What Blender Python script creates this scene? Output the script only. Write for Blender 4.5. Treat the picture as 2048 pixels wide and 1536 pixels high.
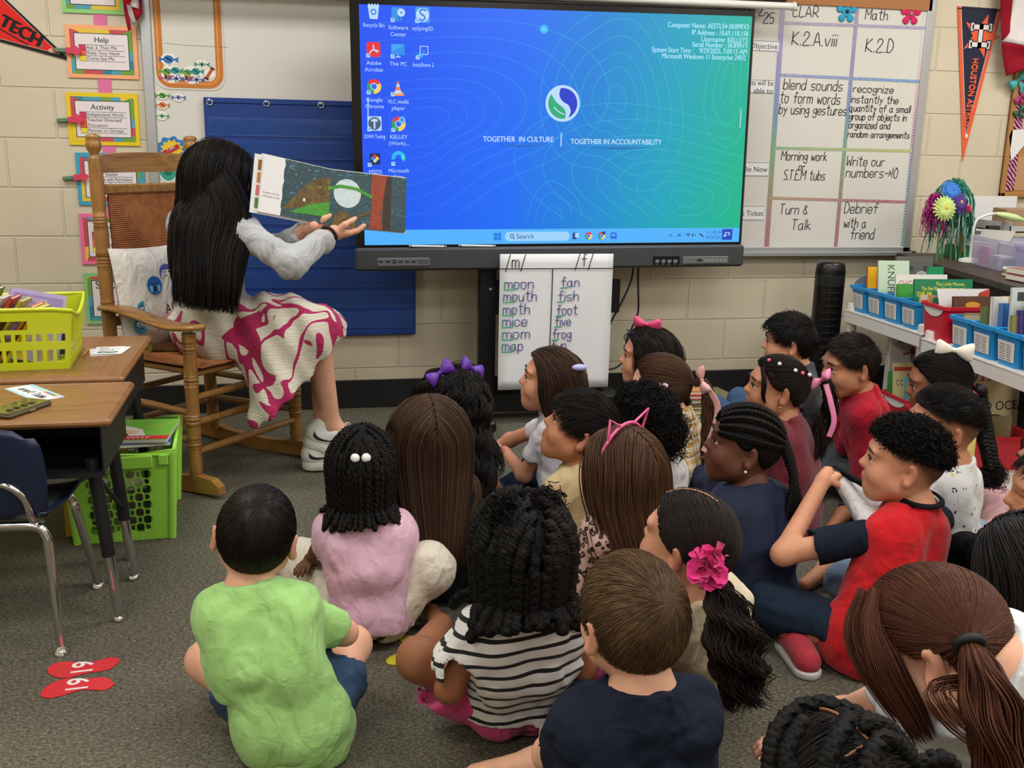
import bpy, math, random
import numpy as np
from mathutils import Vector, Matrix
from mathutils.bvhtree import BVHTree
for _o in list(bpy.data.objects): bpy.data.objects.remove(_o)
SC = bpy.context.scene; COL = SC.collection
random.seed(7); RNG = np.random.default_rng(7)
# ---------------------------------------------------------------- camera (wall plane is y = 0, floor z = 0, metres)
CF = np.array((.20720, .95075, -.23049)); 
def _nrm(v): v = np.asarray(v, float); return v/np.linalg.norm(v)
CF = _nrm(CF); _r0 = _nrm(np.cross(CF, (0, 0, 1))); _u0 = np.cross(_r0, CF); _ro = .0205737
CR = _r0*math.cos(_ro)+_u0*math.sin(_ro); CU = -_r0*math.sin(_ro)+_u0*math.cos(_ro)
CO = np.array((0, -4.68098, 1.22608)); FPX = 2036.53
cam = bpy.data.cameras.new('camera'); cam.sensor_width = 36; cam.lens = FPX/2048*36; cam.clip_start = .02
co = bpy.data.objects.new('camera', cam); COL.objects.link(co)
co.matrix_world = Matrix(((CR[0], CU[0], -CF[0], CO[0]), (CR[1], CU[1], -CF[1], CO[1]), (CR[2], CU[2], -CF[2], CO[2]), (0, 0, 0, 1)))
SC.camera = co
# ---------------------------------------------------------------- world, ceiling lights, exposure
wd = bpy.data.worlds.new('world'); SC.world = wd; wd.use_nodes = True
wd.node_tree.nodes['Background'].inputs[0].default_value = (.9, .95, 1, 1); wd.node_tree.nodes['Background'].inputs[1].default_value = .05
SC.view_settings.view_transform = 'Standard'; SC.view_settings.look = 'None'; SC.view_settings.gamma = 1; SC.view_settings.exposure = 0
ROOM = dict(x0=-2.3, x1=4.35, y0=-7.2, y1=0, z1=2.75)
PANELS = [(-1.0, -1.35), (1.4, -1.35), (3.4, -1.35), (-1.0, -3.5), (1.4, -3.5), (3.4, -3.5), (-1.0, -5.7), (1.4, -5.7), (3.4, -5.7)]
LIGHT_W = 27
for (x, y) in PANELS:
    l = bpy.data.lights.new('troffer_light', 'AREA'); l.shape = 'RECTANGLE'; l.size = 1.16; l.size_y = .56; l.energy = LIGHT_W
    l.color = (1, .985, .96)
    o = bpy.data.objects.new('troffer_light', l); COL.objects.link(o); o.location = (x, y, 2.715)
# ---------------------------------------------------------------- points from the calibrated view
def _d(x, y): return CF+CR*(x-1024)/FPX+CU*(768-y)/FPX
def atz(x, y, z): k = _d(x, y); return CO+k*(z-CO[2])/k[2]
def aty(x, y, Y): k = _d(x, y); return CO+k*(Y-CO[1])/k[1]
def atd(x, y, t): return CO+_d(x, y)*t
def pxof(P):
    v = np.asarray(P, float)-CO; z = v@CF; return (1024+FPX*(v@CR)/z, 768-FPX*(v@CU)/z, z)
# ---------------------------------------------------------------- materials
def lin(c):
    if isinstance(c, str):
        c = c.lstrip('#'); c = [int(c[i:i+2], 16)/255 for i in (0, 2, 4)]
        c = [v/12.92 if v <= .04045 else ((v+.055)/1.055)**2.4 for v in c]
    return (c[0], c[1], c[2], 1)
MATS = {}
class NT:
    def __init__(s, m): s.t = m.node_tree; s.n = s.t.nodes; s.b = s.n['Principled BSDF']
    def new(s, ty, **k):
        n = s.n.new(ty)
        for a, v in k.items():
            if a.startswith('i_'): n.inputs[int(a[2:]) if a[2:].isdigit() else a[2:].replace('_', ' ')].default_value = v
            else: setattr(n, a, v)
        return n
    def l(s, a, b): s.t.links.new(a, b)
    def co(s, scale=(1, 1, 1), loc=(0, 0, 0), rot=(0, 0, 0)):
        c = s.new('ShaderNodeTexCoord'); m = s.new('ShaderNodeMapping'); m.inputs['Scale'].default_value = scale; m.inputs['Location'].default_value = loc
        m.inputs['Rotation'].default_value = rot; s.l(c.outputs['Object'], m.inputs[0]); return m.outputs[0]
    def noise(s, vec, scale, detail=2, rough=.5, dist=0):
        n = s.new('ShaderNodeTexNoise'); n.inputs['Scale'].default_value = scale; n.inputs['Detail'].default_value = detail
        n.inputs['Roughness'].default_value = rough; n.inputs['Distortion'].default_value = dist
        if vec is not None: s.l(vec, n.inputs['Vector'])
        return n.outputs['Fac']
    def ramp(s, fac, stops, interp='LINEAR'):
        r = s.new('ShaderNodeValToRGB'); r.color_ramp.interpolation = interp; e = r.color_ramp.elements
        while len(e) < len(stops): e.new(.5)
        for i, (p, c) in enumerate(stops): e[i].position = p; e[i].color = lin(c)
        s.l(fac, r.inputs[0]); return r.outputs[0]
    def mix(s, fac, a, b, mode='MIX'):
        m = s.new('ShaderNodeMix', data_type='RGBA', blend_type=mode)
        for v, i in ((fac, 0), (a, 6), (b, 7)):
            if hasattr(v, 'is_linked'): s.l(v, m.inputs[i])
            else: m.inputs[i].default_value = v if i == 0 else lin(v)
        return m.outputs[2]
    def math(s, op, a, b=0, c=0):
        m = s.new('ShaderNodeMath', operation=op)
        for v, i in ((a, 0), (b, 1), (c, 2)):
            if hasattr(v, 'is_linked'): s.l(v, m.inputs[i])
            else: m.inputs[i].default_value = v
        return m.outputs[0]
    def sep(s, vec): n = s.new('ShaderNodeSeparateXYZ'); s.l(vec, n.inputs[0]); return n.outputs
    def bump(s, h, strength=.3, dist=.01):
        b = s.new('ShaderNodeBump'); b.inputs['Strength'].default_value = strength; b.inputs['Distance'].default_value = dist
        s.l(h, b.inputs['Height']); s.l(b.outputs[0], s.b.inputs['Normal'])
    def col(s, c): s.l(c, s.b.inputs['Base Color'])
def mat(name, col='#808080', rough=.6, metal=0, spec=.4, emit=0, bump=None, vary=None, sheen=0, trans=0, alpha=1, coat=0):
    if name in MATS: return MATS[name]
    m = bpy.data.materials.new(name); m.use_nodes = True; t = NT(m); b = t.b; MATS[name] = m
    b.inputs['Base Color'].default_value = lin(col); b.inputs['Roughness'].default_value = rough; b.inputs['Metallic'].default_value = metal
    b.inputs['Specular IOR Level'].default_value = spec
    m.diffuse_color = lin(col)
    if emit: b.inputs['Emission Color'].default_value = lin(col); b.inputs['Emission Strength'].default_value = emit; b.inputs['Base Color'].default_value = (.01, .01, .01, 1)
    if sheen: b.inputs['Sheen Weight'].default_value = sheen; b.inputs['Sheen Roughness'].default_value = .5
    if trans: b.inputs['Transmission Weight'].default_value = trans; b.inputs['IOR'].default_value = 1.2
    if alpha < 1: b.inputs['Alpha'].default_value = alpha
    if coat: b.inputs['Coat Weight'].default_value = coat; b.inputs['Coat Roughness'].default_value = .15
    if vary:
        c = lin(col); k = vary[1]; f = t.noise(t.co(), vary[0], 4)
        t.col(t.ramp(f, [(.3, [v*(1-k) for v in c[:3]]), (.7, [min(1, v*(1+k)) for v in c[:3]])]))
    if bump: t.bump(t.noise(t.co(), bump[0], 3), bump[1], .004)
    return m
def cloth(name, col, bump=1.0, vary=.08, rough=.9, scale=900):
    if name in MATS: return MATS[name]
    m = mat(name, col, rough, spec=.15, sheen=.15 if sum(lin(col)[:3]) > .3 else 0); t = NT(m); v = t.co(); c = lin(col)[:3]
    f = t.noise(v, 9, 4); t.col(t.ramp(f, [(.3, [x*(1-vary) for x in c]), (.7, [min(1, x*(1+vary)) for x in c])]))
    w = t.math('ABSOLUTE', t.math('SUBTRACT', t.noise(t.co((1, 1, .6)), 9, 2, .5, 1.2), .5)); h = t.math('ADD', t.math('ADD', t.math('MULTIPLY', t.noise(v, scale, 1), .05), t.math('MULTIPLY', t.noise(v, 26, 3, .55, .8), .5)), t.math('MULTIPLY', w, -2.2)); t.bump(h, .55*min(bump, 1.4), .014)
    return m
# ---------------------------------------------------------------- objects
def tag(o, label=None, cat=None, group=None, kind=None):
    for k, v in (('label', label), ('category', cat), ('group', group), ('kind', kind)):
        if v: o[k] = v
    return o
def thing(name, label, cat, loc=(0, 0, 0), rz=0, group=None):
    o = bpy.data.objects.new(name, None); COL.objects.link(o); o.location = [float(v) for v in loc]; o.rotation_euler = (0, 0, rz); o.empty_display_size = .05
    return tag(o, label, cat, group)
def ob(name, V, Fa, mats, parent=None, mi=None, smooth=False, world=False, attrs=None):
    V = np.asarray(V, np.float32).reshape(-1, 3)
    if world and parent is not None:
        b = parent
        off = np.zeros(3)
        while b is not None: off += np.array(b.location); b = b.parent
        V = V-off.astype(np.float32)
    me = bpy.data.meshes.new(name)
    if isinstance(Fa, np.ndarray) and Fa.ndim == 2:
        n, k = Fa.shape; me.vertices.add(len(V)); me.vertices.foreach_set('co', V.ravel()); me.loops.add(n*k); me.polygons.add(n)
        me.loops.foreach_set('vertex_index', Fa.astype(np.int32).ravel()); me.polygons.foreach_set('loop_start', np.arange(0, n*k, k, dtype=np.int32))
        me.polygons.foreach_set('loop_total', np.full(n, k, np.int32)); me.update(calc_edges=True)
    else: me.from_pydata(V.tolist(), [], [tuple(int(i) for i in f) for f in Fa]); me.update()
    for m in (mats if isinstance(mats, (list, tuple)) else [mats]): me.materials.append(m)
    if mi is not None: me.polygons.foreach_set('material_index', np.asarray(mi, np.int32))
    if smooth is True: me.polygons.foreach_set('use_smooth', np.ones(len(me.polygons), bool))
    elif smooth is not False: me.polygons.foreach_set('use_smooth', np.asarray(smooth, bool))
    for k, a in (attrs or {}).items():
        at = me.attributes.new(k, 'FLOAT', 'POINT'); at.data.foreach_set('value', np.asarray(a, np.float32))
    me.validate(); o = bpy.data.objects.new(name, me); COL.objects.link(o)
    if parent is not None: o.parent = parent
    return o
def dup(root, loc=None, rz=None, label=None, group=None):
    r = root.copy(); COL.objects.link(r)
    if loc is not None: r.location = loc
    if rz is not None: r.rotation_euler = (0, 0, rz)
    if label: r['label'] = label
    if group: r['group'] = group
    for c in list(root.children):
        d = c.copy(); COL.objects.link(d); d.parent = r
        for g in list(c.children): e = g.copy(); COL.objects.link(e); e.parent = d
    return r
def frame(F, U=(0, 0, 1)):
    F = _nrm(F); R = _nrm(np.cross(F, U)); return R, F, np.cross(R, F)
class MB:
    """collects shapes into ONE mesh; M maps the shapes' own frame to the mesh frame"""
    def __init__(s): s.V = []; s.F = []; s.I = []; s.S = []; s.n = 0; s.m = 0; s.M = None
    def add(s, V, Fa, smooth=False, m=None):
        V = np.asarray(V, float).reshape(-1, 3)
        if s.M is not None: V = V@np.asarray(s.M)[:3, :3].T+np.asarray(s.M)[:3, 3]
        s.V.append(V)
        for f in Fa: s.F.append(tuple(int(i)+s.n for i in f)); s.I.append(s.m if m is None else m); s.S.append(smooth)
        s.n += len(V); return s
    def box(s, c, d, b=0, m=None, top=None):
        """box centred at c of size d; b = edge bevel; top = scale of the upper face"""
        x, y, z = np.array(d)/2; c = np.array(c, float); tx = top or 1
        if not b:
            V = [(-x, -y, -z), (x, -y, -z), (x, y, -z), (-x, y, -z), (-x*tx, -y*tx, z), (x*tx, -y*tx, z), (x*tx, y*tx, z), (-x*tx, y*tx, z)]
            return s.add(np.array(V)+c, [(0, 3, 2, 1), (4, 5, 6, 7), (0, 1, 5, 4), (1, 2, 6, 5), (2, 3, 7, 6), (3, 0, 4, 7)], m=m)
        b = min(b, x*.99, y*.99, z*.99); V = []; idx = {}
        for sx in (-1, 1):
            for sy in (-1, 1):
                for sz in (-1, 1):
                    k = tx if sz > 0 else 1
                    for a in range(3):
                        p = np.array([sx*(x-b), sy*(y-b), sz*(z-b)]); p[a] += (sx, sy, sz)[a]*b; p[0] *= k; p[1] *= k; idx[sx, sy, sz, a] = len(V); V.append(p+c)
        Fa = []
        for a in range(3):
            u, v = [(1, 2), (2, 0), (0, 1)][a]
            for sg in (-1, 1):
                q = []
                for su, sv in ((-1, -1), (1, -1), (1, 1), (-1, 1)):
                    t = [0]*3; t[a] = sg; t[u] = su; t[v] = sv; q.append(idx[tuple(t)+(a,)])
                Fa.append(q if sg > 0 else q[::-1])
            for su in (-1, 1):
                for sv in (-1, 1):
                    t0 = [0]*3; t1 = [0]*3; t0[u] = t1[u] = su; t0[v] = t1[v] = sv; t0[a] = -1; t1[a] = 1
                    q = [idx[tuple(t0)+(u,)], idx[tuple(t1)+(u,)], idx[tuple(t1)+(v,)], idx[tuple(t0)+(v,)]]
                    Fa.append(q if su*sv < 0 else q[::-1])
        for k in [(i, j, l) for i in (-1, 1) for j in (-1, 1) for l in (-1, 1)]:
            q = [idx[k+(a,)] for a in range(3)]; Fa.append(q if k[0]*k[1]*k[2] > 0 else q[::-1])
        return s.add(V, Fa, m=m)
    def cyl(s, a, b, r, r2=None, n=16, m=None, caps=True):
        return s.tube([a, b], [r, r if r2 is None else r2], n, m, caps)
    def tube(s, P, r, n=8, m=None, caps=True, closed=False, flat=None):
        P = np.array(P, float); k = len(P); r = np.full(k, r) if np.isscalar(r) else np.array(r, float)
        T = np.gradient(P, axis=0) if not closed else np.roll(P, -1, 0)-np.roll(P, 1, 0); T /= np.linalg.norm(T, axis=1)[:, None]+1e-12
        ref = np.array((0, 0, 1.)) if abs(T[0, 2]) < .9 else np.array((1., 0, 0)); A = np.cross(T[0], ref); A /= np.linalg.norm(A); V = []
        for i in range(k):
            A = A-T[i]*(A@T[i]); A /= np.linalg.norm(A)+1e-12; B = np.cross(T[i], A)
            for j in range(n):
                w = 2*math.pi*j/n; V.append(P[i]+r[i]*(A*math.cos(w)*(flat or 1)+B*math.sin(w)))
        Fa = [(i*n+j, i*n+(j+1) % n, ((i+1) % k)*n+(j+1) % n, ((i+1) % k)*n+j) for i in range(k if closed else k-1) for j in range(n)]
        s.add(V, Fa, True, m)
        if caps and not closed:
            s.add(V[:n], [list(range(n))[::-1]], False, m); s.add(V[-n:], [list(range(n))], False, m)
        return s
    def lathe(s, prof, a=(0, 0, 0), ax=(0, 0, 1), n=24, m=None):
        """prof: (radius, height) pairs along ax"""
        a = np.array(a, float); ax = _nrm(ax); A = _nrm(np.cross(ax, (0, 0, 1) if abs(ax[2]) < .9 else (1, 0, 0))); B = np.cross(ax, A); k = len(prof)
        V = [a+ax*h+r*(A*math.cos(2*math.pi*j/n)+B*math.sin(2*math.pi*j/n)) for r, h in prof for j in range(n)]
        Fa = [(i*n+j, i*n+(j+1) % n, (i+1)*n+(j+1) % n, (i+1)*n+j) for i in range(k-1) for j in range(n)]
        s.add(V, Fa, True, m); s.add(V[:n], [list(range(n))[::-1]], False, m); s.add(V[-n:], [list(range(n))], False, m); return s
    def ball(s, c, r, n=12, m=None):
        c = np.array(c, float); r = np.full(3, r) if np.isscalar(r) else np.array(r, float); V = [c+(0, 0, -r[2])]; k = n//2
        for i in range(1, k):
            t = math.pi*i/k-math.pi/2
            for j in range(n): V.append(c+r*np.array((math.cos(t)*math.cos(2*math.pi*j/n), math.cos(t)*math.sin(2*math.pi*j/n), math.sin(t))))
        V.append(c+(0, 0, r[2])); Fa = [(0, 1+(j+1) % n, 1+j) for j in range(n)]
        for i in range(k-2): Fa += [(1+i*n+j, 1+i*n+(j+1) % n, 1+(i+1)*n+(j+1) % n, 1+(i+1)*n+j) for j in range(n)]
        e = len(V)-1; Fa += [(e, e-n+j, e-n+(j+1) % n) for j in range(n)]; return s.add(V, Fa, True, m)
    def prism(s, pts, o, ux, uy, depth, m=None):
        """polygon pts (u,v) on plane o,ux,uy, extruded by depth along ux x uy"""
        o, ux, uy = (np.array(v, float) for v in (o, ux, uy)); nn = _nrm(np.cross(ux, uy)); A = [o+ux*p[0]+uy*p[1] for p in pts]; k = len(A)
        V = A+[p+nn*depth for p in A]; Fa = [list(range(k))[::-1], list(range(k, 2*k))]+[(i, (i+1) % k, k+(i+1) % k, k+i) for i in range(k)]
        return s.add(V, Fa, m=m)
    def build(s, name, mats, parent=None, world=False):
        return ob(name, np.concatenate(s.V), s.F, mats, parent, s.I, s.S, world)
# ---------------------------------------------------------------- flat print: lettering and drawing on a surface
_TX = {}
def text2d(t):
    if t not in _TX:
        c = bpy.data.curves.new('t', 'FONT'); c.body = t; c.size = 1; c.resolution_u = 3; o = bpy.data.objects.new('t', c); COL.objects.link(o)
        bpy.context.view_layer.update(); me = bpy.data.meshes.new_from_object(o.evaluated_get(bpy.context.evaluated_depsgraph_get()))
        V = np.array([v.co[:2] for v in me.vertices]).reshape(-1, 2); Fa = [tuple(p.vertices) for p in me.polygons]
        bpy.data.objects.remove(o); bpy.data.curves.remove(c); bpy.data.meshes.remove(me)
        w = V[:, 0].max() if len(V) else 0
        _TX[t] = (V, Fa, w)
    return _TX[t]
class Flat:
    """print on a plane: o origin, ux / uy unit axes (metres); later layers lie .3 mm above earlier ones"""
    def __init__(s, o, ux, uy, step=.0003):
        s.o, s.ux, s.uy = (np.array(v, float) for v in (o, ux, uy)); s.nn = _nrm(np.cross(s.ux, s.uy)); s.mb = MB(); s.mats = []; s.k = 1; s.step = step
    def mi(s, m):
        if m not in s.mats: s.mats.append(m)
        return s.mats.index(m)
    def raw(s, V2, Fa, m, up=0):
        V2 = np.asarray(V2, float).reshape(-1, 2); h = (s.k+up)*s.step; s.mb.add(s.o+V2[:, :1]*s.ux+V2[:, 1:]*s.uy+s.nn*h, Fa, m=s.mi(m)); return s
    def up(s): s.k += 1; return s
    def poly(s, pts, m, up=0):
        a = sum(pts[i][0]*pts[(i+1) % len(pts)][1]-pts[(i+1) % len(pts)][0]*pts[i][1] for i in range(len(pts)))
        return s.raw(pts if a > 0 else pts[::-1], [list(range(len(pts)))], m, up)
    def rect(s, x0, y0, x1, y1, m, up=0): return s.poly([(x0, y0), (x1, y0), (x1, y1), (x0, y1)], m, up)
    def disc(s, x, y, r, m, up=0, ry=None, n=28, rot=0, a0=0, a1=2*math.pi):
        ry = ry or r; c, sn = math.cos(rot), math.sin(rot); P = []
        full = a1-a0 > 6.28
        for i in range(n if full else n+1):
            w = a0+(a1-a0)*i/n; u, v = r*math.cos(w), ry*math.sin(w); P.append((x+u*c-v*sn, y+u*sn+v*c))
        if not full: P.append((x, y))
        return s.poly(P, m, up)
    def ring(s, x, y, r0, r1, m, up=0, a0=0, a1=2*math.pi, n=36):
        V = []; 
        for i in range(n+1):
            w = a0+(a1-a0)*i/n; V += [(x+r0*math.cos(w), y+r0*math.sin(w)), (x+r1*math.cos(w), y+r1*math.sin(w))]
        return s.raw(V, [(2*i, 2*i+1, 2*i+3, 2*i+2) for i in range(n)], m, up)
    def line(s, P, w, m, up=0):
        P = np.array(P, float); P = P[np.r_[True, np.linalg.norm(np.diff(P, axis=0), axis=1) > 1e-7]]
        if len(P) < 2: return s.disc(P[0, 0], P[0, 1], w*.7, m, up, n=8)
        T = np.gradient(P, axis=0); T /= np.linalg.norm(T, axis=1)[:, None]+1e-12; N = np.c_[-T[:, 1], T[:, 0]]*w/2
        P[0] -= T[0]*w/3; P[-1] += T[-1]*w/3
        V = np.empty((2*len(P), 2)); V[0::2] = P-N; V[1::2] = P+N
        return s.raw(V, [(2*i, 2*i+2, 2*i+3, 2*i+1) for i in range(len(P)-1)], m, up)
    def text(s, t, x, y, size, m, align='l', up=0, wmax=None, rot=0):
        V, Fa, w = text2d(t)
        if not len(V): return s
        kx = size if not wmax or w*size < wmax else wmax/w
        x0 = {'l': 0, 'c': -w*kx/2, 'r': -w*kx}[align]; U = V*(kx, size)+(x0, 0); c, sn = math.cos(rot), math.sin(rot)
        return s.raw(np.c_[x+U[:, 0]*c-U[:, 1]*sn, y+U[:, 0]*sn+U[:, 1]*c], Fa, m, up)
    def bold(s, t, x, y, size, m, b=.0015, n=3, **k):
        for i in range(n): s.text(t, x+(i-(n-1)/2)*b, y+(i % 2)*b*.4, size, m, up=k.get('up0', 0)+.15*i, **{a: v for a, v in k.items() if a != 'up0'})
        return s
    def hand(s, t, x, y, size, w, m, up=0, sp=1.0, wmax=None, slant=0, rise=0):
        """handwriting in single marker strokes; size = height of a capital"""
        U = []; px = 0
        for ch in t:
            g = STROKES.get(ch)
            if g is None: px += .42; continue
            wd_ = 0
            for st in g:
                a = np.array(st, float); U.append(smooth(a)*(.1, .1)+(px, 0)); wd_ = max(wd_, a[:, 0].max()*.1)
            px += wd_+.17*sp
        k = size*10/7.
        kx = k if not wmax or px*k < wmax else wmax/px
        for i, a in enumerate(U):
            b = a*(kx, k); b[:, 0] += slant*b[:, 1]; b[:, 1] += rise*b[:, 0]
            s.line(b+(x, y-.2*k), w, m, up)
        return s
    def build(s, name, parent=None, world=False): return s.mb.build(name, s.mats, parent, world)
def smooth(a, n=5):
    if len(a) < 3: return a
    P = np.vstack([2*a[0]-a[1], a, 2*a[-1]-a[-2]]); out = []
    for i in range(1, len(P)-2):
        for t in np.linspace(0, 1, n, endpoint=False):
            p0, p1, p2, p3 = P[i-1:i+3]; out.append(.5*(2*p1+(p2-p0)*t+(2*p0-5*p1+4*p2-p3)*t*t+(3*p1-p0-3*p2+p3)*t**3))
    out.append(a[-1]); return np.array(out)
# pen strokes on a 10-high grid: baseline 2, x-height 6, capitals 9
_S = '''a 46 26 05 03 12 32 45,46 43 52|b 09 02,04 16 36 45 43 32 12 03|c 45 36 16 05 03 12 32 43|d 46 26 05 03 12 32 44,49 42
e 04 44 45 36 16 05 03 12 32 43|f 48 39 28 22,06 46|g 46 26 05 04 13 33 45,46 41 30 10 01|h 09 02,04 16 36 45 42|i 06 02,08 08|j 26 21 10 01,28 28
k 09 02,36 04,14 42|l 09 02|m 06 02,05 16 26 35 32,35 46 56 65 62|n 06 02,05 16 36 45 42|o 26 06 03 12 32 45 36 26|p 06 00,05 16 36 45 43 32 12 03
q 46 26 05 03 12 32 45,46 40 51|r 06 02,05 16 36|s 46 16 05 14 34 43 32 02|t 29 23 32 42,07 47|u 06 03 12 32 44,46 42|v 06 22 46|w 06 12 25 42 56
x 06 42,46 02|y 06 24,46 10|z 06 46 02 42|A 02 29 52,14 44|D 02 09 29 47 44 22 02|E 49 09 02 42,06 36|K 09 02,49 05 52|L 09 02 42|M 02 09 35 69 62
R 02 09 39 47 35 05,15 52|S 49 19 07 16 35 43 32 02|T 09 59,29 22|W 09 12 36 52 69|0 29 06 12 32 46 38 19|1 09 02|2 07 19 39 47 02 52|5 49 09 06 36 44 32 02
. 02 02|, 13 01|/ 00 49|& 43 22 03 05 37 28 17 42|> 05 65,47 65 43|H 09 02,49 42,05 45|y 06 24,46 10|G 48 19 06 03 12 32 44 24'''
STROKES = {}
for _e in _S.replace('\n', '|').split('|'):
    if len(_e) > 2: STROKES[_e[0]] = [[(int(p[0]), int(p[1])) for p in st.split()] for st in _e[2:].split(',')]
# ================================================================ the room
def struct(o, label=None): o['kind'] = 'structure'; return o
def wallmat():
    m = mat('painted_block', '#c9c1b0', .55, spec=.3); t = NT(m); s = t.sep(t.co()); c = t.new('ShaderNodeCombineXYZ')
    t.l(t.math('ADD', s[0], .135), c.inputs[0]); t.l(t.math('ADD', s[2], -.187+.4064*6), c.inputs[1])
    b = t.new('ShaderNodeTexBrick', offset=.5, offset_frequency=2); t.l(c.outputs[0], b.inputs['Vector'])
    for k, v in (('Scale', 1), ('Mortar Size', .0055), ('Mortar Smooth', .5), ('Bias', 0), ('Brick Width', .4064), ('Row Height', .2032)): b.inputs[k].default_value = v
    v = t.co(); t.col(t.ramp(t.noise(v, 2.2, 5), [(.3, '#c9bea6'), (.7, '#d3c9b2')]))
    h = t.math('ADD', t.math('MULTIPLY', b.outputs['Fac'], -1.0), t.math('MULTIPLY', t.noise(v, 85, 4, .6), .22)); t.bump(h, .75, .006); return m
WALL = wallmat(); R_ = ROOM
def carpet():
    m = mat('carpet', '#5d574b', .95, spec=.1); t = NT(m); v = t.co(); n1 = t.noise(v, 260, 2, .7); n2 = t.noise(v, 2.5, 3)
    n1 = t.noise(v, 130, 3, .8); c = t.ramp(n1, [(.30, '#2a2721'), (.42, '#5c574c'), (.50, '#8c8474'), (.57, '#6c6f62'), (.64, '#a89e8a'), (.76, '#d6ccb6')])
    st = t.noise(t.co((90, 240, 90)), 1, 2, .7); c = t.mix(t.ramp(st, [(.42, '#000000'), (.62, '#ffffff')]), c, '#55554c'); c = t.mix(.25, c, t.ramp(n2, [(.3, '#6c6458'), (.7, '#8a8272')]), 'OVERLAY'); t.col(c); t.bump(t.math('ADD', n1, t.math('MULTIPLY', st, .7)), .9, .006); return m
mb = MB(); mb.box(((R_['x0']+R_['x1'])/2, R_['y0']/2, -.05), (R_['x1']-R_['x0']+.2, -R_['y0']+.2, .1)); struct(mb.build('floor', carpet()))
mb = MB(); mb.box(((R_['x0']+R_['x1'])/2, R_['y0']/2, R_['z1']+.05), (R_['x1']-R_['x0']+.2, -R_['y0']+.2, .1)); struct(mb.build('ceiling', mat('ceiling_tile', '#e6e4dd', .9, bump=(60, .3))))
for n, c, d in (('wall_back', (1.02, .05, R_['z1']/2), (R_['x1']-R_['x0']+.2, .1, R_['z1'])), ('wall_left', (R_['x0']-.05, -3.6, R_['z1']/2), (.1, 7.2, R_['z1'])), ('wall_right', (R_['x1']+.05, -3.6, R_['z1']/2), (.1, 7.2, R_['z1'])), ('wall_front', (1.02, R_['y0']-.05, R_['z1']/2), (R_['x1']-R_['x0']+.2, .1, R_['z1']))):
    mb = MB(); mb.box(c, d); struct(mb.build(n, WALL))
mb = MB(); mb.box((1.02, -.006, .067), (R_['x1']-R_['x0'], .012, .134), .003); struct(mb.build('baseboard_back', mat('black_rubber', '#1c1b1c', .45)))
for i, (x, y) in enumerate(PANELS):
    t_ = thing('ceiling_light', 'flat white ceiling light panel above the classroom', 'ceiling light', (x, y, 2.75), group='ceiling light panels')
    mb = MB(); mb.box((0, 0, -.008), (1.22, .62, .016), .003); mb.build('frame', mat('white_metal', '#e8e8e6', .4), t_)
    mb = MB(); mb.box((0, 0, -.019), (1.16, .56, .006)); mb.build('diffuser', mat('light_diffuser', '#fff7ea', .5, emit=2.5), t_)
# ---------------------------------------------------------------- whiteboard
ALU = mat('brushed_aluminium', '#b9bcc0', .38, .7)
def W(px, py): p = aty(px, py, -.012); return np.array((p[0], p[2]))
wb0, wb1, wz0, wz1 = -.59, 3.075, .712, 1.98
wbo = thing('whiteboard', 'long aluminium framed whiteboard across the back wall', 'whiteboard', ((wb0+wb1)/2, 0, wz0)); cx = (wb0+wb1)/2
wm = mat('whiteboard_enamel', '#d4d2cc', .22, spec=.5)
mb = MB(); mb.box((0, -.006, (wz1-wz0)/2), (wb1-wb0-.02, .010, wz1-wz0-.02)); mb.build('writing_surface', wm, wbo)
mb = MB()
for x in (wb0+.022-cx, wb1-.022-cx): mb.box((x, -.010, (wz1-wz0)/2), (.044, .020, wz1-wz0), .004)
mb.box((0, -.010, .02), (wb1-wb0, .02, .04), .004); mb.box((0, -.010, wz1-wz0-.02), (wb1-wb0, .02, .04), .004); mb.build('frame', ALU, wbo)
tx0, tx1 = .63-cx, wb1-.02-cx; mb = MB(); mb.box(((tx0+tx1)/2, -.045, .004), (tx1-tx0, .055, .008), .002); mb.box(((tx0+tx1)/2, -.072, .010), (tx1-tx0, .006, .02), .002); mb.build('marker_tray', ALU, wbo)
mb = MB(); mb.box((wb1-cx-.012, -.047, .006), (.028, .066, .034), .006); mb.build('tray_end_cap', mat('black_plastic', '#191a1c', .4), wbo)
mb = MB(); mb.box((wb1-cx-.5, -.013, wz1-wz0-.065), (.95, .014, .06)); mb.build('cork_rail', mat('cork', '#a9744a', .9, bump=(200, .4)), wbo)
INK = mat('black_marker_ink', '#35333a', .5); CYL = mat('black_print', '#232327', .5)
def glitter(name, stops, z0, z1, axis=2):
    if name in MATS: return MATS[name]
    m = mat(name, '#888888', .3, .3); t = NT(m); s = t.sep(t.co()); f = t.math('DIVIDE', t.math('SUBTRACT', s[axis], z0), z1-z0); c = t.ramp(f, stops)
    n = t.noise(t.co(), 420, 1); t.col(t.mix(t.math('MULTIPLY', t.ramp(n, [(.45, '#000000'), (.62, '#ffffff')]), .75), c, '#d8d6e0')); return m
wl = Flat((0, -.0115, 0), (1, 0, 0), (0, 0, 1))
GV = glitter('rainbow_glitter_tape', [(0, '#b04a6a'), (.2, '#8a7a3a'), (.35, '#4a9a4a'), (.55, '#3a78b8'), (.75, '#7a6ab8'), (1, '#8a8498')], (.78-wz0), (1.93-wz0))
GH = {k: glitter('glitter_tape_'+k, [(0, a), (1, b)], 2.05-cx, 3.02-cx, 0) for k, a, b in (('violet', '#8a80b0', '#7a9ad0'), ('blue', '#8078b8', '#4a90d0'), ('green', '#48a070', '#b8c050'), ('red', '#a09a50', '#c04068'), ('grey', '#8a8494', '#9a90c0'))}
def tape(a, b, w, m, up=0): wl.line([W(*a), W(*b)], w, m, up)
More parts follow.
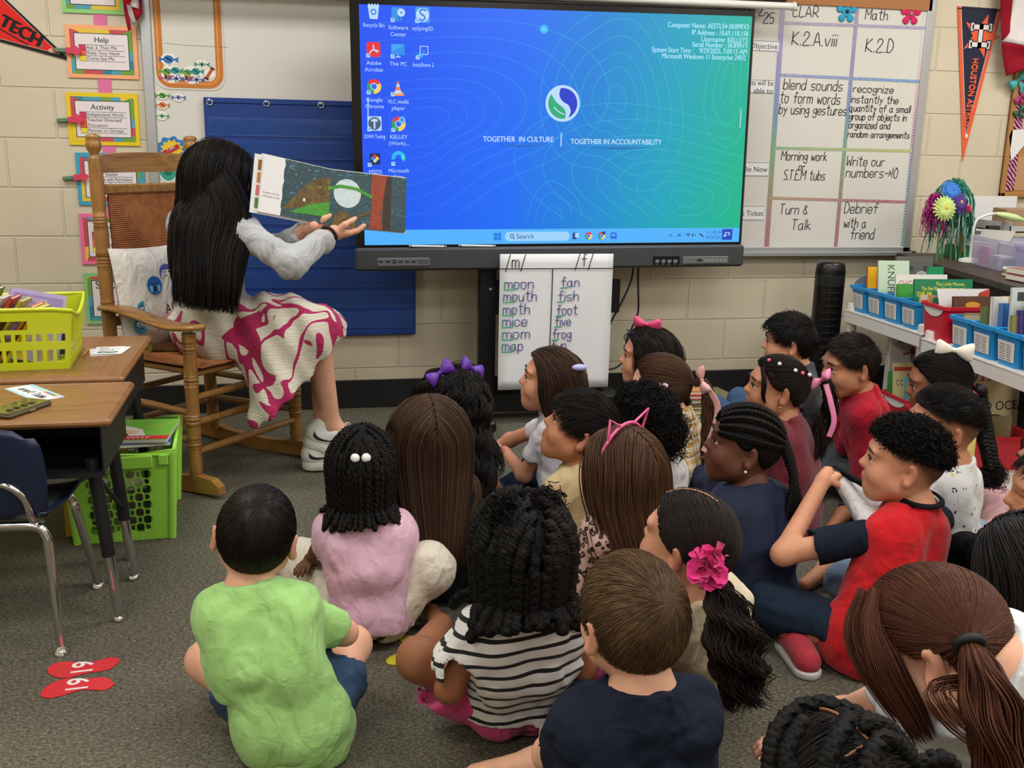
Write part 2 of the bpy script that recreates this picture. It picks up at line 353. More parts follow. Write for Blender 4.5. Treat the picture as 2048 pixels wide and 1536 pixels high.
tape((1566, 8), (1533, 497), .026, GV); tape((1716, 5), (1671, 497), .020, GV, 1)
for a, b, k in (((1570, 46), (1849, 56), 'grey'), ((1561, 150), (1838, 163), 'blue'), ((1548, 296), (1822, 302), 'green'), ((1540, 396), (1813, 404), 'red')): tape(a, b, .014, GH[k], 2)
zeb = mat('striped_glitter_tape', '#b8b8c0', .3); t = NT(zeb); s = t.sep(t.co()); f = t.math('FRACT', t.math('MULTIPLY', t.math('ADD', s[2], t.math('MULTIPLY', s[0], -.8)), 70)); zc = t.ramp(t.math('SUBTRACT', s[2], .78-wz0), [(.0, '#3f9a80'), (.3, '#4878b0'), (.55, '#b04a80'), (.8, '#d8a0a8'), (1, '#d8d0c8')]); t.col(t.mix(t.math('GREATER_THAN', f, .5), zc, '#cfd0d4'))
tape((1853, 12), (1805, 497), .024, zeb)
wl.up()
def hw(t, x0, x1, by, cap_px, w=.0042, F=None, m=INK, by2=None):
    a = W(x0, by); b = W(x1, by2 or by); c = W(x0, by-cap_px); (F or wl).hand(t, a[0], a[1], c[1]-a[1], w, m, wmax=b[0]-a[0], rise=0 if by2 is None else (b[1]-a[1])/(b[0]-a[0]), slant=.08)
for a in (('September 2 ,', 1425, 1540, 26, 21), ('25', 1526, 1549, 46, 21), ('ELAR', 1586, 1640, 32, 21, .0045), ('Math', 1730, 1777, 38, 20), ('K.2.A.viii', 1583, 1676, 89, 26, .0048), ('K.2.D', 1730, 1788, 103, 26, .0048),
    ('blend sounds', 1566, 1687, 178, 21), ('to form words', 1559, 1682, 205, 22), ('by using gestures', 1557, 1694, 227, 20), ('recognize', 1706, 1789, 184, 15), ('instantly the', 1701, 1798, 205, 15), ('quantity of a small', 1698, 1822, 222, 14), ('group of objects in', 1698, 1814, 239, 14), ('organized and', 1697, 1781, 256, 14), ('random arrangements', 1695, 1820, 274, 13),
    ('Morning work', 1562, 1655, 320, 18), ('or', 1597, 1611, 340, 14), ('S.T.E.M tubs', 1567, 1651, 359, 19), ('Write our', 1692, 1770, 331, 19), ('numbers>10', 1691, 1797, 354, 20), ('Turn &', 1559, 1616, 428, 20), ('Talk', 1583, 1623, 459, 20), ('Debrief', 1688, 1757, 426, 21), ('with a', 1687, 1733, 455, 19), ('friend', 1700, 1749, 478, 21)):
    hw(a[0], a[1], a[2], a[3], a[4], *(a[5:] or (.0042,)))
wl.build('marker_writing', wbo, True)
PAPER = mat('white_paper', '#e2e2e4', .8)
def flat_thing(name, label, cat, x, z, group=None, y=-.0125): return thing(name, label, cat, (x, y, z), group=group)
def wallrect(px0, py0, px1, py1): a = W(px0, py0); b = W(px1, py1); return min(a[0], b[0]), min(a[1], b[1]), max(a[0], b[0]), max(a[1], b[1])
for tx, (px0, py0, px1, py1), lab in ((['Objective'], (1488, 79, 1557, 104), 'white word card reading Objective beside the screen'), (['Students will be', 'able to'], (1466, 157, 1548, 188), 'white card reading will be able to beside the screen'), (['Do Now'], (1478, 323, 1537, 353), 'white word card reading Do Now beside the screen'), (['Exit Ticket'], (1466, 411, 1528, 441), 'white word card reading Exit Ticket near the tray')):
    x0, z0, x1, z1 = wallrect(px0, py0, px1, py1); o = flat_thing('word_card', lab, 'card', x0, z0, 'lesson plan word cards')
    mb = MB(); mb.box(((x1-x0)/2, 0, (z1-z0)/2), (x1-x0, .0012, z1-z0)); mb.build('card', PAPER, o)
    F = Flat((0, -.0008, 0), (1, 0, 0), (0, 0, 1)); w, h = x1-x0, z1-z0
    F.line([(.003, .003), (w-.003, .003), (w-.003, h-.003), (.003, h-.003), (.003, .003)], .002, CYL)
    for i, s_ in enumerate(tx): F.text(s_, w-.008, h*(.5-.28*(len(tx) > 1)*(2*i-1))-.013, .036, CYL, 'r', wmax=w-.016)
    F.build('print', o)
def flower(px, py, r, c1, c2, lab):
    a = W(px, py); o = flat_thing('flower_magnet', lab, 'magnet', a[0], a[1], 'flower magnets on the whiteboard'); mb = MB()
    for i in range(5): w = math.radians(90+72*i); mb.M = Matrix.Translation((math.cos(w)*r*.68, -.003, math.sin(w)*r*.68)); mb.ball((0, 0, 0), (r*.33, .004, r*.33), 12)
    mb.M = None; mb.ball((0, -.003, 0), (r*.45, .003, r*.45)); mb.build('petals', mat('felt'+c1, c1, .8), o); mb = MB(); mb.ball((0, -.008, 0), (r*.17, .004, r*.17)); mb.build('centre', mat('felt'+c2, c2, .8), o)
flower(1693, 23, .055, '#2f9fc4', '#1a2a5a', 'turquoise five petal flower magnet beside ELAR'); flower(1821, 28, .055, '#d02060', '#8a8a70', 'hot pink five petal flower magnet beside Math')
# ---------------------------------------------------------------- candy jar and candies on the left of the board
a = W(300, -8); b = W(452, 182); ox, oz = a[0], b[1]; o = flat_thing('jar_cutout', 'paper candy jar with thick orange outline on the whiteboard', 'cutout', ox, oz); jw, jh = b[0]-a[0], a[1]-b[1]+.05
def rr(w, h, r): return [(r*(1-math.sin(t)), r*(1-math.cos(t))) for t in np.linspace(math.pi/2, 0, 8)][::1]+[(w-r*(1-math.sin(t)), r*(1-math.cos(t))) for t in np.linspace(0, math.pi/2, 8)]+[(w, h), (0, h)]
mb = MB(); mb.prism([(x+jw*.0, y) for x, y in rr(jw, jh, .055)], (0, 0, 0), (1, 0, 0), (0, 0, 1), .0012); mb.build('paper', mat('cream_paper', '#d2cfc6', .7), o)
F = Flat((0, -.0014, 0), (1, 0, 0), (0, 0, 1)); P_ = rr(jw-.045, jh, .045); P_ = [P_[-1]]+P_[:-1]; F.line(np.array(P_)+(.0225, .022), .030, mat('orange_print', '#c0742c', .5)); F.line(np.array(P_)+(.019, .026), .006, mat('orange_highlight', '#d8934e', .5), 1)
F.line([(.045, .185), (.12, .180), (.30, .178)], .0012, CYL); F.build('outline', o)
def candy(px, py, kind, c, lab, s=.019, rot=0, c2='#e8e6e0'):
    s *= 1.28
    a = W(px, py); o = flat_thing('candy_cutout', lab, 'cutout', a[0], a[1], 'paper candies on the whiteboard', -.0145); ca = math.cos(rot); sa = math.sin(rot); Rr = lambda p: (p[0]*ca-p[1]*sa, p[0]*sa+p[1]*ca); m = mat('candy'+c, c, .5); md = mat('candyd'+c, [v*.5 for v in lin(c)[:3]], .5); mw = mat('candy_white', c2, .5)
    F = Flat((0, 0, 0), (1, 0, 0), (0, 0, 1)); items = [(0, 0, kind, m, md)] if kind != 'pile' else [(-.9*s, .4*s, 'twist', m, md), (.8*s, .7*s, 'twist', mat('candy#2a8f8a', '#2a8f8a', .5), md), (-.8*s, -.8*s, 'mint', mat('candy#c04a7a', '#c04a7a', .5), md), (.1*s, -.6*s, 'roll', mat('candy#b05030', '#b05030', .5), md), (.9*s, -.9*s, 'mint', mat('candy#4a60a8', '#4a60a8', .5), md)]
    F.disc(0, 0, s*(2.0 if kind == 'pile' else 1.25), mw, ry=s*(1.8 if kind == 'pile' else 1.0))
    for i, (x, y, k, mm, dd) in enumerate(items):
        u = 1+i
        if k == 'roll': F.poly([Rr((x+p, y+q)) for p, q in ((-s*1.3, -s*.35), (s*1.3, -s*.35), (s*1.3, s*.35), (-s*1.3, s*.35))], mm, u); F.poly([Rr((x+p, y+q)) for p, q in ((-s*1.5, -s*.5), (-s*1.1, -s*.5), (-s*1.1, s*.5), (-s*1.5, s*.5))], dd, u); F.poly([Rr((x+p, y+q)) for p, q in ((s*1.5, -s*.5), (s*1.5, s*.5), (s*1.1, s*.5), (s*1.1, -s*.5))], dd, u); continue
        for g in (-1, 1): F.poly([Rr((x+g*s*.6, y)), Rr((x+g*s*1.7, y+s*.45)), Rr((x+g*s*1.55, y)), Rr((x+g*s*1.7, y-s*.45))], mm, u); 
        F.disc(x, y, s*.85, mm if k != 'mint' else mw, u, s*.7)
        if k == 'mint':
            for j in range(6): w = j*1.047; F.line([(x+s*.1*math.cos(w), y+s*.1*math.sin(w)), (x+s*.72*math.cos(w+.35), y+s*.58*math.sin(w+.35))], s*.26, mm, u+.3)
        else: F.line([Rr((x-s*.4, y+s*.3)), Rr((x, y+s*.1)), Rr((x+s*.4, y-s*.25))], s*.18, dd, u)
    F.build('print', o)
for a in ((337, 119, 'twist', '#2a6fb0', 'blue twist wrapped paper candy alone inside the jar'), (343, 148, 'pile', '#6a9a3a', 'left heap of mixed paper candies inside the jar', .016), (384, 150, 'pile', '#78a040', 'right heap of mixed paper candies inside the jar', .016), (404, 129, 'mint', '#3a8a70', 'green swirl paper mint inside the jar', .015), (419, 147, 'roll', '#b0562c', 'brown paper roll candy inside the jar at right', .015, 1.0), (325, 191, 'twist', '#5a9a4a', 'green twist wrapped paper candy just below the jar', .014), (357, 195, 'mint', '#5a62a8', 'purple swirl paper mint below the jar', .014), (325, 210, 'twist', '#d0764a', 'orange twist wrapped paper candy below the green one', .014), (324, 232, 'mint', '#5aa070', 'pale green paper mint lowest below the jar', .014)): candy(*a)
a = W(344, 298); o = flat_thing('burst_sticker', 'blue and red scalloped badge behind rocking chair finial', 'sticker', a[0], a[1]); F = Flat((0, 0, 0), (1, 0, 0), (0, 0, 1)); mbl = mat('badge_blue', '#2a78b8', .5)
F.poly([((.062+.006*math.cos(9*w))*math.cos(w), (.05+.005*math.cos(9*w))*math.sin(w)) for w in np.linspace(0, 6.28, 60)[:-1]], mbl); F.poly([(.05*math.cos(w)*(1 if i % 2 else .72), .042*math.sin(w)*(1 if i % 2 else .72)) for i, w in enumerate(np.linspace(0, 6.28, 25)[:-1])], mat('badge_yellow', '#e0c030', .5), 1)
F.poly([(-.04, -.01), (.025, .022), (.034, .004), (-.03, -.03)], mat('badge_red', '#b03030', .5), 2); F.text('I am', -.018, -.01, .02, PAPER, up=3, rot=.45); F.build('print', o)
a = W(336, 338); o = flat_thing('apple_sticker', 'teal apple shaped sticker seen through the chair back', 'sticker', a[0], a[1]); F = Flat((0, 0, 0), (1, 0, 0), (0, 0, 1)); AP = lambda k: [(k*.04*math.cos(w)*(1+.15*math.sin(w)), k*(.05*math.sin(w)-.012*math.exp(-((w-1.57)/.4)**2))) for w in np.linspace(0, 6.28, 40)[:-1]]
F.poly(AP(1.15), PAPER); F.poly(AP(1), mat('teal_print', '#2f9a80', .5), 1); F.disc(0, -.01, .018, mat('dark_teal', '#1f6a5c', .5), 2); F.build('print', o)
a = W(372, 350); o = flat_thing('paper_sheet', 'small white sheet on whiteboard behind the chair finial', 'paper', a[0], a[1]); mb = MB(); mb.box((0, 0, 0), (.055, .001, .10)); mb.build('sheet', PAPER, o)
# ---------------------------------------------------------------- pocket chart
x0, z0, x1, z1 = -.35, .350, .55, 1.388; o = thing('pocket_chart', 'royal blue hanging pocket chart with clear pockets on whiteboard', 'pocket chart', (x0, -.028, z0)); w, h = x1-x0, z1-z0
nb = mat('royal_blue_nylon', '#10367e', .5, spec=.4, bump=(30, .25)); mb = MB(); mb.box((w/2, 0, h/2), (w, .006, h), .002); mb.box((w/2, -.001, .012), (w, .014, .024), .004); mb.box((w/2, -.001, h-.012), (w, .012, .024), .004); mb.build('backing', nb, o)
pv = mat('clear_vinyl', '#3f68b8', .10, spec=1, alpha=.34, bump=(18, 1.0))
for i in range(10):
    z = .04+i*.094; mb = MB(); n = 14; V = []
    for j in range(n+1):
        x = .015+(w-.03)*j/n; by = -.0075-.006*abs(math.sin(j*2.1+i*1.7))
        V += [(x, -.005, z), (x, by, z+.05), (x, by-.001, z+.072)]
    Fa = [(3*j+k, 3*j+3+k, 3*j+4+k, 3*j+1+k) for j in range(n) for k in (0, 1)]; mb.add(V, Fa, True); mb.box((w/2, -.0056, z-.002), (w-.02, .004, .006)); mb.build('pocket', [pv], o)
for x in (.025, .26, .49, .72):
    mb = MB(); mb.tube([(x+.012*math.cos(t), -.006, h-.02+.012*math.sin(t)) for t in np.linspace(0, 6.28, 13)[:-1]], .0028, 6, closed=True); mb.cyl((x, .006, h-.012), (x, -.012, h-.012), .004, n=8); mb.build('grommet_hook', mat('chrome', '#d8d8da', .12, 1), o)
# ---------------------------------------------------------------- posters, ribbon, pegs
def on(x, y): p = aty(x, y, -.004); return np.array((p[0], p[2]))
rb = on(203, 10); o = thing('ribbon_strip', 'pink ribbon joining the column of framed posters', 'ribbon', (-.745, -.003, .7)); mb = MB(); mb.box((0, 0, .53), (.052, .002, 1.1)); mb.build('ribbon', mat('pink_ribbon', '#d8709c', .6), o)
PC = {k: mat('print_'+k, c, .45) for k, c in dict(teal='#4f9ab0', yellow='#e0bf3a', red='#c24a55', green='#6f9a3a', blue='#2f7d98', orange='#ec8a58', pinkcell='#c8345c', orangecell='#e86048', yellowcell='#e8cf30').items()}; IN = mat('poster_white', '#e0d8da', .5); LINE = mat('print_line', '#20303c', .5)
def poster(p, q, col, title, rows, lab, ts=.026, cells=True):
    a = on(*p); b = on(*q); x0, z1 = a; x1, z0 = b; w, h = x1-x0, z1-z0; o = thing('poster', lab, 'poster', (x0, -.0062, z0), group='framed procedure posters')
    mb = MB(); mb.box((w/2, 0, h/2), (w, .002, h)); cd_ = mb.build('card', mat('card'+col, col, .35), o); F = Flat((0, -.0012, 0), (1, 0, 0), (0, 0, 1)); m_ = .016; u0, v0, u1, v1 = m_, m_, w-m_, h-m_
    ks = ['teal', 'yellow', 'red', 'yellow', 'teal', 'green', 'red', 'blue', 'yellow', 'green', 'teal', 'red']; F.rect(u0, v0, u1, v1, PC['teal']); per = [(u0+(u1-u0)*i/5, v, 1) for v in (v0, v1) for i in range(6)]+[(u, v0+(v1-v0)*i/4, 0) for u in (u0, u1) for i in range(1, 4)]
    for i, (u, v, hz) in enumerate(per):
        r = .03+.012*((i*7) % 3); c = [(min(max(u+r*math.cos(t), u0), u1), min(max(v+r*.8*math.sin(t), v0), v1)) for t in np.linspace(0, 6.28, 15)[:-1]]; F.poly(c, PC[ks[(i*5+len(title)) % 12]], 1+i*.02)
    F.k = 3; k = .0155; F.rect(u0+k, v0+k, u1-k, v1-k, LINE); F.rect(u0+k+.003, v0+k+.003, u1-k-.003, v1-k-.003, IN, 1); F.k = 5
    F.bold(title, w/2, v1-k-.036, ts*1.15, LINE, .0007, 2, align='c')
    ty = v1-k-.046; ux0, ux1 = u0+k+.018, u1-k-.018; rh = .0215
    if not rows: rows = []
    for i, (t_, n) in enumerate(rows):
        hh = rh*n
        if cells: F.rect(ux0, ty-hh, ux0+.026, ty, PC[('pinkcell', 'orangecell', 'yellowcell')[i]])
        for j, s_ in enumerate(t_.split('|')): F.text(s_, ux0+.029, ty-rh*(j+.76), .0185, LINE, up=1, wmax=ux1-ux0-.031)
        F.line([(ux0, ty), (ux1, ty), (ux1, ty-hh), (ux0, ty-hh), (ux0, ty)], .0014, LINE, 1); F.line([(ux0+.026, ty), (ux0+.026, ty-hh)], .0014, LINE, 1); ty -= hh
    F.build('print', cd_); return o
poster((117, -80), (249, 30), '#8fcf78', 'Conversation', [], 'light green bordered poster at top of the column')
poster((129, 48), (278, 159), '#f2a878', 'Help', [('Ask 3, Then Me', 1), ('Raise Your Hand', 1), ('Come See Me', 1)], 'orange bordered poster titled Help')
poster((131, 184), (281, 292), '#e2c51c', 'Activity', [('Independent Work', 1), ('Teacher Directed/|Discussion', 2), ('Partner or Groups', 1)], 'yellow bordered poster titled Activity')
poster((150, 305), (293, 411), '#3d9dbd', 'Movement', [('Stay Seated', 1), ('Move with Permission', 1), ('Move Quietly', 1)], 'sky blue bordered poster behind the rocking chair post')
poster((157, 427), (299, 528), '#ea6fa0', 'Participation', [('Share Your Ideas', 1), ('Show and|Discuss', 2), ('Everyone Joins', 1)], 'pink bordered poster behind rocking chair back')
poster((166, 546), (306, 646), '#8cc47c', 'SUCCESS', [], 'pale green bordered poster lowest, beside the cushion', .04)
def peg(px, py, qx, qy, lab):
    a = on(px, py); b = on(qx, qy); d = b-a; L = np.linalg.norm(d); o = thing('clothes_peg', lab, 'clothes peg', (a[0], -.016, a[1]), group='pegs marking the posters'); o.rotation_euler = (0, -math.atan2(d[1], d[0]), 0)
    mb = MB(); mb.box((L*.32, -.003, 0), (L*.62, .006, .016), .002); mb.box((L*.32, .006, -.002), (L*.62, .005, .015), .002); mb.cyl((L*.42, -.007, 0), (L*.42, .008, 0), .005, n=8); mb.build('peg', mat('green_wood', '#5f7f66', .7), o)
    mb = MB(); mb.prism([(L*.42, -.012), (L*.72, -.012), (L*.72, -.025), (L, 0), (L*.72, .025), (L*.72, .012), (L*.42, .012)], (0, -.007, 0), (1, 0, 0), (0, 0, 1), .002); mb.build('arrow', mat('pink_card', '#cf3a5c', .6), o)
peg(110, 100, 166, 103, 'green clothes peg with pink arrow on Help poster'); peg(114, 241, 172, 238, 'green clothes peg with pink arrow on Activity poster'); peg(126, 357, 181, 352, 'green clothes peg with pink arrow on blue poster')
# ---------------------------------------------------------------- pennants and flags
a0, a1, tip = on(-60, -70), on(-62, 66), on(142, 122); o = thing('felt_pennant', 'red felt pennant with black edge reading TECH', 'pennant', (tip[0], -.004, tip[1])); red = mat('red_felt', '#d8261e', .85, bump=(300, .3)); blk = mat('black_felt', '#1c1a1c', .85)
T3 = [tip, a0, a1]; T3 = [np.array(p)-tip for p in T3]; mb = MB(); mb.prism([tuple(p) for p in T3][::-1] if False else [tuple(T3[0]), tuple(T3[1]), tuple(T3[2])], (0, 0, 0), (1, 0, 0), (0, 0, 1), .002); mb.build('edging', blk, o)
cen = sum(T3)/3; F = Flat((0, -.0022, 0), (1, 0, 0), (0, 0, 1)); ins = [p+(cen-p)*k for p, k in zip(T3, (.16, .10, .10))]; F.poly([tuple(p) for p in ins], mat('cream_felt', '#d8cfc0', .8)); F.poly([tuple(p+(cen-p)*.02) for p in ins], red, 1)
dr = on(58, 82)-on(0, 50); an_ = math.atan2(dr[1], dr[0]); st_ = on(-3, 49)-tip; F.k = 3; F.bold('TECH', st_[0], st_[1], .068, blk, .0025, 5, rot=an_, wmax=.165); e1, e2 = on(-20, 47)-tip, on(57, 90)-tip; F.line([e1, e2], .005, blk); F.disc(*(on(82, 91)-tip), .008, mat('grey_dot', '#6a6a60', .6)); F.disc(*(on(102, 101)-tip), .009, mat('pale_label', '#c8a890', .6)); F.build('lettering', o)
a0, a1, tip = on(1915, 12), on(2003, 18), on(1925, 323); o = thing('felt_pennant', 'navy hanging pennant with orange edge and star emblem', 'pennant', (tip[0], -.004, tip[1])); T3 = [np.array(p)-tip for p in (tip, a1, a0)]; org = mat('orange_felt', '#e2603c', .85); nav = mat('navy_felt', '#23253c', .85); wht = mat('white_felt', '#dcd8d4', .85)
mb = MB(); mb.prism([tuple(p) for p in T3], (0, 0, 0), (1, 0, 0), (0, 0, 1), .002); mb.build('edging', org, o); cen = sum(T3)/3; F = Flat((0, -.0022, 0), (1, 0, 0), (0, 0, 1)); ins = [p+(cen-p)*k for p, k in zip(T3, (.26, .15, .13))]; ins[1][1] = T3[1][1]; ins[2][1] = T3[2][1]
F.poly([tuple(p) for p in ins], wht); q = [p+(cen-p)*.03 for p in ins]; q[1][1] = T3[1][1]; q[2][1] = T3[2][1]; F.poly([tuple(p) for p in q], nav, 1); F.rect(T3[2][0], T3[2][1]-.014, T3[1][0], T3[1][1]-.006, blk, 2)
c_ = on(1960, 72)-tip; F.k = 4; F.poly([(c_[0]+(.108 if i % 2 == 0 else .042)*math.cos(.02+i*.6283), c_[1]+(.108 if i % 2 == 0 else .042)*math.sin(.02+i*.6283)) for i in range(10)], org)
def Hlet(k, m, up):  # block letter lying on its side
    for u0, v0, u1, v1 in ((-.05, .030, .05, .052), (-.05, -.052, .05, -.030), (-.011, -.052, .011, .052)):
        F.rect(c_[0]+u0-k, c_[1]+v0-k, c_[0]+u1+k, c_[1]+v1+k, m, up)
    for u in (-.05, .05):
        for v in (.041, -.041): F.rect(c_[0]+u-.008-k, c_[1]+v-.018-k, c_[0]+u+.008+k, c_[1]+v+.018+k, m, up)
Hlet(.005, nav, 1); Hlet(0, wht, 2); s0, s1 = on(1945, 116)-tip, on(1927.5, 253)-tip; d_ = s1-s0; F.k = 8; F.bold('HOUSTON ASTROS', s0[0], s0[1], .046, org, .0025, 3, rot=math.atan2(d_[1], d_[0]), wmax=np.linalg.norm(d_)); p_ = on(1932, 272)-tip; F.rect(p_[0]-.008, p_[1]-.009, p_[0]+.008, p_[1]+.009, wht); F.build('lettering', o)
def flag(name, lab, pts, Y, stripes, fold=.02):
    """hanging cloth: pts = outline columns top -> bottom in pixels, split into strips of colour"""
    o = None
    for k, (cols, m, nm) in enumerate(stripes):
        A = [aty(x, y, Y) for x, y in cols[0]]; B = [aty(x, y, Y) for x, y in cols[1]]
        if o is None: o = thing(name, lab, 'flag', tuple(A[-1]))
        n = 12; V = []; sA = smooth(np.array(A), 6); sB = smooth(np.array(B), 6); ns = min(len(sA), len(sB)); sA = sA[np.linspace(0, len(sA)-1, ns).astype(int)]; sB = sB[np.linspace(0, len(sB)-1, ns).astype(int)]
        for i in range(ns):
            for j in range(n+1):
                t = j/n; p = sA[i]*(1-t)+sB[i]*t; p = p+np.array((0, -fold*math.sin(t*math.pi)*(.6+.4*math.sin(i*.5+k)), 0)); V.append(p)
        V = np.array(V); Fq = [(i*(n+1)+j, i*(n+1)+j+1, (i+1)*(n+1)+j+1, (i+1)*(n+1)+j) for i in range(ns-1) for j in range(n)]; mo = ob(nm, V, Fq, m, o, smooth=True, world=True); sm = mo.modifiers.new('cloth', 'SOLIDIFY'); sm.thickness = .0015
    return o
fr = cloth('flag_red', '#8a1424', .5); fw = cloth('flag_white', '#d8d0d0', .5); fd = cloth('flag_red_lit', '#c4202e', .5); fg = cloth('flag_white_shaded', '#a8a0a0', .5)  # brighter and darker copies of the flag cloth, fold shade put into the colour
flag('us_flag', 'red and white striped flag hanging beside the posters', None, -.06, [(([(231, -60), (242, -20), (247, 8)], [(268, -60), (270, -20), (259, 10)]), fd, 'red_stripe'), (([(268, -60), (266, -20), (261, 13)], [(284, -60), (281, -10), (277, 18)]), fw, 'white_stripe'), (([(247, 6), (250, 30), (257, 62)], [(252, 9), (258, 32), (262, 60)]), fr, 'shaded_red_stripe'), (([(252, 9), (259, 34), (266, 50)], [(263, 13), (268, 30), (273, 44)]), fg, 'shaded_stripe'), (([(263, 13), (268, 30), (272, 44)], [(278, 17), (281, 24), (284, 28)]), fr, 'folded_stripe'), (([(276, -30), (278, 0), (281, 24)], [(281, -30), (283, 8), (285, 27)]), fr, 'edge_stripe')], .012)
flag('state_flag', 'red and white flag hanging above the cork board', None, -.07, [(([(2003, -60), (2001, 20), (2003, 82)], [(2030, -60), (2024, 10), (2020, 60)]), fr, 'red_fold'), (([(2030, -60), (2022, 20), (2003, 82)], [(2120, -60), (2110, 30), (2100, 106)]), fw, 'white_band'), (([(2003, 84), (2006, 120), (2012, 152)], [(2110, 106), (2100, 112), (2090, 118)]), fr, 'red_band')], .03)
# ---------------------------------------------------------------- interactive screen on its stand
TBL = np.array((.2615, -.32, .687)); TBR = np.array((1.991, -.38, .707)); TX = _nrm(TBR-TBL); TN = _nrm(np.cross(TX, (0, 0, 1))); TY = np.cross(TN, TX); TW = np.linalg.norm(TBR-TBL); TH = 1.098
def tv(px, py):
    d = _d(px, py); k = ((TBL-CO)@TN)/(d@TN); p = CO+d*k-TBL; return np.array((p@TX, p@TY))
TVM = np.eye(4); TVM[:3, 0] = TX; TVM[:3, 1] = TY; TVM[:3, 2] = TN; o = thing('interactive_screen', 'large interactive display showing a blue green desktop', 'screen', tuple(TBL))
TVo = o
gun = mat('gunmetal_bezel', '#4a4d50', .45, .5); gl = mat('black_gloss_bezel', '#0c0c0e', .2); SCR = mat('screen_wallpaper', '#0060ff', .3, emit=1); t = NT(SCR)
mb = MB(); mb.M = TVM; mb.box((TW/2, .09+(TH-.09)/2, -.03), (TW-.006, TH-.09, .058), .008); mb.build('bezel', gl, o)
mb = MB(); mb.M = TVM; mb.box((TW/2, .045, -.02), (TW+.004, .098, .082), .010); mb.build('control_bar', gun, o)
s_bl, s_br, s_tl, s_tr = tv(727, 488), tv(1471, 486), tv(720, 2), tv(1511, 39); u0, u1, v0, v1 = (s_bl[0]+s_tl[0])/2, (s_br[0]+s_tr[0])/2, (s_bl[1]+s_br[1])/2, (s_tl[1]+s_tr[1])/2
F = Flat((0, 0, 0), TX, TY, .0002); c = t.co(); dv = t.new('ShaderNodeVectorMath', operation='DOT_PRODUCT'); t.l(c, dv.inputs[0]); dv.inputs[1].default_value = TX; fx = t.math('DIVIDE', t.math('SUBTRACT', dv.outputs['Value'], u0), u1-u0)
dy = t.new('ShaderNodeVectorMath', operation='DOT_PRODUCT'); t.l(c, dy.inputs[0]); dy.inputs[1].default_value = TY; fx = t.math('ADD', fx, t.math('MULTIPLY', dy.outputs['Value'], -.08))
t.l(t.ramp(fx, [(0, '#0450f2'), (.33, '#0468f4'), (.52, '#0580d6'), (.74, '#05a0bd'), (.96, '#0ab28c')]), t.b.inputs['Emission Color'])
E_ = lambda n, c, s=1.: mat('lit_'+n, c, .5, emit=s)
cyan, pale, wht_, tb, dkb, lnc = E_('cyan', '#a8e4fc'), E_('pale', '#b8d8fa'), E_('white', '#e4f0fc'), E_('taskbar', '#4cb0fa'), E_('deep', '#0a2ab0'), E_('contour', '#2a90ea')
t2 = NT(lnc); c2 = t2.co(); d2 = t2.new('ShaderNodeVectorMath', operation='DOT_PRODUCT'); t2.l(c2, d2.inputs[0]); d2.inputs[1].default_value = TX; t2.l(t2.ramp(t2.math('DIVIDE', d2.outputs['Value'], TW), [(0, '#0a5cf6'), (.35, '#1a80f6'), (.6, '#20a4dc'), (.95, '#20c4a4')]), t2.b.inputs['Emission Color'])
F.rect(u0, v0, u1, v1, SCR)
rg = random.Random(3)
def blob(x, y, r, sx, sy, ph, n=70): return [(x+sx*r*math.cos(w)*(1+.16*math.sin(2*w+ph)+.10*math.sin(3*w+2*ph)), y+sy*r*math.sin(w)*(1+.16*math.sin(2*w+ph)+.10*math.sin(3*w+2*ph))) for w in np.linspace(0, 6.2832, n)]
def clipline(P, w, m, up):
    run = []
    for p in P:
        if u0+.003 < p[0] < u1-.003 and v0+.095 < p[1] < v1-.003: run.append(p)
        else:
            if len(run) > 2: F.line(run, w, m, up)
            run = []
    if len(run) > 2: F.line(run, w, m, up)
for (x, y, rs, sx, sy, ph) in ((.30, .62, (.07, .12, .17, .22, .29, .36, .44, .53), 1.25, .85, .4), (1.12, .72, (.05, .11, .16, .22, .28, .34), .8, 1.25, 2.0), (1.45, .30, (.05, .10, .16, .22, .29, .37, .46, .55), 1.3, .7, 3.3), (.85, .22, (.05, .1, .15), .7, 1.1, 1.1), (1.62, .78, (.05, .1, .16), .7, 1.5, 5.0)):
    for r in rs: clipline(blob(x, y, r, sx, sy, ph), .0028, lnc, 1)
tb1 = tv(730, 460)[1]; F.rect(u0, v0, u1, tb1, tb, 2); F.k = 4
def tt(s, px, py, size, m, al='l', wpx=None): a = tv(px, py); F.text(s, a[0], a[1], size, m, al, wmax=None if not wpx else tv(px+wpx, py)[0]-a[0]); return a
for i, (s, x, y) in enumerate((('Computer Name: AESTL54-5K89RV3', 1497, 59), ('IP Address : 10.69.118.158', 1496, 72.5), ('Username: KELLEYS', 1495, 85.5), ('Serial Number : 5K89RV3', 1494, 96.5), ('System Start Time :    9/29/2025, 7:00:15 AM', 1493, 108.5), ('Microsoft Windows 11 Enterprise 24H2', 1491, 120.5))):
    a = tv(x, y); F.bold(s, a[0], a[1], .030, cyan, .0009, 2, align='r', wmax=tv(x, y)[0]-tv((1335, 1383, 1402, 1384, 1303, 1323)[i], y)[0])
for s, xa, xb, y in (('TOGETHER  IN CULTURE', 966, 1107, 283), ('TOGETHER IN ACCOUNTABILITY', 1141, 1323, 288)):
    a, b = tv(xa, y), tv(xb, y)
    F.bold(s, a[0], a[1], .0315, pale, .0012, 2, wmax=b[0]-a[0])
    F.poly([(a[0]+.06, a[1]-.013), (b[0]-.01, a[1]-.013), ((a[0]+b[0])/2, a[1]-.021)], E_('shade', '#0862b4'))
F.line([tv(1122.5, 267), tv(1122, 292)], .005, pale)
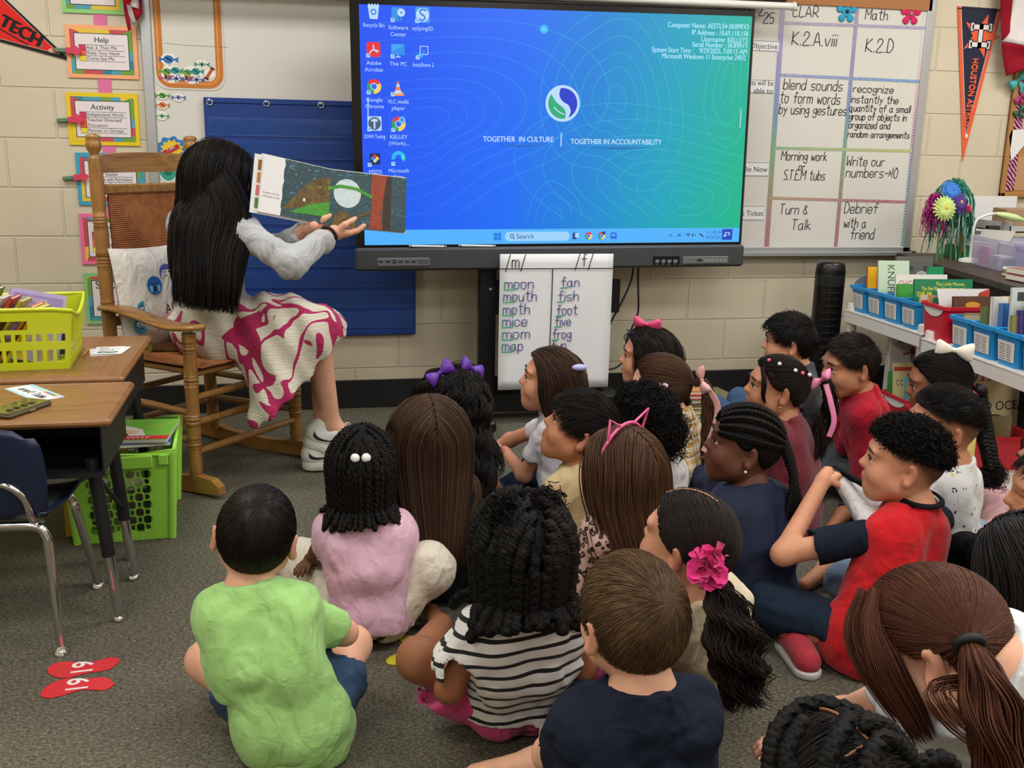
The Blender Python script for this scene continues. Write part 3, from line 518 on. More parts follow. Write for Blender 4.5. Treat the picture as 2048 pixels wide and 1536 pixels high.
def Slogo(cx, cy, r, outer, base, a_, b_):
    F.disc(cx, cy, r, outer, 0, n=48); F.disc(cx, cy, r*.84, base, 1, n=48); k = r*.84
    R1 = [(cx+k*math.cos(w), cy+k*math.sin(w)) for w in np.linspace(1.75, -1.15, 30)]; inner = [(cx+k*x, cy+k*y) for x, y in smooth(np.array([(.42, -.90), (.55, -.5), (.40, -.12), (.05, .10), (-.18, .35), (-.25, .62), (-.18, .98)]), 6)]; F.poly(R1+inner, a_, 2)
    L1 = [(cx+k*math.cos(w), cy+k*math.sin(w)) for w in np.linspace(2.5, 4.9, 26)]; in2 = [(cx+k*x, cy+k*y) for x, y in smooth(np.array([(.18, -.98), (.22, -.6), (.05, -.30), (-.32, -.02), (-.55, .22), (-.80, .6)]), 6)]; F.poly(L1+in2, b_, 2)
    F.line([(cx+k*x, cy+k*y) for x, y in smooth(np.array([(-.6, -.25), (-.25, -.55), (.12, -.72)]), 5)], r*.06, outer, 3)
a = tv(1125.5, 207); r = (tv(1160, 207)-tv(1091, 207))[0]/2; Slogo(a[0], a[1], r, pale, pale, E_('navy', '#0a30c8'), E_('leaf', '#18a878'))
a = tv(1088, 58.5); F.disc(a[0], a[1], .018, E_('assist', '#30b4f4')); F.rect(a[0]-.008, a[1]-.006, a[0]+.008, a[1]+.006, E_('assist2', '#58ccf8'), 1); a, b = tv(1482, 218), tv(1480, 255); F.line([a, b], .004, pale)
iw = (tv(811, 173)-tv(783, 173))[0]
def icon(px, py, kind, lab, arrow=True):
    x, y = tv(px, py); s = iw/2; Rr = lambda a, b, c, d, m, u=0: F.rect(x+a*s, y+b*s, x+c*s, y+d*s, m, u); red, yel, grn, blu, wh = E_('red', '#e8202c'), E_('yellow', '#f8cc50'), E_('green', '#109a68'), E_('mid', '#1c8ae8'), pale
    if kind == 'bin': F.poly([(x-.55*s, y-s), (x+.55*s, y-s), (x+.8*s, y+.85*s), (x-.8*s, y+.85*s)], pale); F.ring(x, y-.05*s, s*.22, s*.42, blu, 1); [F.poly([(x+(i*.4-.8)*s, y+.8*s), (x+(i*.4-.4)*s, y+.8*s), (x+(i*.4-.6)*s, y+1.1*s)], pale) for i in range(4)]
    elif kind == 'soft': Rr(-.9, -.9, .5, .9, E_('box1', '#1c90e4')); F.disc(x+.45*s, y+.2*s, .55*s, pale, 1); F.disc(x+.45*s, y+.2*s, .15*s, blu, 2); F.poly([(x-.1*s, y-.2*s), (x+.5*s, y-.4*s), (x, y-1.1*s)], E_('box2', '#1070d0'), 2)
    elif kind == 'S': Rr(-1, -1.05, 1, 1.05, E_('tile', '#3a9cf4')); F.disc(x, y, .93*s, pale, 1); F.line([(x+s*a_, y+s*b_) for a_, b_ in smooth(np.array([(.45, .6), (.05, .75), (-.35, .5), (-.2, .12), (.25, -.15), (.3, -.5), (-.05, -.75), (-.45, -.55)]), 5)], s*.22, E_('tile2', '#1a78d8'), 2)
    elif kind == 'pdf': F.poly([(x+(.72+.25*math.cos(w))*sx*s, y+(.75+.25*math.sin(w))*sy*s) for sx, sy, ws in ((1, 1, (0, .8, 1.57)), (-1, 1, (1.57, .8, 0)), (-1, -1, (0, .8, 1.57)), (1, -1, (1.57, .8, 0))) for w in ws], red); [F.line([(x, y), (x+.62*s*math.cos(w), y+.62*s*math.sin(w))], s*.16, wh, 1) for w in (1.57, 3.75, 5.7)]; F.line([(x-.5*s, y-.45*s), (x, y+.05*s), (x+.7*s, y-.2*s)], s*.14, wh, 1)
    elif kind == 'pc': Rr(-.95, -.6, .95, .85, blu); F.poly([(x-.95*s, y+.85*s), (x+.95*s, y+.85*s), (x-.95*s, y-.3*s)], E_('mid2', '#30a4f0'), 1); Rr(-.35, -.95, .35, -.82, wh); Rr(-.08, -.9, .08, -.6, wh)
    elif kind == 'share': [F.line([(x+a_*s, y+b_*s) for a_, b_ in ((-.4, -.4), (-.4, .7), (.7, .7), (.7, -.4), (-.4, -.4))], s*.14, wh)]; Rr(-.7, -.8, -.05, -.3, E_('azure', '#28b4fc'), 1); F.disc(x+.1*s, y, .2*s, blu, 1)
    elif kind in ('chrome', 'chromeK'):
        for a0, a1, m in ((.52, 2.62, red), (2.62, 4.71, grn), (4.71, 6.80, yel)): F.ring(x, y, .42*s, 1.02*s, m, 0, a0, a1, 14)
        F.disc(x, y, .5*s, wh, 1); F.disc(x, y, .38*s, E_('core', '#1060e8'), 2)
        if kind == 'chromeK': F.disc(x+.5*s, y+.55*s, .5*s, E_('avatar', '#60b8f8'), 3); F.disc(x+.5*s, y+.6*s, .2*s, E_('avatar2', '#2878d8'), 4)
    elif kind == 'vlc': F.poly([(x-.9*s, y-s), (x+.9*s, y-s), (x+.62*s, y-.45*s), (x-.62*s, y-.45*s)], E_('orange', '#f89838')); [F.poly([(x-w0*s, y+h0*s), (x+w0*s, y+h0*s), (x+w1*s, y+h1*s), (x-w1*s, y+h1*s)], m, 1) for w0, h0, w1, h1, m in ((.5, -.7, .38, -.25, wh), (.38, -.25, .27, .2, E_('orange2', '#f47828')), (.27, .2, .17, .6, wh), (.17, .6, .06, 1, E_('orange2', '#f47828')))]
    elif kind == 'iowa': Rr(-1, -1, 1, 1, pale); F.disc(x, y, .9*s, E_('slate', '#40587c'), 1); Rr(-.12, -.7, .12, .7, pale, 2); F.rect(x-.45*s, y+.25*s, x+.45*s, y+.6*s, pale, 2)
    elif kind == 'msds': Rr(-.75, -.8, .75, .8, E_('night', '#102040')); [F.poly([(x+(a_+p)*s, y+(b_+q)*s) for p, q in ((0, -.3), (.3, 0), (0, .3), (-.3, 0))], m, 1) for a_, b_, m in ((0, .4, red), (-.33, .07, blu), (.33, .07, yel), (0, -.26, wh))]
    elif kind == 'edge': F.ring(x, y, .45*s, 1.0*s, E_('edge1', '#20b4ec'), 0, -.3, 3.4); F.ring(x+.35*s, y+.05*s, .05*s, .62*s, E_('edge2', '#30d8e0'), 1, -1.0, 1.2)
    if arrow: F.rect(x-1.05*s, y-1.1*s, x-.5*s, y-.55*s, wh, 5); F.line([(x-.92*s, y-.95*s), (x-.64*s, y-.68*s)], s*.09, blu, 6); F.line([(x-.85*s, y-.67*s), (x-.63*s, y-.67*s), (x-.63*s, y-.88*s)], s*.09, blu, 6)
    for i, l_ in enumerate(lab.split('|')): F.text(l_, x, y-s*1.1-.028-.026*i, .0225, pale, 'c', wmax=.086)
for a in ((747, 23, 'bin', 'Recycle Bin', 0), (796, 28, 'soft', 'Software|Center'), (845, 30, 'S', 'mySpringISD'), (747, 99, 'pdf', 'Adobe|Acrobat'), (796, 101, 'pc', 'This PC'), (846, 103, 'share', 'InstaShare 2'), (748, 173, 'chrome', 'Google|Chrome'), (796, 177, 'vlc', 'VLC media|player'), (749, 247, 'iowa', 'IOWA Testing'), (797, 248, 'chromeK', 'KELLEY|(Work)...'), (750, 318, 'msds', 'MSDS'), (797, 316, 'edge', 'Microsoft|Edge')): icon(*a)
F.line([tv(736, 197), tv(736, 232)], .004, pale)
ty = (v0+tb1)/2; X = lambda px: tv(px, 474)[0]
for i in (-1, 1):
    for j in (-1, 1): F.rect(X(995)+i*.0085-.0075, ty+j*.0085-.0075, X(995)+i*.0085+.0075, ty+j*.0085+.0075, E_('win', '#1478e0'))
sx0, sx1 = X(1012), X(1137); F.rect(sx0+.015, ty-.02, sx1-.015, ty+.02, E_('search', '#9cd0fa')); F.disc(sx0+.015, ty, .02, E_('search', '#9cd0fa')); F.disc(sx1-.015, ty, .02, E_('search', '#9cd0fa')); F.ring(sx0+.026, ty+.002, .006, .009, E_('ink', '#103a70'), 1); F.line([(sx0+.031, ty-.005), (sx0+.036, ty-.011)], .003, E_('ink', '#103a70'), 1); F.text('Search', sx0+.045, ty-.009, .029, E_('ink', '#103a70'), up=1)
F.rect(X(1145), ty-.014, X(1153), ty+.014, E_('ink', '#103a70'), 1); F.rect(X(1150), ty-.006, X(1157), ty+.012, pale, 2)
for px in (1177, 1203):
    x = X(px)
    for a0, a1, m in ((.52, 2.62, E_('red', '#e8202c')), (2.62, 4.71, E_('green', '#109a68')), (4.71, 6.80, E_('yellow', '#f8cc50'))): F.ring(x, ty, .007, .0165, m, 1, a0, a1, 10)
    F.disc(x, ty, .008, pale, 2); F.disc(x, ty, .006, E_('core', '#1060e8'), 3)
F.disc(X(1207), ty+.012, .008, E_('ink', '#103a70'), 4); F.rect(X(1227)-.014, ty-.014, X(1227)+.014, ty+.014, E_('app', '#1a68d8'), 1); F.rect(X(1227)-.008, ty-.002, X(1227)+.008, ty+.008, tb, 2)
for px in (1203, 1227): F.disc(X(px), ty-.024, .002, E_('ink', '#103a70'), 1)
F.line([(X(1338), ty-.004), (X(1341), ty+.004), (X(1344), ty-.004)], .003, E_('ink', '#103a70')); F.disc(X(1358), ty, .009, E_('cloud', '#2870c8'), ry=.006); [F.ring(X(1376), ty-.008, r0, r0+.003, E_('ink', '#103a70'), 0, .8, 2.3, 8) for r0 in (.004, .009, .014)]; F.ring(X(1388), ty, .004, .007, E_('ink', '#103a70'), 0, -1, 1, 6); F.poly([(X(1386)-.006, ty-.004), (X(1386), ty-.008), (X(1386), ty+.008), (X(1386)-.006, ty+.004)], E_('ink', '#103a70')); F.line([(X(1399), ty+.006), (X(1406), ty-.006)], .006, E_('ink', '#103a70'))
F.text('11:42 AM', X(1447), ty+.006, .021, E_('ink2', '#1c58a8'), 'r'); F.text('9/29/2025', X(1447), ty-.018, .021, E_('ink2', '#1c58a8'), 'r'); F.rect(X(1444), ty-.022, X(1464), ty+.026, E_('shareb', '#0c3cc0'), 2); F.rect(X(1449), ty-.002, X(1459), ty+.012, pale, 3); F.rect(X(1451), ty, X(1457), ty+.009, E_('shareb', '#0c3cc0'), 4); F.rect(X(1447), ty-.008, X(1451), ty, pale, 5); F.build('display', o)
bar = lambda px, py: tv(px, py)
def barpart(px0, py0, px1, py1, m, name, z=.0225, r=True):
    a, b = bar(px0, py1), bar(px1, py0); mb = MB(); mb.M = TVM; mb.box(((a[0]+b[0])/2, (a[1]+b[1])/2, z), (b[0]-a[0], b[1]-a[1], .008), .003 if r else 0); return mb.build(name, m, o), a, b
p1, a, b = barpart(754, 514, 859, 532, mat('grey_button_strip', '#6a6c6f', .5, .3), 'button_strip'); F = Flat((0, 0, 0), TX, TY); F.o = F.o+TN*.0268
for i, px in enumerate((761, 775, 788, 800, 813, 826)): x = tv(px, 522); F.rect(x[0]-.009, x[1]-.004, x[0]+.009, x[1]+.004, mat('button_dark', '#26282c', .5)) if i != 2 else F.ring(x[0], x[1], .004, .009, mat('button_dark', '#26282c', .5))
x = tv(845, 522); F.rect(x[0]-.022, x[1]-.008, x[0]+.022, x[1]+.008, mat('button_dark2', '#4c4f54', .5)); F.build('buttons', p1)
p2, a, b = barpart(1303, 511, 1356, 528, mat('port_black', '#08090c', .3), 'port_panel', r=False); F = Flat((0, 0, 0), TX, TY); F.o = F.o+TN*.0268
for px in (1311, 1323, 1335, 1347): x = tv(px, 521); F.rect(x[0]-.009, x[1]-.006, x[0]+.009, x[1]+.007, mat('port_metal', '#70757c', .4)); F.text('usb', x[0]-.009, x[1]-.015, .01, mat('port_metal', '#70757c', .4))
F.build('ports', p2); p3, a, b = barpart(1361, 511, 1453, 527, mat('grey_button_strip', '#6a6c6f', .5, .3), 'button_strip'); F = Flat((0, 0, 0), TX, TY); F.o = F.o+TN*.0268
x = tv(1395, 519); F.rect(x[0]-.012, x[1]-.006, x[0]+.012, x[1]+.006, mat('button_dark', '#26282c', .5))
for px in (1407, 1415, 1422, 1430, 1438, 1446): x = tv(px, 519); F.ring(x[0], x[1], .004, .0065, mat('button_light', '#9a9ca0', .5))
F.build('buttons', p3)
for px0, px1, lab in ((818, 892, 'left stylus lying in the tray under the display'), (917, 990, 'stylus lying in the tray beside the word chart')):
    a, b = tv(px0, 502), tv(px1, 502); s_ = thing('stylus', lab, 'stylus', tuple(TBL+TX*a[0]+TY*.097+TN*.012), group='pens on the display ledge'); mb = MB(); mb.cyl((0, 0, .004), TX*(b[0]-a[0]), .0045, n=8); mb.build('barrel', mat('pen_white', '#d8d8da', .3), s_); mb = MB()
    for t_ in (.03, .95): mb.cyl(TX*(b[0]-a[0])*t_+TY*.004*(1-t_), TX*(b[0]-a[0])*(t_+.03)+TY*.004*(1-t_), .0062, n=8)
    mb.build('cap', mat('pen_grey', '#55575a', .4), s_)
Yd = -.31; st = thing('screen_stand', 'black steel stand with wheeled base under the display', 'stand', (1.12, Yd, 0)); bk = mat('black_steel', '#141416', .45, .2)
for x in (.835, 1.33): mb = MB(); mb.box((x-1.12, .02, .40), (.075, .05, .66), .004); mb.build('post', bk, st)
mb = MB(); mb.box((0, .02, .56), (.65, .04, .15), .004); mb.build('cross_plate', bk, st); mb = MB(); mb.box((0, .02, .075), (.72, .09, .06), .006); mb.build('base_beam', bk, st)
mb = MB(); mb.cyl((.845-1.12+.0, -.006, .60), (.845-1.12, -.012, .60), .006, n=8); mb.build('bolt', ALU, st)
for g in (-1, 1):
    mb = MB(); mb.box((g*.34, -.07, .065), (.07, .56, .05), .01); mb.build('foot', bk, st)
    for y in (-.30, .16):
        mb = MB(); mb.cyl((g*.34-.012, y, .022), (g*.34+.012, y, .022), .022, n=14); mb.box((g*.34, y, .042), (.03, .02, .02)); mb.build('caster', mat('caster_rubber', '#202022', .6), st)
for P_, lab in (([(1268, 525), (1262, 562), (1243, 605), (1224, 640), (1216, 660)], 'black cable hanging under the display beside the chart'), ([(1277, 525), (1276, 560), (1277, 610), (1274, 632), (1262, 660), (1252, 690), (1248, 720), (1228, 737), (1200, 738)], 'longer black cable curling down from the display')):
    A = [aty(x, y, -.24) for x, y in P_]; c = thing('cable', lab, 'cable', tuple(A[0]), group='cables under the display'); mb = MB(); mb.tube(smooth(np.array(A)), .0045, 8); mb.build('lead', mat('cable_black', '#141416', .5), c, True)
# word chart on paper
CY = -.425
def ch(px, py): p = aty(px, py, CY); return np.array((p[0], p[2]))
tl, tr, bl, br = ch(1000, 508), ch(1227, 507), ch(996, 780), ch(1221, 777); c = thing('chart_paper', 'white chart paper of m and f words below the display', 'chart', (bl[0], CY, bl[1])); cw, chh = tr[0]-tl[0], tl[1]-bl[1]; n, k = 10, 14
V = [(tl[0]+(tr[0]-tl[0])*i/n-bl[0], -.004*math.sin(i*.9+j*.5)*(j/k)*.6-.001, chh*(1-j/k)) for j in range(k+1) for i in range(n+1)]; po = ob('sheet', V, [(j*(n+1)+i, (j+1)*(n+1)+i, (j+1)*(n+1)+i+1, j*(n+1)+i+1) for j in range(k) for i in range(n)], mat('chart_white', '#d9dbde', .7), c, smooth=True); sm = po.modifiers.new('sheet', 'SOLIDIFY'); sm.thickness = .0008
F = Flat((-bl[0], -.0055, -bl[1]), (1, 0, 0), (0, 0, 1)); PUR = mat('purple_marker', '#5f5a94', .5); GRN = mat('green_marker', '#2fa070', .5)
F.line([ch(1000, 537.5), ch(1227, 536.5)], .0045, INK); F.line([ch(1105, 537), ch(1103, 600), ch(1099, 692)], .0045, INK)
def cw_(t, x0, x1, by, m, w=.0042, x_h=16): a = ch(x0, by); b = ch(x1, by); h_ = (ch(x0, by-x_h*7/4.)[1]-a[1]); F.hand(t, a[0], a[1], h_, w, m, wmax=b[0]-a[0])
cw_('/m/', 1011, 1054, 535, INK, .004, 15); cw_('/f/', 1150, 1189, 532, INK, .004, 15)
for t_, x0, x1, by in (('moon', 1009, 1070, 577), ('mouth', 1007, 1076, 602), ('moth', 1006, 1062, 628), ('mice', 1005, 1057, 652), ('mom', 1005, 1063, 677), ('map', 1004, 1048, 701)):
    cw_(t_, x0, x1, by, PUR, x_h=12); F.line([ch(x0, by-13), ch(x0-1, by+3), ch(x0+20, by+2), ch(x0+20, by-9)], .005, GRN, 1)
for t_, x0, x1, by in (('fan', 1122, 1161, 573), ('fish', 1116, 1160, 601), ('foot', 1113, 1157, 629), ('five', 1110, 1143, 651), ('frog', 1105, 1144, 677), ('fun', 1103, 1134, 699)):
    cw_(t_, x0, x1, by, PUR, x_h=11); F.line([ch(x0-2, by+3), ch(x0+12, by+2)], .005, GRN, 1)
F.build('lettering', c)
# projector screen rail above the display
a, b = aty(1100, -8, -.16), aty(1585, 13, -.16); d = b-a; a = a-d*1.6; o = thing('projection_screen', 'rolled projection screen with white bottom bar above display', 'projection screen', tuple((a+b)/2)); mb = MB(); mb.cyl(a, b, .016, n=14); mb.cyl(b, b+d*.01, .02, n=14); mb.build('bottom_bar', mat('white_bar', '#dcdad6', .4), o, True)
a2, b2 = a+np.array((0, .035, .075)), b+np.array((-.03, .035, .075)); mb = MB(); mb.cyl(a2, b2, .062, n=20); mb.build('housing', mat('dark_housing', '#2c2a2b', .5), o, True)
# black tower fan
f0 = atz(1642, 828, 0); o = thing('tower_fan', 'tall black tower fan against the wall by white shelves', 'fan', (2.50, -.27, 0)); bg = mat('fan_black', '#0f0f11', .3); mb = MB(); mb.lathe([(.13, 0), (.13, .015), (.10, .03), (.05, .035)], n=28); mb.build('base', bg, o); mb = MB(); mb.M = np.diag((1, .9, 1, 1)); mb.lathe([(.055, .03), (.068, .05), (.071, .3), (.071, .66), (.066, .695), (.058, .708), (.02, .712)], n=28); mb.build('column', bg, o)
mb = MB()
for i in range(16): mb.box((-.02, -.062, .12+i*.032), (.07, .010, .006))
mb.build('grille', mat('fan_grille', '#1d1d20', .5), o); mb = MB(); mb.M = np.diag((1, .9, 1, 1)); mb.lathe([(.0716, .60), (.0722, .605), (.0722, .645), (.0716, .65)], n=28); mb.build('band', mat('fan_gloss', '#26272a', .12), o)
# ================================================================ bodies: distance fields meshed to one continuous surface
_NT = RNG.random((32, 32, 32)).astype(np.float32)
def vnoise(P, sc):
    q = np.asarray(P)*sc; i = np.floor(q).astype(int); f = q-i; f = f*f*(3-2*f); i &= 31; j = (i+1) & 31
    x0, y0, z0, x1, y1, z1 = i[..., 0], i[..., 1], i[..., 2], j[..., 0], j[..., 1], j[..., 2]; fx, fy, fz = f[..., 0], f[..., 1], f[..., 2]
    L = lambda a, b, t: a+(b-a)*t
    return L(L(L(_NT[x0, y0, z0], _NT[x1, y0, z0], fx), L(_NT[x0, y1, z0], _NT[x1, y1, z0], fx), fy), L(L(_NT[x0, y0, z1], _NT[x1, y0, z1], fx), L(_NT[x0, y1, z1], _NT[x1, y1, z1], fx), fy), fz)-.5
def nets(D, o, h):
    s = D < 0; a = s.astype(np.int8); c = a[:-1]+a[1:]; c = c[:, :-1]+c[:, 1:]; c = c[:, :, :-1]+c[:, :, 1:]
    act = (c > 0) & (c < 8); ids = np.full(act.shape, -1, np.int32); n = int(act.sum()); ids[act] = np.arange(n); ci = np.argwhere(act)
    acc = np.zeros((n, 3)); cnt = np.zeros(n)
    for ax in range(3):
        e = np.zeros(3, int); e[ax] = 1; u, v = [k for k in range(3) if k != ax]
        for du in (0, 1):
            for dv in (0, 1):
                q = ci.copy(); q[:, u] += du; q[:, v] += dv; r = q+e
                va = D[q[:, 0], q[:, 1], q[:, 2]]; vb = D[r[:, 0], r[:, 1], r[:, 2]]; m = (va < 0) != (vb < 0); t = va[m]/(va[m]-vb[m])
                acc[m] += q[m]+e*t[:, None]; cnt[m] += 1
    V = np.asarray(o)+h*acc/np.maximum(cnt, 1)[:, None]; Q = []
    I = (slice(1, -1),)*3
    for ax in range(3):
        u, v = (ax+1) % 3, (ax+2) % 3; A = [slice(1, -1)]*3; B = [slice(1, -1)]*3; A[ax] = slice(0, -1); B[ax] = slice(1, None)
        sa = s[tuple(A)]; sb = s[tuple(B)]; g = np.argwhere(sa != sb)
        if not len(g): continue
        fl = sa[g[:, 0], g[:, 1], g[:, 2]]; g = g.copy(); g[:, u] += 1; g[:, v] += 1; q = []
        for du, dv in ((-1, -1), (0, -1), (0, 0), (-1, 0)):
            k = g.copy(); k[:, u] += du; k[:, v] += dv; q.append(ids[k[:, 0], k[:, 1], k[:, 2]])
        q = np.stack(q, 1); q[~fl] = q[~fl][:, ::-1]; Q.append(q)
    return V, np.concatenate(Q) if Q else np.zeros((0, 4), int)
def cap(a, b, ra, rb=None, k=.02): return ('c', np.asarray(a, float), np.asarray(b, float), ra, ra if rb is None else rb, k)
def ell(c, R, rad, k=.02): return ('e', np.asarray(c, float), np.asarray(R, float), np.asarray(rad, float), k)
def neg(p): return ('-',)+p
def cut(pt, n, k=.004): return ('cut', np.asarray(pt, float), _nrm(n), k)
def _bb(p):
    if p[0] == 'c': r = max(p[3], p[4]); return np.minimum(p[1], p[2])-r, np.maximum(p[1], p[2])+r
    r = np.sqrt(((p[2]*p[3][:, None])**2).sum(0)); return p[1]-r, p[1]+r
def _dist(p, X, Y, Z):
    if p[0] == 'c':
        a, b = p[1], p[2]; ba = b-a; L = max(ba@ba, 1e-9); x, y, z = X-a[0], Y-a[1], Z-a[2]; t = np.clip((x*ba[0]+y*ba[1]+z*ba[2])/L, 0, 1)
        return np.sqrt((x-t*ba[0])**2+(y-t*ba[1])**2+(z-t*ba[2])**2)-(p[3]+(p[4]-p[3])*t)
    c, R, r = p[1], p[2], p[3]; x, y, z = X-c[0], Y-c[1], Z-c[2]; q = [(x*R[i, 0]+y*R[i, 1]+z*R[i, 2])/r[i] for i in range(3)]
    k0 = np.sqrt(q[0]**2+q[1]**2+q[2]**2); k1 = np.sqrt((q[0]/r[0])**2+(q[1]/r[1])**2+(q[2]/r[2])**2); return k0*(k0-1)/np.maximum(k1, 1e-6)
def sdf_mesh(prims, h, disp=None, band=.03):
    bs = [_bb(p) for p in prims if p[0] in 'ce']; pad = 3*h+.012; lo = np.min([b[0] for b in bs], 0)-pad; hi = np.max([b[1] for b in bs], 0)+pad
    n = np.ceil((hi-lo)/h).astype(int)+1; ax = [(lo[i]+h*np.arange(n[i])).astype(np.float32) for i in range(3)]; D = np.full(n, .2, np.float32)
    for p in prims:
        if p[0] == 'cut':
            q = ((ax[0]-p[1][0])*p[2][0])[:, None, None]+((ax[1]-p[1][1])*p[2][1])[None, :, None]+((ax[2]-p[1][2])*p[2][2])[None, None, :]; D = np.maximum(D, q); continue
        sub = p[0] == '-'; g = p[1:] if sub else p; k = g[-1]; a, b = _bb(g); m = k+4*h+.01
        i0 = np.clip(np.floor((a-m-lo)/h).astype(int), 0, n); i1 = np.clip(np.ceil((b+m-lo)/h).astype(int)+1, 0, n); sl = tuple(slice(i0[i], i1[i]) for i in range(3))
        if min(i1-i0) <= 0: continue
        d = _dist(g, ax[0][sl[0]][:, None, None], ax[1][sl[1]][None, :, None], ax[2][sl[2]][None, None, :]).astype(np.float32); e = D[sl]
        if sub: e2 = -e; w = np.maximum(k-np.abs(e2-d), 0)/k; D[sl] = -(np.minimum(e2, d)-w*w*k*.25)
        else: w = np.maximum(k-np.abs(e-d), 0)/k; D[sl] = np.minimum(e, d)-w*w*k*.25
    if disp is not None:
        m = np.abs(D) < band; idx = np.argwhere(m); D[m] += disp(lo+h*idx).astype(np.float32)
    D[0] = D[-1] = .2; D[:, 0] = D[:, -1] = .2; D[:, :, 0] = D[:, :, -1] = .2
    return nets(D, lo, h)
def wrinkle(amp=.004, seed=0, axis=(0, 0, 1), fine=.5):
    ax = _nrm(axis)
    def f(P):
        Q = P+seed*3.7; w = vnoise(Q, 9)[..., None]*.12; st = Q+w; t = st@ax; S = st-np.outer(t, ax)*.55
        a = vnoise(S, 11); a2 = vnoise(S+9, 19); b = vnoise(S+5, 34); return amp*(1.0*np.maximum(1-np.abs(a)*5, -.2)+.6*np.maximum(1-np.abs(a2)*6, -.2)+1.0*a+fine*.8*b-.35)
    return f
# ---------------------------------------------------------------- strands
def tubes(Pth, rad, sides=3, rnd=None):
    """Pth (N,S,3) strand paths, rad (N,S) radii -> verts, quads, per-vertex random value"""
    N, S, _ = Pth.shape; T = np.gradient(Pth, axis=1); T /= np.linalg.norm(T, axis=2, keepdims=True)+1e-9
    A = np.cross(T, np.array((.31, .2, .93))); A /= np.linalg.norm(A, axis=2, keepdims=True)+1e-9; B = np.cross(T, A); w = 2*np.pi*np.arange(sides)/sides
    V = Pth[:, :, None]+rad[:, :, None, None]*(A[:, :, None]*np.cos(w)[None, None, :, None]+B[:, :, None]*np.sin(w)[None, None, :, None])
    i = np.arange(N)[:, None, None]*S*sides+np.arange(S-1)[None, :, None]*sides; j = np.arange(sides)[None, None]; j2 = (j+1) % sides
    Q = np.stack([i+j, i+j2, i+sides+j2, i+sides+j], -1).reshape(-1, 4)
    if rnd is None: rnd = RNG.random(N)
    return V.reshape(-1, 3), Q, np.repeat(rnd, S*sides)
def norm_(v): return v/(np.linalg.norm(v, axis=-1, keepdims=True)+1e-9)
class Head:
    def __init__(s, c, F, U=(0, 0, 1), k=1.0, roll=0):
        s.c = np.asarray(c, float); s.F = _nrm(F); R = _nrm(np.cross(s.F, U)); s.U = np.cross(R, s.F); s.R = R; s.k = k
        if roll: a = math.radians(roll); s.R, s.U = s.R*math.cos(a)-s.U*math.sin(a), s.U*math.cos(a)+s.R*math.sin(a)
        s.M = np.array([s.R, s.F, s.U]); s.rad = np.array((.0725, .0925, .084))*k; s.o = s.c+s.U*.018*k
    def p(s, r, f, u): return s.c+s.k*(r*s.R+f*s.F+u*s.U)
    def loc(s, P): return (P-s.o)@s.M.T/s.rad          # unit-sphere coordinates on the cranium
    def wld(s, q): return s.o+(q*s.rad)@s.M
    def push(s, P, off):
        q = (P-s.o)@s.M.T/(s.rad+off[..., None]); l = np.linalg.norm(q, axis=-1, keepdims=True); q = np.where(l < 1, q/np.maximum(l, 1e-6), q); return s.o+(q*(s.rad+off[..., None]))@s.M
    def prims(s, ears=True, neckto=None):
        k = s.k; P = s.p; e = lambda c, r, kk=.02: ell(P(*c), s.M, np.array(r)*k, kk*k)
        L = [e((0, -.004, .02), (.0705, .0895, .08)), e((0, .03, -.038), (.051, .048, .055), .03), cap(P(0, .054, -.080), P(0, .057, -.083), .0165*k, k=.03*k)]
        for sg in (-1, 1):
            L += [cap(P(sg*.034, .052, -.034), P(sg*.02, .056, -.055), .030*k, .023*k, .025*k), e((sg*.03, .069, .025), (.025, .013, .009), .02)]
            L += [cap(P(sg*.047, .01, -.052), P(sg*.02, .050, -.079), .02*k, .017*k, .03*k)]
        L += [cap(P(0, .080, .004), P(0, .0935, -.018), .006*k, .0085*k, .016*k)]
        for sg in (-1, 1):
            L += [cap(P(sg*.008, .087, -.021), P(sg*.0095, .084, -.023), .0062*k, k=.008*k), neg(ell(P(sg*.029, .093, .003), s.M, np.array((.019, .0155, .0105))*k, .014*k)), cap(P(sg*.015, .0795, .0115), P(sg*.044, .0725, .0105), .0055*k, .0045*k, .006*k), cap(P(sg*.017, .0785, -.007), P(sg*.041, .0735, -.0055), .0045*k, .004*k, .006*k)]
        L += [e((0, .0805, -.0460), (.0195, .0105, .0058), .006), e((0, .079, -.0540), (.017, .0105, .0062), .006), neg(ell(P(0, .093, -.0498), s.M, np.array((.019, .006, .0014))*k, .003*k))]
        for sg in (-1, 1):
            if not ears: break
            Re = frame(s.F*.35+s.R*sg*.94, s.U)[0]; Me = np.array([_nrm(s.R*sg*.88-s.F*.47), _nrm(s.F*.88*1+s.R*sg*.47), s.U])
            L += [ell(P(sg*.0795, -.012, -.006), Me, np.array((.006, .017, .028))*k, .006*k), cap(P(sg*.07, -.004, -.02), P(sg*.076, -.006, -.03), .007*k, k=.01*k), neg(ell(P(sg*.087, -.004, -.004), Me, np.array((.006, .010, .019))*k, .005*k))]
        if neckto is not None: L += [cap(P(0, -.014, -.055), neckto, .040*k, .046*k, .03*k)]
        return L
def hairline(q, line=None):
    """q unit-sphere points; True where hair grows"""
    az = np.arctan2(np.abs(q[..., 0]), q[..., 1]); u = q[..., 2]/np.maximum(np.linalg.norm(q, axis=-1), 1e-6)
    a, b = line or ([0, .55, .95, 1.18, 1.45, 1.75, 2.0, 2.5, 3.15], [.60, .56, .32, .02, -.16, -.05, -.44, -.72, -.78]); return u-np.interp(az, a, b)
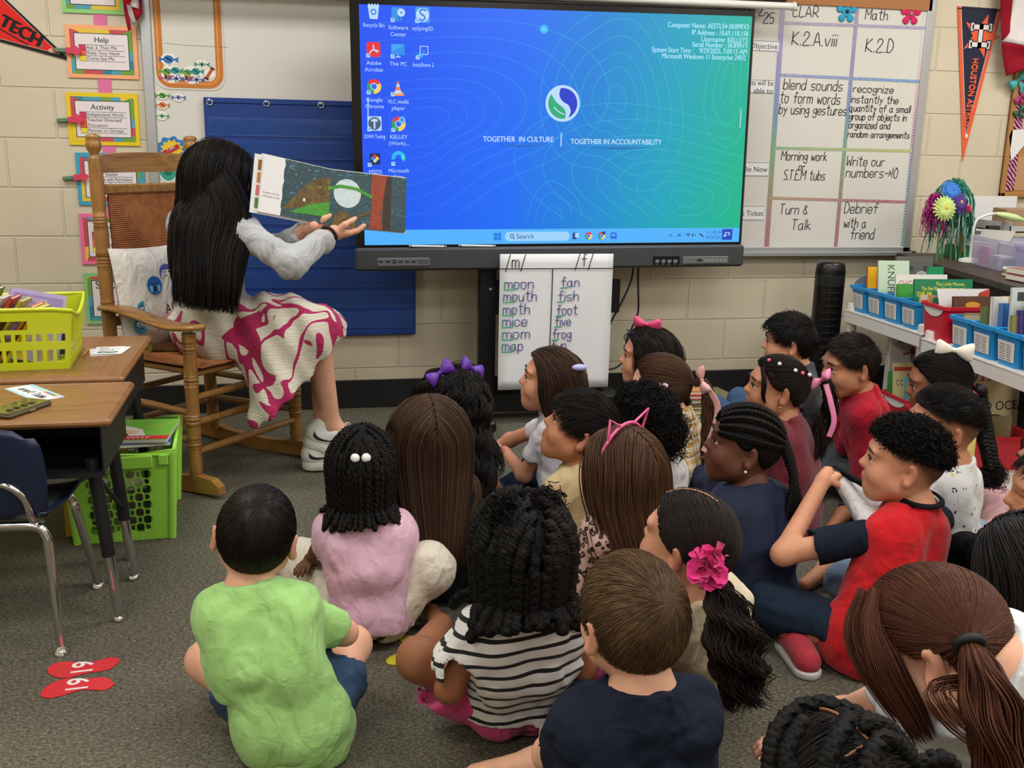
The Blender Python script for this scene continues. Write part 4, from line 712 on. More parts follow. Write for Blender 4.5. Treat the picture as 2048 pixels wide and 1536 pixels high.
def scalp(hd, n, thick=.006, line=None, nu=72, nv=48, wob=0):
    """cap of hair: a closed shell that dives below the skin outside the hairline"""
    th = np.linspace(0, np.pi, nv); ph = np.linspace(0, 2*np.pi, nu, endpoint=False); T, Ph = np.meshgrid(th, ph, indexing='ij')
    q = np.stack([np.sin(T)*np.sin(Ph), np.sin(T)*np.cos(Ph), np.cos(T)], -1); m = np.clip(hairline(q, line)*7, -1, 1)
    P = hd.wld(q); t = np.where(m > 0, thick*np.minimum(m*1.4, 1), m*.03); 
    if wob: t = t+(m > 0)*vnoise(P, 45)*wob
    V = hd.o+(q*(hd.rad+t[..., None]))@hd.M; i = np.arange(nv-1)[:, None]*nu; j = np.arange(nu)[None]; Q = np.stack([i+j, i+nu+j, i+nu+(j+1) % nu, i+(j+1) % nu], -1).reshape(-1, 4)
    return V.reshape(-1, 3), Q
def roots(hd, n, line=None, box=None):
    q = norm_(RNG.normal(size=(n*6, 3))); m = hairline(q, line) > .02
    if box is not None: m &= box(q)
    return q[m][:n]
def grow(hd, q, fn, S, step, off=.003, lift=None, bodies=(), d0=None, jit=.12):
    """strands from unit-sphere roots q; fn(p, d, t, ql) gives the pull; step may be an array per strand"""
    N = len(q); p = hd.push(hd.wld(q), np.full(N, off)); d = norm_(fn(p, np.zeros_like(p), 0, q)+RNG.normal(size=(N, 3))*jit) if d0 is None else d0
    st = np.broadcast_to(np.asarray(step, float), (N,))[:, None]; lf = np.zeros(N) if lift is None else np.broadcast_to(lift, (N,)); r0 = off*(.35+.9*RNG.random(N)); out = [p]
    for i in range(1, S):
        t = i/(S-1); d = norm_(d*.6+fn(p, d, t, hd.loc(p))); p = p+d*st; p = hd.push(p, r0+lf*t)
        for a, b, r in bodies:
            ba = b-a; tt = np.clip(((p-a)@ba)/(ba@ba), 0, 1)[:, None]; c = a+tt*ba; v = p-c; l = np.linalg.norm(v, axis=1, keepdims=True); rr = r+r0[:, None]; p = np.where(l < rr, c+v/np.maximum(l, 1e-6)*rr, p)
        d = norm_(p-out[-1]); out.append(p)
    return np.stack(out, 1)
def hairmat(name, c1, c2, rough=.42):
    if name in MATS: return MATS[name]
    m = mat(name, c1, rough, spec=.13); t = NT(m); a = t.new('ShaderNodeAttribute', attribute_name='rnd'); t.col(t.ramp(a.outputs['Fac'], [(0, c1), (.75, [(x+y)/2 for x, y in zip(lin(c1)[:3], lin(c2)[:3])]), (1, c2)])); return m
def skinmat(name, col, lip, rough=.55):
    if name in MATS: return MATS[name]
    m = mat(name, col, rough, spec=.25); t = NT(m); v = t.co(); c = lin(col)[:3]; b = t.ramp(t.noise(v, 30, 3), [(.3, [x*.93 for x in c]), (.7, [min(1, x*1.05) for x in c])])
    a = t.new('ShaderNodeAttribute', attribute_name='lip'); s = t.new('ShaderNodeAttribute', attribute_name='stub')
    t.col(t.mix(s.outputs['Fac'], t.mix(a.outputs['Fac'], b, lip), '#1a1310')); b_ = t.b; b_.inputs['Subsurface Weight'].default_value = .08; b_.inputs['Subsurface Radius'].default_value = (.6, .25, .12); b_.inputs['Subsurface Scale'].default_value = .01
    return m
def hand(w, d, n, side, curl=.5, k=1.0, thumb=.6, spread=.12, point=0):
    """w wrist, d palm direction, n palm normal (palm side), side +1 right hand; five unequal fingers curled by curl"""
    d = _nrm(d); n = np.asarray(n, float); n = _nrm(n-d*(n@d)); x = np.cross(d, n)*side; L = [cap(w, w+d*.018*k, .0165*k, .018*k, .01)]
    for i, (o, ln, b) in enumerate(((.0175, .047, .052), (.006, .052, .055), (-.0055, .048, .053), (-.0165, .037, .048))):
        kn = w+k*(d*b+x*o); L.append(cap(w+k*(d*.014+x*o*.6), kn, .0125*k, .0088*k, .010*k)); p = kn; a = spread*(1.5-i)/1.5; dd = _nrm(d+x*a); c = curl*(1-.0*i)
        if point and i == 0: c = .1
        for j, (fr, r0, r1) in enumerate(((.45, .0076, .0070), (.30, .0070, .0064), (.25, .0064, .0056))):
            ang = c*(.75, 1.1, .8)[j]; nn = np.cross(x, dd)*side; nn = n-dd*(n@dd); nn = _nrm(nn) if np.linalg.norm(nn) > 1e-3 else -d; dd = _nrm(dd*math.cos(ang)+nn*math.sin(ang)); q = p+dd*ln*fr*k; L.append(cap(p, q, r0*k, r1*k, .0022*k)); p = q
    b = w+k*(d*.018+x*.016+n*.004); m1 = b+k*(d*.016+x*.018+n*.008*(1+thumb)); m2 = m1+k*(d*.020+x*.008*(1-thumb)+n*.010*thumb); m3 = m2+k*(d*.014-x*.004*thumb+n*.008*thumb)
    L += [cap(b, m1, .0115*k, .0095*k, .009*k), cap(m1, m2, .0088*k, .0076*k, .003*k), cap(m2, m3, .0076*k, .006*k, .003*k)]
    return L
class MJ:
    """joins numpy meshes (V, quads) with attributes into one object"""
    def __init__(s): s.V = []; s.Q = []; s.A = {}; s.I = []; s.n = 0
    def add(s, V, Q, m=0, **at):
        s.V.append(V); s.Q.append(np.asarray(Q)+s.n); s.I.append(np.full(len(Q), m)); 
        for k in set(s.A) | set(at): s.A.setdefault(k, [np.zeros(s.n)] if s.n else []).append(np.broadcast_to(at.get(k, 0.), (len(V),)))
        s.n += len(V); return s
    def build(s, name, mats, parent): return ob(name, np.concatenate(s.V), np.concatenate(s.Q), mats, parent, np.concatenate(s.I), True, True, {k: np.concatenate(a) for k, a in s.A.items()})
# ---------------------------------------------------------------- person builder
def dirv(yaw, pitch=0): y, p = math.radians(yaw), math.radians(pitch); return np.array((math.sin(y)*math.cos(p), math.cos(y)*math.cos(p), math.sin(p)))
SKINS = dict(fair=('#d9a58a', '#c0705f'), light=('#c98f70', '#b06555'), tan=('#b47c5c', '#9a5a4c'), brown=('#8d5a3f', '#7a4038'), dark=('#5f3b2a', '#5a2f2a'))
class Person: pass
def arm_len(sh, el, L):
    d = el-sh; return sh+d/np.linalg.norm(d)*L
def bow(root, name, c, R, U, s, m, tails=0, label=None):
    R = _nrm(R); U = _nrm(U-R*(U@R)); Nn = np.cross(R, U); mb = MB()
    for sg in (-1, 1):
        V = []; nt, nw = 9, 14
        for i in range(nt):
            t = i/(nt-1); x = sg*s*(.05+t*(1 if t < .8 else 1)); a = s*(.10+.50*math.sin(min(t*1.35, 1.57)))*(1 if t < .9 else .8); b = s*(.07+.23*math.sin(t*2.9)+.05*t)
            for j in range(nw):
                w = 2*math.pi*j/nw; cr = 1+.08*math.sin(5*w+sg); V.append(np.array(c)+R*x+U*a*cr*math.cos(w)+Nn*(b*math.sin(w)+s*.12*t))
        Fa = [(i*nw+j, i*nw+(j+1) % nw, (i+1)*nw+(j+1) % nw, (i+1)*nw+j) for i in range(nt-1) for j in range(nw)]; Fa += [list(range(nw))[::-1], list(range((nt-1)*nw, nt*nw))]
        mb.add(V, Fa, True)
    mb.ball(c, (s*.17, s*.17, s*.17))
    for k in range(tails):
        sg = (-1, 1)[k % 2]; P = np.array([np.array(c)+R*sg*s*.25*t-U*s*(.25+1.1*t)+Nn*s*.1*math.sin(3*t) for t in np.linspace(0, 1, 6)]); mb.tube(P, s*.16, 6, flat=.2)
    return tag(mb.build(name, m, root, True), label)
def person(label, o, face, byaw, lean=0, sway=0, s=1.0, hk=1.0, skin='tan', shirt=None, pants=None, legs='cross', arms=None, pelz=.078, slouch=.022, eyes=False, knees=None, feet=None, hands=None, ears=True, shoes=None, brows='#1c1412', pel=None, shw=.088, stub=None, neckband=None, bodyh=.008, group=None, fat=.86, nk=.032, Nof=(0, -.03, -.07)):
    """o: centre of the cranium; face: (yaw, pitch, roll) of the head; byaw: heading of the torso; lean: how far the head is ahead of the hips"""
    P = Person(); F = dirv(byaw); R = np.array((F[1], -F[0], 0)); Z = np.array((0, 0, 1.)); o = np.asarray(o, float)
    hf = dirv(face[0], face[1]); h0 = Head(o, hf, k=hk, roll=face[2] if len(face) > 2 else 0); hd = Head(o-h0.U*.018*hk, hf, k=hk, roll=face[2] if len(face) > 2 else 0)
    P.hd = hd; P.F, P.R, P.s = F, R, s
    pel = (np.array((o[0], o[1], 0))-F*lean-R*sway) if pel is None else np.array((pel[0], pel[1], 0)); pel[2] = pelz*s; P.pel = pel
    N = hd.p(*Nof)-Z*nk*s-F*.012*s; Ut = _nrm(N-pel); M = (pel+N)/2-F*slouch; P.N = N
    root = thing('person', label, 'person', (pel[0], pel[1], 0), group=group); P.root = root
    sh = {g: N-Ut*.05*s+R*shw*g*s+F*.012 for g in (-1, 1)}; P.sh = sh
    hip = {g: pel+R*.052*g*s+F*.03*s for g in (-1, 1)}
    kn, an, toe = {}, {}, {}
    for g in (-1, 1):
        if legs == 'cross': kn[g] = pel+R*.235*g*s+F*.16*s+Z*(.035); an[g] = pel-R*.05*g*s+F*(.25+.03*g)*s; an[g][2] = .05; toe[g] = an[g]-R*.11*g*s+F*.02; toe[g][2] = .03
        elif legs == 'up': kn[g] = pel+R*.13*g*s+F*.23*s+Z*.17*s; an[g] = pel+R*.10*g*s+F*.30*s; an[g][2] = .045; toe[g] = an[g]+F*.1; toe[g][2] = .03
        else: kn[g], an[g], toe[g] = [np.array(v, float) for v in legs[g]]
        if knees and g in knees: kn[g] = np.array(knees[g], float)
        if feet and g in feet: an[g] = np.array(feet[g][0], float); toe[g] = np.array(feet[g][1], float)
    el, wr = {}, {}
    for g in (-1, 1):
        a = arms if arms == 'fwd' else (arms or {}).get(g)
        if a == 'fwd': el[g] = sh[g]-Z*.11*s+R*.012*g*s+F*.10*s; wr[g] = el[g]+_nrm(pel+F*.26*s+R*.03*g+Z*.06-el[g])*.145*s
        elif a is None: el[g] = sh[g]-Z*.138*s+R*.056*g*s+F*.022*s; wr[g] = el[g]+_nrm(pel+F*.20*s+R*.03*g+Z*.06-el[g])*.145*s
        else: el[g], wr[g] = np.array(a[0], float), np.array(a[1], float)
    P.el, P.wr, P.kn, P.an = el, wr, kn, an
    f = fat
    def torso(t):
        L = []
        for g in (-1, 1):
            L += [cap(pel+R*.044*g*s*f, M+R*.040*g*s*f, .068*f*s+t, .060*s*f+t, .04), cap(M+R*.040*g*s*f, N-Ut*.085*s+R*.044*g*s, .060*s*f+t, .054*s+t, .04), cap(N-Ut*.028*s+R*.02*g*s, sh[g], .031*s+t, .031*s+t, .04), cap(N-Ut*.06*s+R*.054*s*g-F*.014, M+R*.05*g*s*f-F*.012, .044*s+t, .044*s+t, .04)]
        return L+[cap(N-Ut*.06*s, N+Z*.012, .05*s+t, .040*s+t*.5, .03)]
    def hips(t): return [ell(pel+R*.046*g*s*f-F*.003, np.array([R, F, Z]), np.array((.070*f*s, .074*s*min(1, f*1.12), .072*s))+t, .03) for g in (-1, 1)]
    RA, RE, RW = .0325*s*min(f, 1.15), .0265*s, .0195*s
    def arm(g, t): return [cap(sh[g], el[g], RA+t, RE+t, .025), cap(el[g], wr[g], RE*1.02+t, RW+t, .02)]
    def leg(g, t): return [cap(hip[g], kn[g], .059*s*f+t, .043*s+t, .03), cap(kn[g], an[g], .041*s+t, .027*s+t, .03)]
    b = torso(0)+hips(0)+[cap(N-Z*.01, hd.p(0, -.014, -.055), .046*hk, .040*hk, .03)]
    for g in (-1, 1): b += arm(g, 0)+leg(g, 0)+[cap(an[g], toe[g], .026*s, .02*s, .02), cap(wr[g], wr[g]+(wr[g]-el[g])*.12, RW, RW*.9, .01)]
    mj = MJ(); V, Q = sdf_mesh(b, bodyh); mj.add(V, Q)
    V, Q = sdf_mesh(hd.prims(ears, N), .0034); lc = (V-hd.c)@hd.M.T/hk
    lip = np.exp(-((lc[:, 0]/.022)**2+((lc[:, 2]+.0495)/.008)**2+((lc[:, 1]-.085)/.02)**2)**2)*.9+.45*np.exp(-((np.abs(lc[:, 0])-.08)/.012)**2-((lc[:, 2]+.006)/.03)**2)*(np.abs(lc[:, 1]+.012) < .03)+.22*np.exp(-((np.abs(lc[:, 0])-.042)/.02)**2-((lc[:, 2]+.035)/.02)**2-((lc[:, 1]-.065)/.03)**2)
    st = np.zeros(len(V))
    if stub: q = hd.loc(V); st = stub*np.clip(hairline(q)*3.2, 0, 1)*(np.abs(lc[:, 0]) < .0745)
    mj.add(V, Q, lip=np.clip(lip, 0, 1), stub=st)
    for hnd in hands or []: V, Q = sdf_mesh(hnd, .0026); mj.add(V, Q)
    if not mj.A.get('stub'): pass
    sk = skinmat('skin_'+skin, *SKINS[skin]); P.body = mj.build('body', sk, root)
    if eyes:
        for g in ((-1, 1) if eyes is True else (eyes,)):
            mb = MB(); c = hd.p(g*.029, .0715, .003); gz = _nrm(hd.F*.95+hd.R*g*.08+hd.U*.1); A, Bv, Cv = frame(gz, hd.U); r = .0116*hk; n = 14; V = []
            for i in range(9):
                w = math.pi*i/8; 
                for j in range(n): V.append(c+r*(gz*math.cos(w)+(A*math.cos(2*math.pi*j/n)+Cv*math.sin(2*math.pi*j/n))*math.sin(w)))
            for i in range(8): mb.add(V, [(i*n+j, (i+1)*n+j, (i+1)*n+(j+1) % n, i*n+(j+1) % n) for j in range(n)], True, 0 if i > 1 else (1 if i == 1 else 2))
            mb.build('eye', [mat('eye_white', '#e4dcd2', .15), mat('iris', '#2a1a10', .1), mat('pupil', '#080606', .05)], root, True)
            mb = MB(); X = np.linspace(-1, 1, 7)
            mb.tube([hd.p(g*(.029+.016*x), .0842-.003*abs(x)-.004*x, .0098-.0065*x*x) for x in X], [.0008+.0012*(1-abs(x)) for x in X], 5); mb.build('eyelid', mat('lash', '#120c0a', .5), root, True)
            mb = MB(); mb.tube([hd.p(g*(.032+.019*x), .0885-.004*x-.0065*x*x, .0285-.006*x*x) for x in X], [.0012+.0022*(1-x*x) for x in X], 5, flat=.8); mb.build('eyebrow', mat('brow'+brows, brows, .7), root, True)
    if shirt:
        t = shirt.get('t', .010)*s; sl = shirt.get('sl', .6); L = []
        for g in (-1, 1):
            d = _nrm(el[g]-sh[g]); e = sh[g]+(el[g]-sh[g])*min(sl, 1); fl = shirt.get('flare', .007)
            if sl <= 1: L += [cap(sh[g], e+d*.02, RA+t, (RA+(RE-RA)*min(sl, 1))+t+fl, .02)]
            else: e2 = el[g]+(wr[g]-el[g])*(sl-1); d = _nrm(wr[g]-el[g]); L += [cap(sh[g], el[g], RA+t, RE+t+.004, .025), cap(el[g], e2+d*.015, RE+t+.004, RW+t+.002, .02)]; e = e2
            rr = (RA if sl <= 1 else RE)+t+.016; L += [neg(cap(e+d*rr*.55, e+d*.10, rr, rr, .004))]
        if shirt.get('sm'):
            for g in (-1, 1):
                q = [p for p in L[(0 if g < 0 else len(L)//2):(len(L)//2 if g < 0 else len(L))]]; V, Q = sdf_mesh(q, .0055, wrinkle(.004, 5+g)); ob('sleeve', V, Q, shirt['sm'], root, smooth=True, world=True)
            L = []
        L += torso(t)+[cap(N-Ut*.075*s+R*.05*g*s-F*.004, pel+R*.048*g*s*f-F*.004, .055*s+t, .073*s*f+t, .03) for g in (-1, 1)]+[cap(pel+R*.046*g*s*f, pel+R*.046*g*s*f-Z*.03, .076*s*f+t, .076*s*f+t, .03) for g in (-1, 1)]
        L += hips(t+.004)
        nb = hd.p(0, -.014, -.055); nax = _nrm(_nrm(nb-N)*.7+Ut*.6+Z*.5); c0 = N+nax*.017; L += [cap(N-Ut*.03*s, N+nax*.03, .058*s+t*.4, .0515*hk, .03), cut(c0, nax)]
        hem = shirt.get('hem', .012); 
        hn = np.array(shirt.get('hemn', (0, 0, -1.))); L += [cut(np.array((pel[0], pel[1], hem)), hn)]
        for extra in shirt.get('extra', []): L.append(extra)
        V, Q = sdf_mesh(L, shirt.get('h', .0055), wrinkle(shirt.get('wr', .007), len(label), Ut*.75+R*.4))
        P.shirt = ob(shirt.get('name', 'shirt'), V, Q, shirt['m'], root, smooth=True, world=True)
        if shirt.get('band'):
            mb = MB(); ax = nax; A = _nrm(np.cross(ax, R)); r = .0500*hk
            mb.tube([c0-ax*.003+r*(_nrm(R-ax*(R@ax))*math.cos(w)+A*math.sin(w)) for w in np.linspace(0, 2*math.pi, 29)[:-1]], .0058, 6, closed=True); mb.build('neckband', shirt['band'] if not isinstance(shirt['band'], bool) else shirt['m'], root, True)
    if pants:
        t = pants.get('t', .009)*s; ln = pants.get('len', 2); L = []
        for g in (-1, 1):
            if ln <= 1: e = hip[g]+(kn[g]-hip[g])*ln; d = _nrm(kn[g]-hip[g]); L += [cap(hip[g], e+d*.02, .066*s*f+t, .058*s+t+.006, .03), neg(cap(e+d*.05, e+d*.15, .085*s, .085*s, .004))]
            else: L += leg(g, t)
        L += hips(min(t, .006))
        if ln > 1:
            for g in (-1, 1): d = _nrm(an[g]-kn[g]); L += [neg(cap(an[g]+d*.03, an[g]+d*.1, .06*s, .06*s, .004))]
        L += [cut(np.array((0, 0, .004)), (0, 0, -1))]
        V, Q = sdf_mesh(L, .008, wrinkle(.005, len(label)+3, F)); P.pants = ob(pants.get('name', 'trousers'), V, Q, pants['m'], root, smooth=True, world=True)
    if shoes:
        for g in shoes.get('only', (-1, 1)): shoe(root, an[g], toe[g], shoes['m'], shoes.get('sole', '#dcdcd8'), s)
    return P
def shoe(root, an, toe, m, sole, s=1.0):
    d = toe-an; d[2] = 0; d = _nrm(d); R, F, U = frame(d); base = np.array((an[0], an[1], .0)); L = []
    a = base-F*.02*s; b = base+F*.105*s
    L = [cap(a+U*.042*s, b+U*.034*s, .032*s, .030*s, .02), cap(a+U*.05*s, a+U*.085*s, .03*s, .031*s, .02), cap(base+F*.03*s+U*.06*s, b-F*.01*s+U*.035*s, .026*s, .022*s, .02), neg(cap(an+U*.03, an+U*.2, .027*s, .05*s, .006)), cut(base+U*.012, -U)]
    V, Q = sdf_mesh(L, .0045); o = ob('shoe', V, Q, m, root, smooth=True, world=True)
    L = [cap(a+U*.012, b+U*.012, .034*s, .033*s, .02), cut(base+U*.020, U), cut(base+U*.001, -U)]; V, Q = sdf_mesh(L, .004)
    c = ob('sole', V, Q, mat('sole'+sole, sole, .6), None, smooth=True); off = np.array(root.location)
    c.data.vertices.foreach_set('co', (V-off).astype(np.float32).ravel()); c.data.update(); c.parent = o
# ---------------------------------------------------------------- hair styles
DOWN = np.array((0, 0, -1.))
def tang(hd, ql, v):
    """tangent direction of v on the cranium at unit-sphere points ql"""
    n = norm_((ql/hd.rad)@hd.M); return norm_(v-n*(n*v).sum(-1, keepdims=True))
def put_hair(P, parts, m, name='hair', label=None):
    mj = MJ()
    for V, Q, r in parts: mj.add(V, Q, rnd=r)
    return tag(mj.build(name, m, P.root), label)
def capmesh(hd, thick, line=None, wob=0, rnd=.1): V, Q = scalp(hd, 0, thick, line, wob=wob); return V, Q, np.full(len(V), rnd)
def short_hair(P, m, n=5000, ln=.022, crown=(0.15, -.62, .72), r=.0008, lift=.006, thick=.005, line=None, box=None, S=5, side_len=None, wave=0, swirl=.5, topdir=None, lastly=None):
    hd = P.hd; q = roots(hd, n, line, box); cr = _nrm(np.array(crown)); cw = hd.wld(cr[None])[0]
    def fn(p, d, t, ql):
        v = p-cw; l = np.linalg.norm(v, axis=-1, keepdims=True); tv = norm_(v); w = np.cross(tv, hd.U); g = tang(hd, ql, tv+w*swirl*np.exp(-l/.04)+DOWN*.25)
        if topdir is not None: k = np.clip(ql[..., 2:3]*2-.6, 0, 1); g = norm_(g*(1-k)+tang(hd, ql, topdir[0]*hd.R+topdir[1]*hd.F+topdir[2]*hd.U)*k)
        if wave: g = g+wave*np.stack([vnoise(p, 60), vnoise(p+3, 60), vnoise(p+7, 60)], -1)
        return g*.8
    L = ln*(.6+.7*RNG.random(len(q)))
    if side_len is not None: k = np.clip((q[:, 2]+.1)/.55, 0, 1); L = L*(side_len+(1-side_len)*k)
    pth = grow(hd, q, fn, S, L/(S-1), off=thick*.75, lift=lift*np.clip(L/ln, 0, 1.3)*RNG.random(len(q))); rad = r*np.linspace(1.15, .35, S)[None]*np.ones((len(q), 1))
    rn = np.clip(.5*RNG.random(len(q))+.5*(vnoise(hd.wld(q), 55)+.5), 0, 1)
    return [capmesh(hd, thick, line)]+[tubes(pth, rad, 3, rn)]
def long_hair(P, m, n=4200, ln=.33, part=0.0, r=.00125, wave=0, wfreq=40, S=16, off=.010, line=None, body=True, grav=.5, spread=0, back=.35, jit=.1, bk=.5):
    hd = P.hd; q = roots(hd, n, line); N = len(q); sg = np.where(q[:, 0] > part, 1, -1)[:, None]; pl = hd.p(0, 0, 0)
    bodies = []
    if body: s_ = 1; bodies = [(P.sh[-1], P.sh[1], .044*P.s), (P.pel+np.array((0, 0, .02)), P.N-np.array((0, 0, .06)), .088*P.s)]
    ph = RNG.random(N)*6.28; ph2 = vnoise(hd.wld(q), 30)*12
    def fn(p, d, t, ql):
        lo = p[:, 2:3] < hd.o[2]-.01; lat = sg*hd.R*1.0+hd.F*(-back)
        k = np.clip(ql[:, 2:3], 0, 1); g = tang(hd, ql, lat*k+DOWN*(1.1-k*.6)-hd.F*.15)
        g = g*np.where(lo, .25, .55)+DOWN*np.where(lo, .9, .12)*grav*2-P.F*np.clip((hd.o[2]-.02-p[:, 2:3])/.06, 0, 1)*bk*np.exp(-np.maximum(0, P.N[2]-.10-p[:, 2:3])/.06)
        if wave: w = wave*np.sin(t*wfreq*ln/.3*.5+ph2)[:, None]; g = g+hd.R*w+hd.F*wave*np.cos(t*wfreq*ln/.3*.5+ph2)[:, None]
        return g
    L = (ln+np.arccos(np.clip(-.7*q[:, 1]-.7*q[:, 2], -1, 1))*.088*hd.k)*(.93+.10*RNG.random(N)); pth = grow(hd, q, fn, S, L/(S-1), off=off, bodies=bodies, jit=jit)
    rad = r*np.r_[np.full(S-4, 1.), .9, .7, .5, .25][None]*np.ones((N, 1)); rn = np.clip(.45*RNG.random(N)+.55*(vnoise(pth[:, S//2], 28)+.5), 0, 1)
    return [capmesh(hd, off*.6, line), tubes(pth, rad, 4, rn)]
def pulled(P, tie, n=1500, r=.0012, S=10, off=.007, line=None, part=None, box=None):
    """hair combed over the head to the tie point"""
    hd = P.hd; q = roots(hd, n, line, box); tie = np.asarray(tie, float); N = len(q); p0 = hd.wld(q); qt = norm_(hd.loc(tie[None]))[0]
    pth = []
    for i in range(S):
        t = i/(S-1); qq = norm_(q*(1-t)+qt*t+1e-6); o_ = off*(.5+RNG.random(N)*.8)*(1 if i else .6); pt = hd.o+(qq*(hd.rad+np.asarray(o_)[:, None]))@hd.M if i == 0 else hd.push(hd.o+(qq*hd.rad)@hd.M, off*(.4+.9*rk)); 
        if i == 0: rk = RNG.random(N)
        e = max(0, t-.8)/.2; pt = pt*(1-e)+(tie+(RNG.random((N, 3))-.5)*.012)*e if e > 0 else pt; pth.append(pt)
    pth = np.stack(pth, 1); rn = np.clip(.5*RNG.random(N)+.5*(vnoise(p0, 50)+.5), 0, 1); return [capmesh(hd, off*.7, line), tubes(pth, r*np.linspace(1, .8, S)[None]*np.ones((N, 1)), 3, rn)]
def bundle(path, n=260, w=(.012, .03, .02), r=.0016, wave=0, freq=5, S=18, twist=0, flat=.75):
    """a hanging lock: strands along path, w = half widths at start, middle, end"""
    A = smooth(np.array(path, float), 8); d = np.r_[0, np.cumsum(np.linalg.norm(np.diff(A, axis=0), axis=1))]; ts = np.linspace(0, 1, S); C = np.stack([np.interp(ts*d[-1], d, A[:, k]) for k in range(3)], 1)
    T = norm_(np.gradient(C, axis=0)); X = norm_(np.cross(T, (.2, .9, .1))); Y = np.cross(T, X); a = RNG.random(n)*6.28; rr = np.sqrt(RNG.random(n)); W = np.interp(ts, [0, .5, 1], w)
    ang = a[:, None]+twist*ts[None]; u = rr[:, None]*W*np.cos(ang); v = rr[:, None]*W*np.sin(ang)*flat
    ph = (a*1.0).round(0)*2.1
    if wave: u = u+wave*np.sin(freq*6.28*ts[None]+ph[:, None])*np.minimum(ts*4, 1); v = v+wave*np.cos(freq*6.28*ts[None]+ph[:, None])*np.minimum(ts*4, 1)
    fz = (RNG.random((n, 1, 1))-.5)*0; pth = C[None]+u[..., None]*X+v[..., None]*Y
    ext = 1+.22*(RNG.random(n)-.5)[:, None, None]; pth = C[0]+(pth-C[0])*ext
    return tubes(pth, r*np.r_[np.full(S-3, 1.), .8, .55, .3][None]*np.ones((n, 1)), 3, np.clip(RNG.random(n)*.8+.1*rr, 0, 1))
def braid(path, w=.012, n=3, turns=8, S=90, r=None, taper=.6):
    """plaited rope along path"""
    A = smooth(np.array(path, float), 10); d = np.r_[0, np.cumsum(np.linalg.norm(np.diff(A, axis=0), axis=1))]; ts = np.linspace(0, 1, S); C = np.stack([np.interp(ts*d[-1], d, A[:, k]) for k in range(3)], 1)
    T = norm_(np.gradient(C, axis=0)); X = norm_(np.cross(T, (.15, .95, .2))); Y = np.cross(T, X); k = np.linspace(1, taper, S)[:, None]; out = []
    for j in range(n):
        f = 6.28*(turns*ts+j/n); out.append(C+X*(w*np.sin(f))[:, None]*k+Y*(w*.55*np.sin(2*f))[:, None]*k)
    r = r or w*.75; return tubes(np.stack(out), r*np.linspace(1, taper, S)[None]*(1+.0*ts)*np.ones((n, 1)), 7, RNG.random(n)*.5)
def twists(P, n, ln, r=.0075, S=26, off=.012, line=None, curl=.006, freq=9, spread=.5, part=0, grav=.8, box=None, back=.3):
    """many separate rope twists hanging from the scalp"""
    hd = P.hd; q = roots(hd, n*4, line, box); keep = []
    for i in range(len(q)):
        if all(np.linalg.norm(q[i]-q[j]) > 1.55/math.sqrt(n) for j in keep): keep.append(i)
        if len(keep) >= n: break
    q = q[keep]; N = len(q); sg = np.where(q[:, 0] > part, 1, -1)[:, None]; bodies = [(P.sh[-1], P.sh[1], .048), (P.pel, P.N-np.array((0, 0, .06)), .10)]
    def fn(p, d, t, ql): lo = np.clip((hd.o[2]-p[:, 2:3])/.05, 0, 1); k = np.clip(ql[:, 2:3], 0, 1); return tang(hd, ql, (sg*hd.R*spread-hd.F*back)*k+DOWN)*.6*(1-.85*lo)+DOWN*grav*(lo+.15)
    L = (ln+np.arccos(np.clip(-.7*q[:, 1]-.7*q[:, 2], -1, 1))*.085)*(.88+.2*RNG.random(N)); pth = grow(hd, q, fn, S, L/(S-1), off=off, bodies=bodies, jit=.12); ts = np.linspace(0, 1, S); T = norm_(np.gradient(pth, axis=1)); X = norm_(np.cross(T, np.array((.3, .9, .2)))); Y = np.cross(T, X); out = []; rn = []
    for j in (0, 1):
        f = (6.28*freq*ts+3.14*j)[None, :, None]+RNG.random((N, 1, 1))*6 if j == 0 else f+3.14
        out.append(pth+X*np.sin(f)*curl+Y*np.cos(f)*curl); rn.append(RNG.random(N)*.6)
    pth = np.concatenate(out); V, Q, a = tubes(pth, r*(.75+.25*np.abs(np.sin(6.28*freq*2*ts)))[None]*np.r_[np.linspace(.7, 1, 5), np.full(S-8, 1.), .8, .6, .3][None]*np.ones((2*N, 1)), 6, np.concatenate(rn)); return [(V, Q, a)]
def frizz(pts, n, ln, r=.0006):
    """fine loose curls around points"""
    pts = np.asarray(pts); i = RNG.integers(0, len(pts), n); p = pts[i]+(RNG.random((n, 3))-.5)*.012; S = 7; a = RNG.random((n, 1))*6.28; f = 6+5*RNG.random((n, 1)); ts = np.linspace(0, 1, S)[None]; X = norm_(RNG.normal(size=(n, 3))); Y = norm_(np.cross(X, RNG.normal(size=(n, 3)))); D = np.cross(X, Y)
    rad = ln*.22; pth = p[:, None]+D[:, None]*(ts*ln*.6)[..., None]+X[:, None]*(rad*np.sin(a+f*ts))[..., None]+Y[:, None]*(rad*np.cos(a+f*ts))[..., None]; return tubes(pth, np.full((n, S), r), 3)
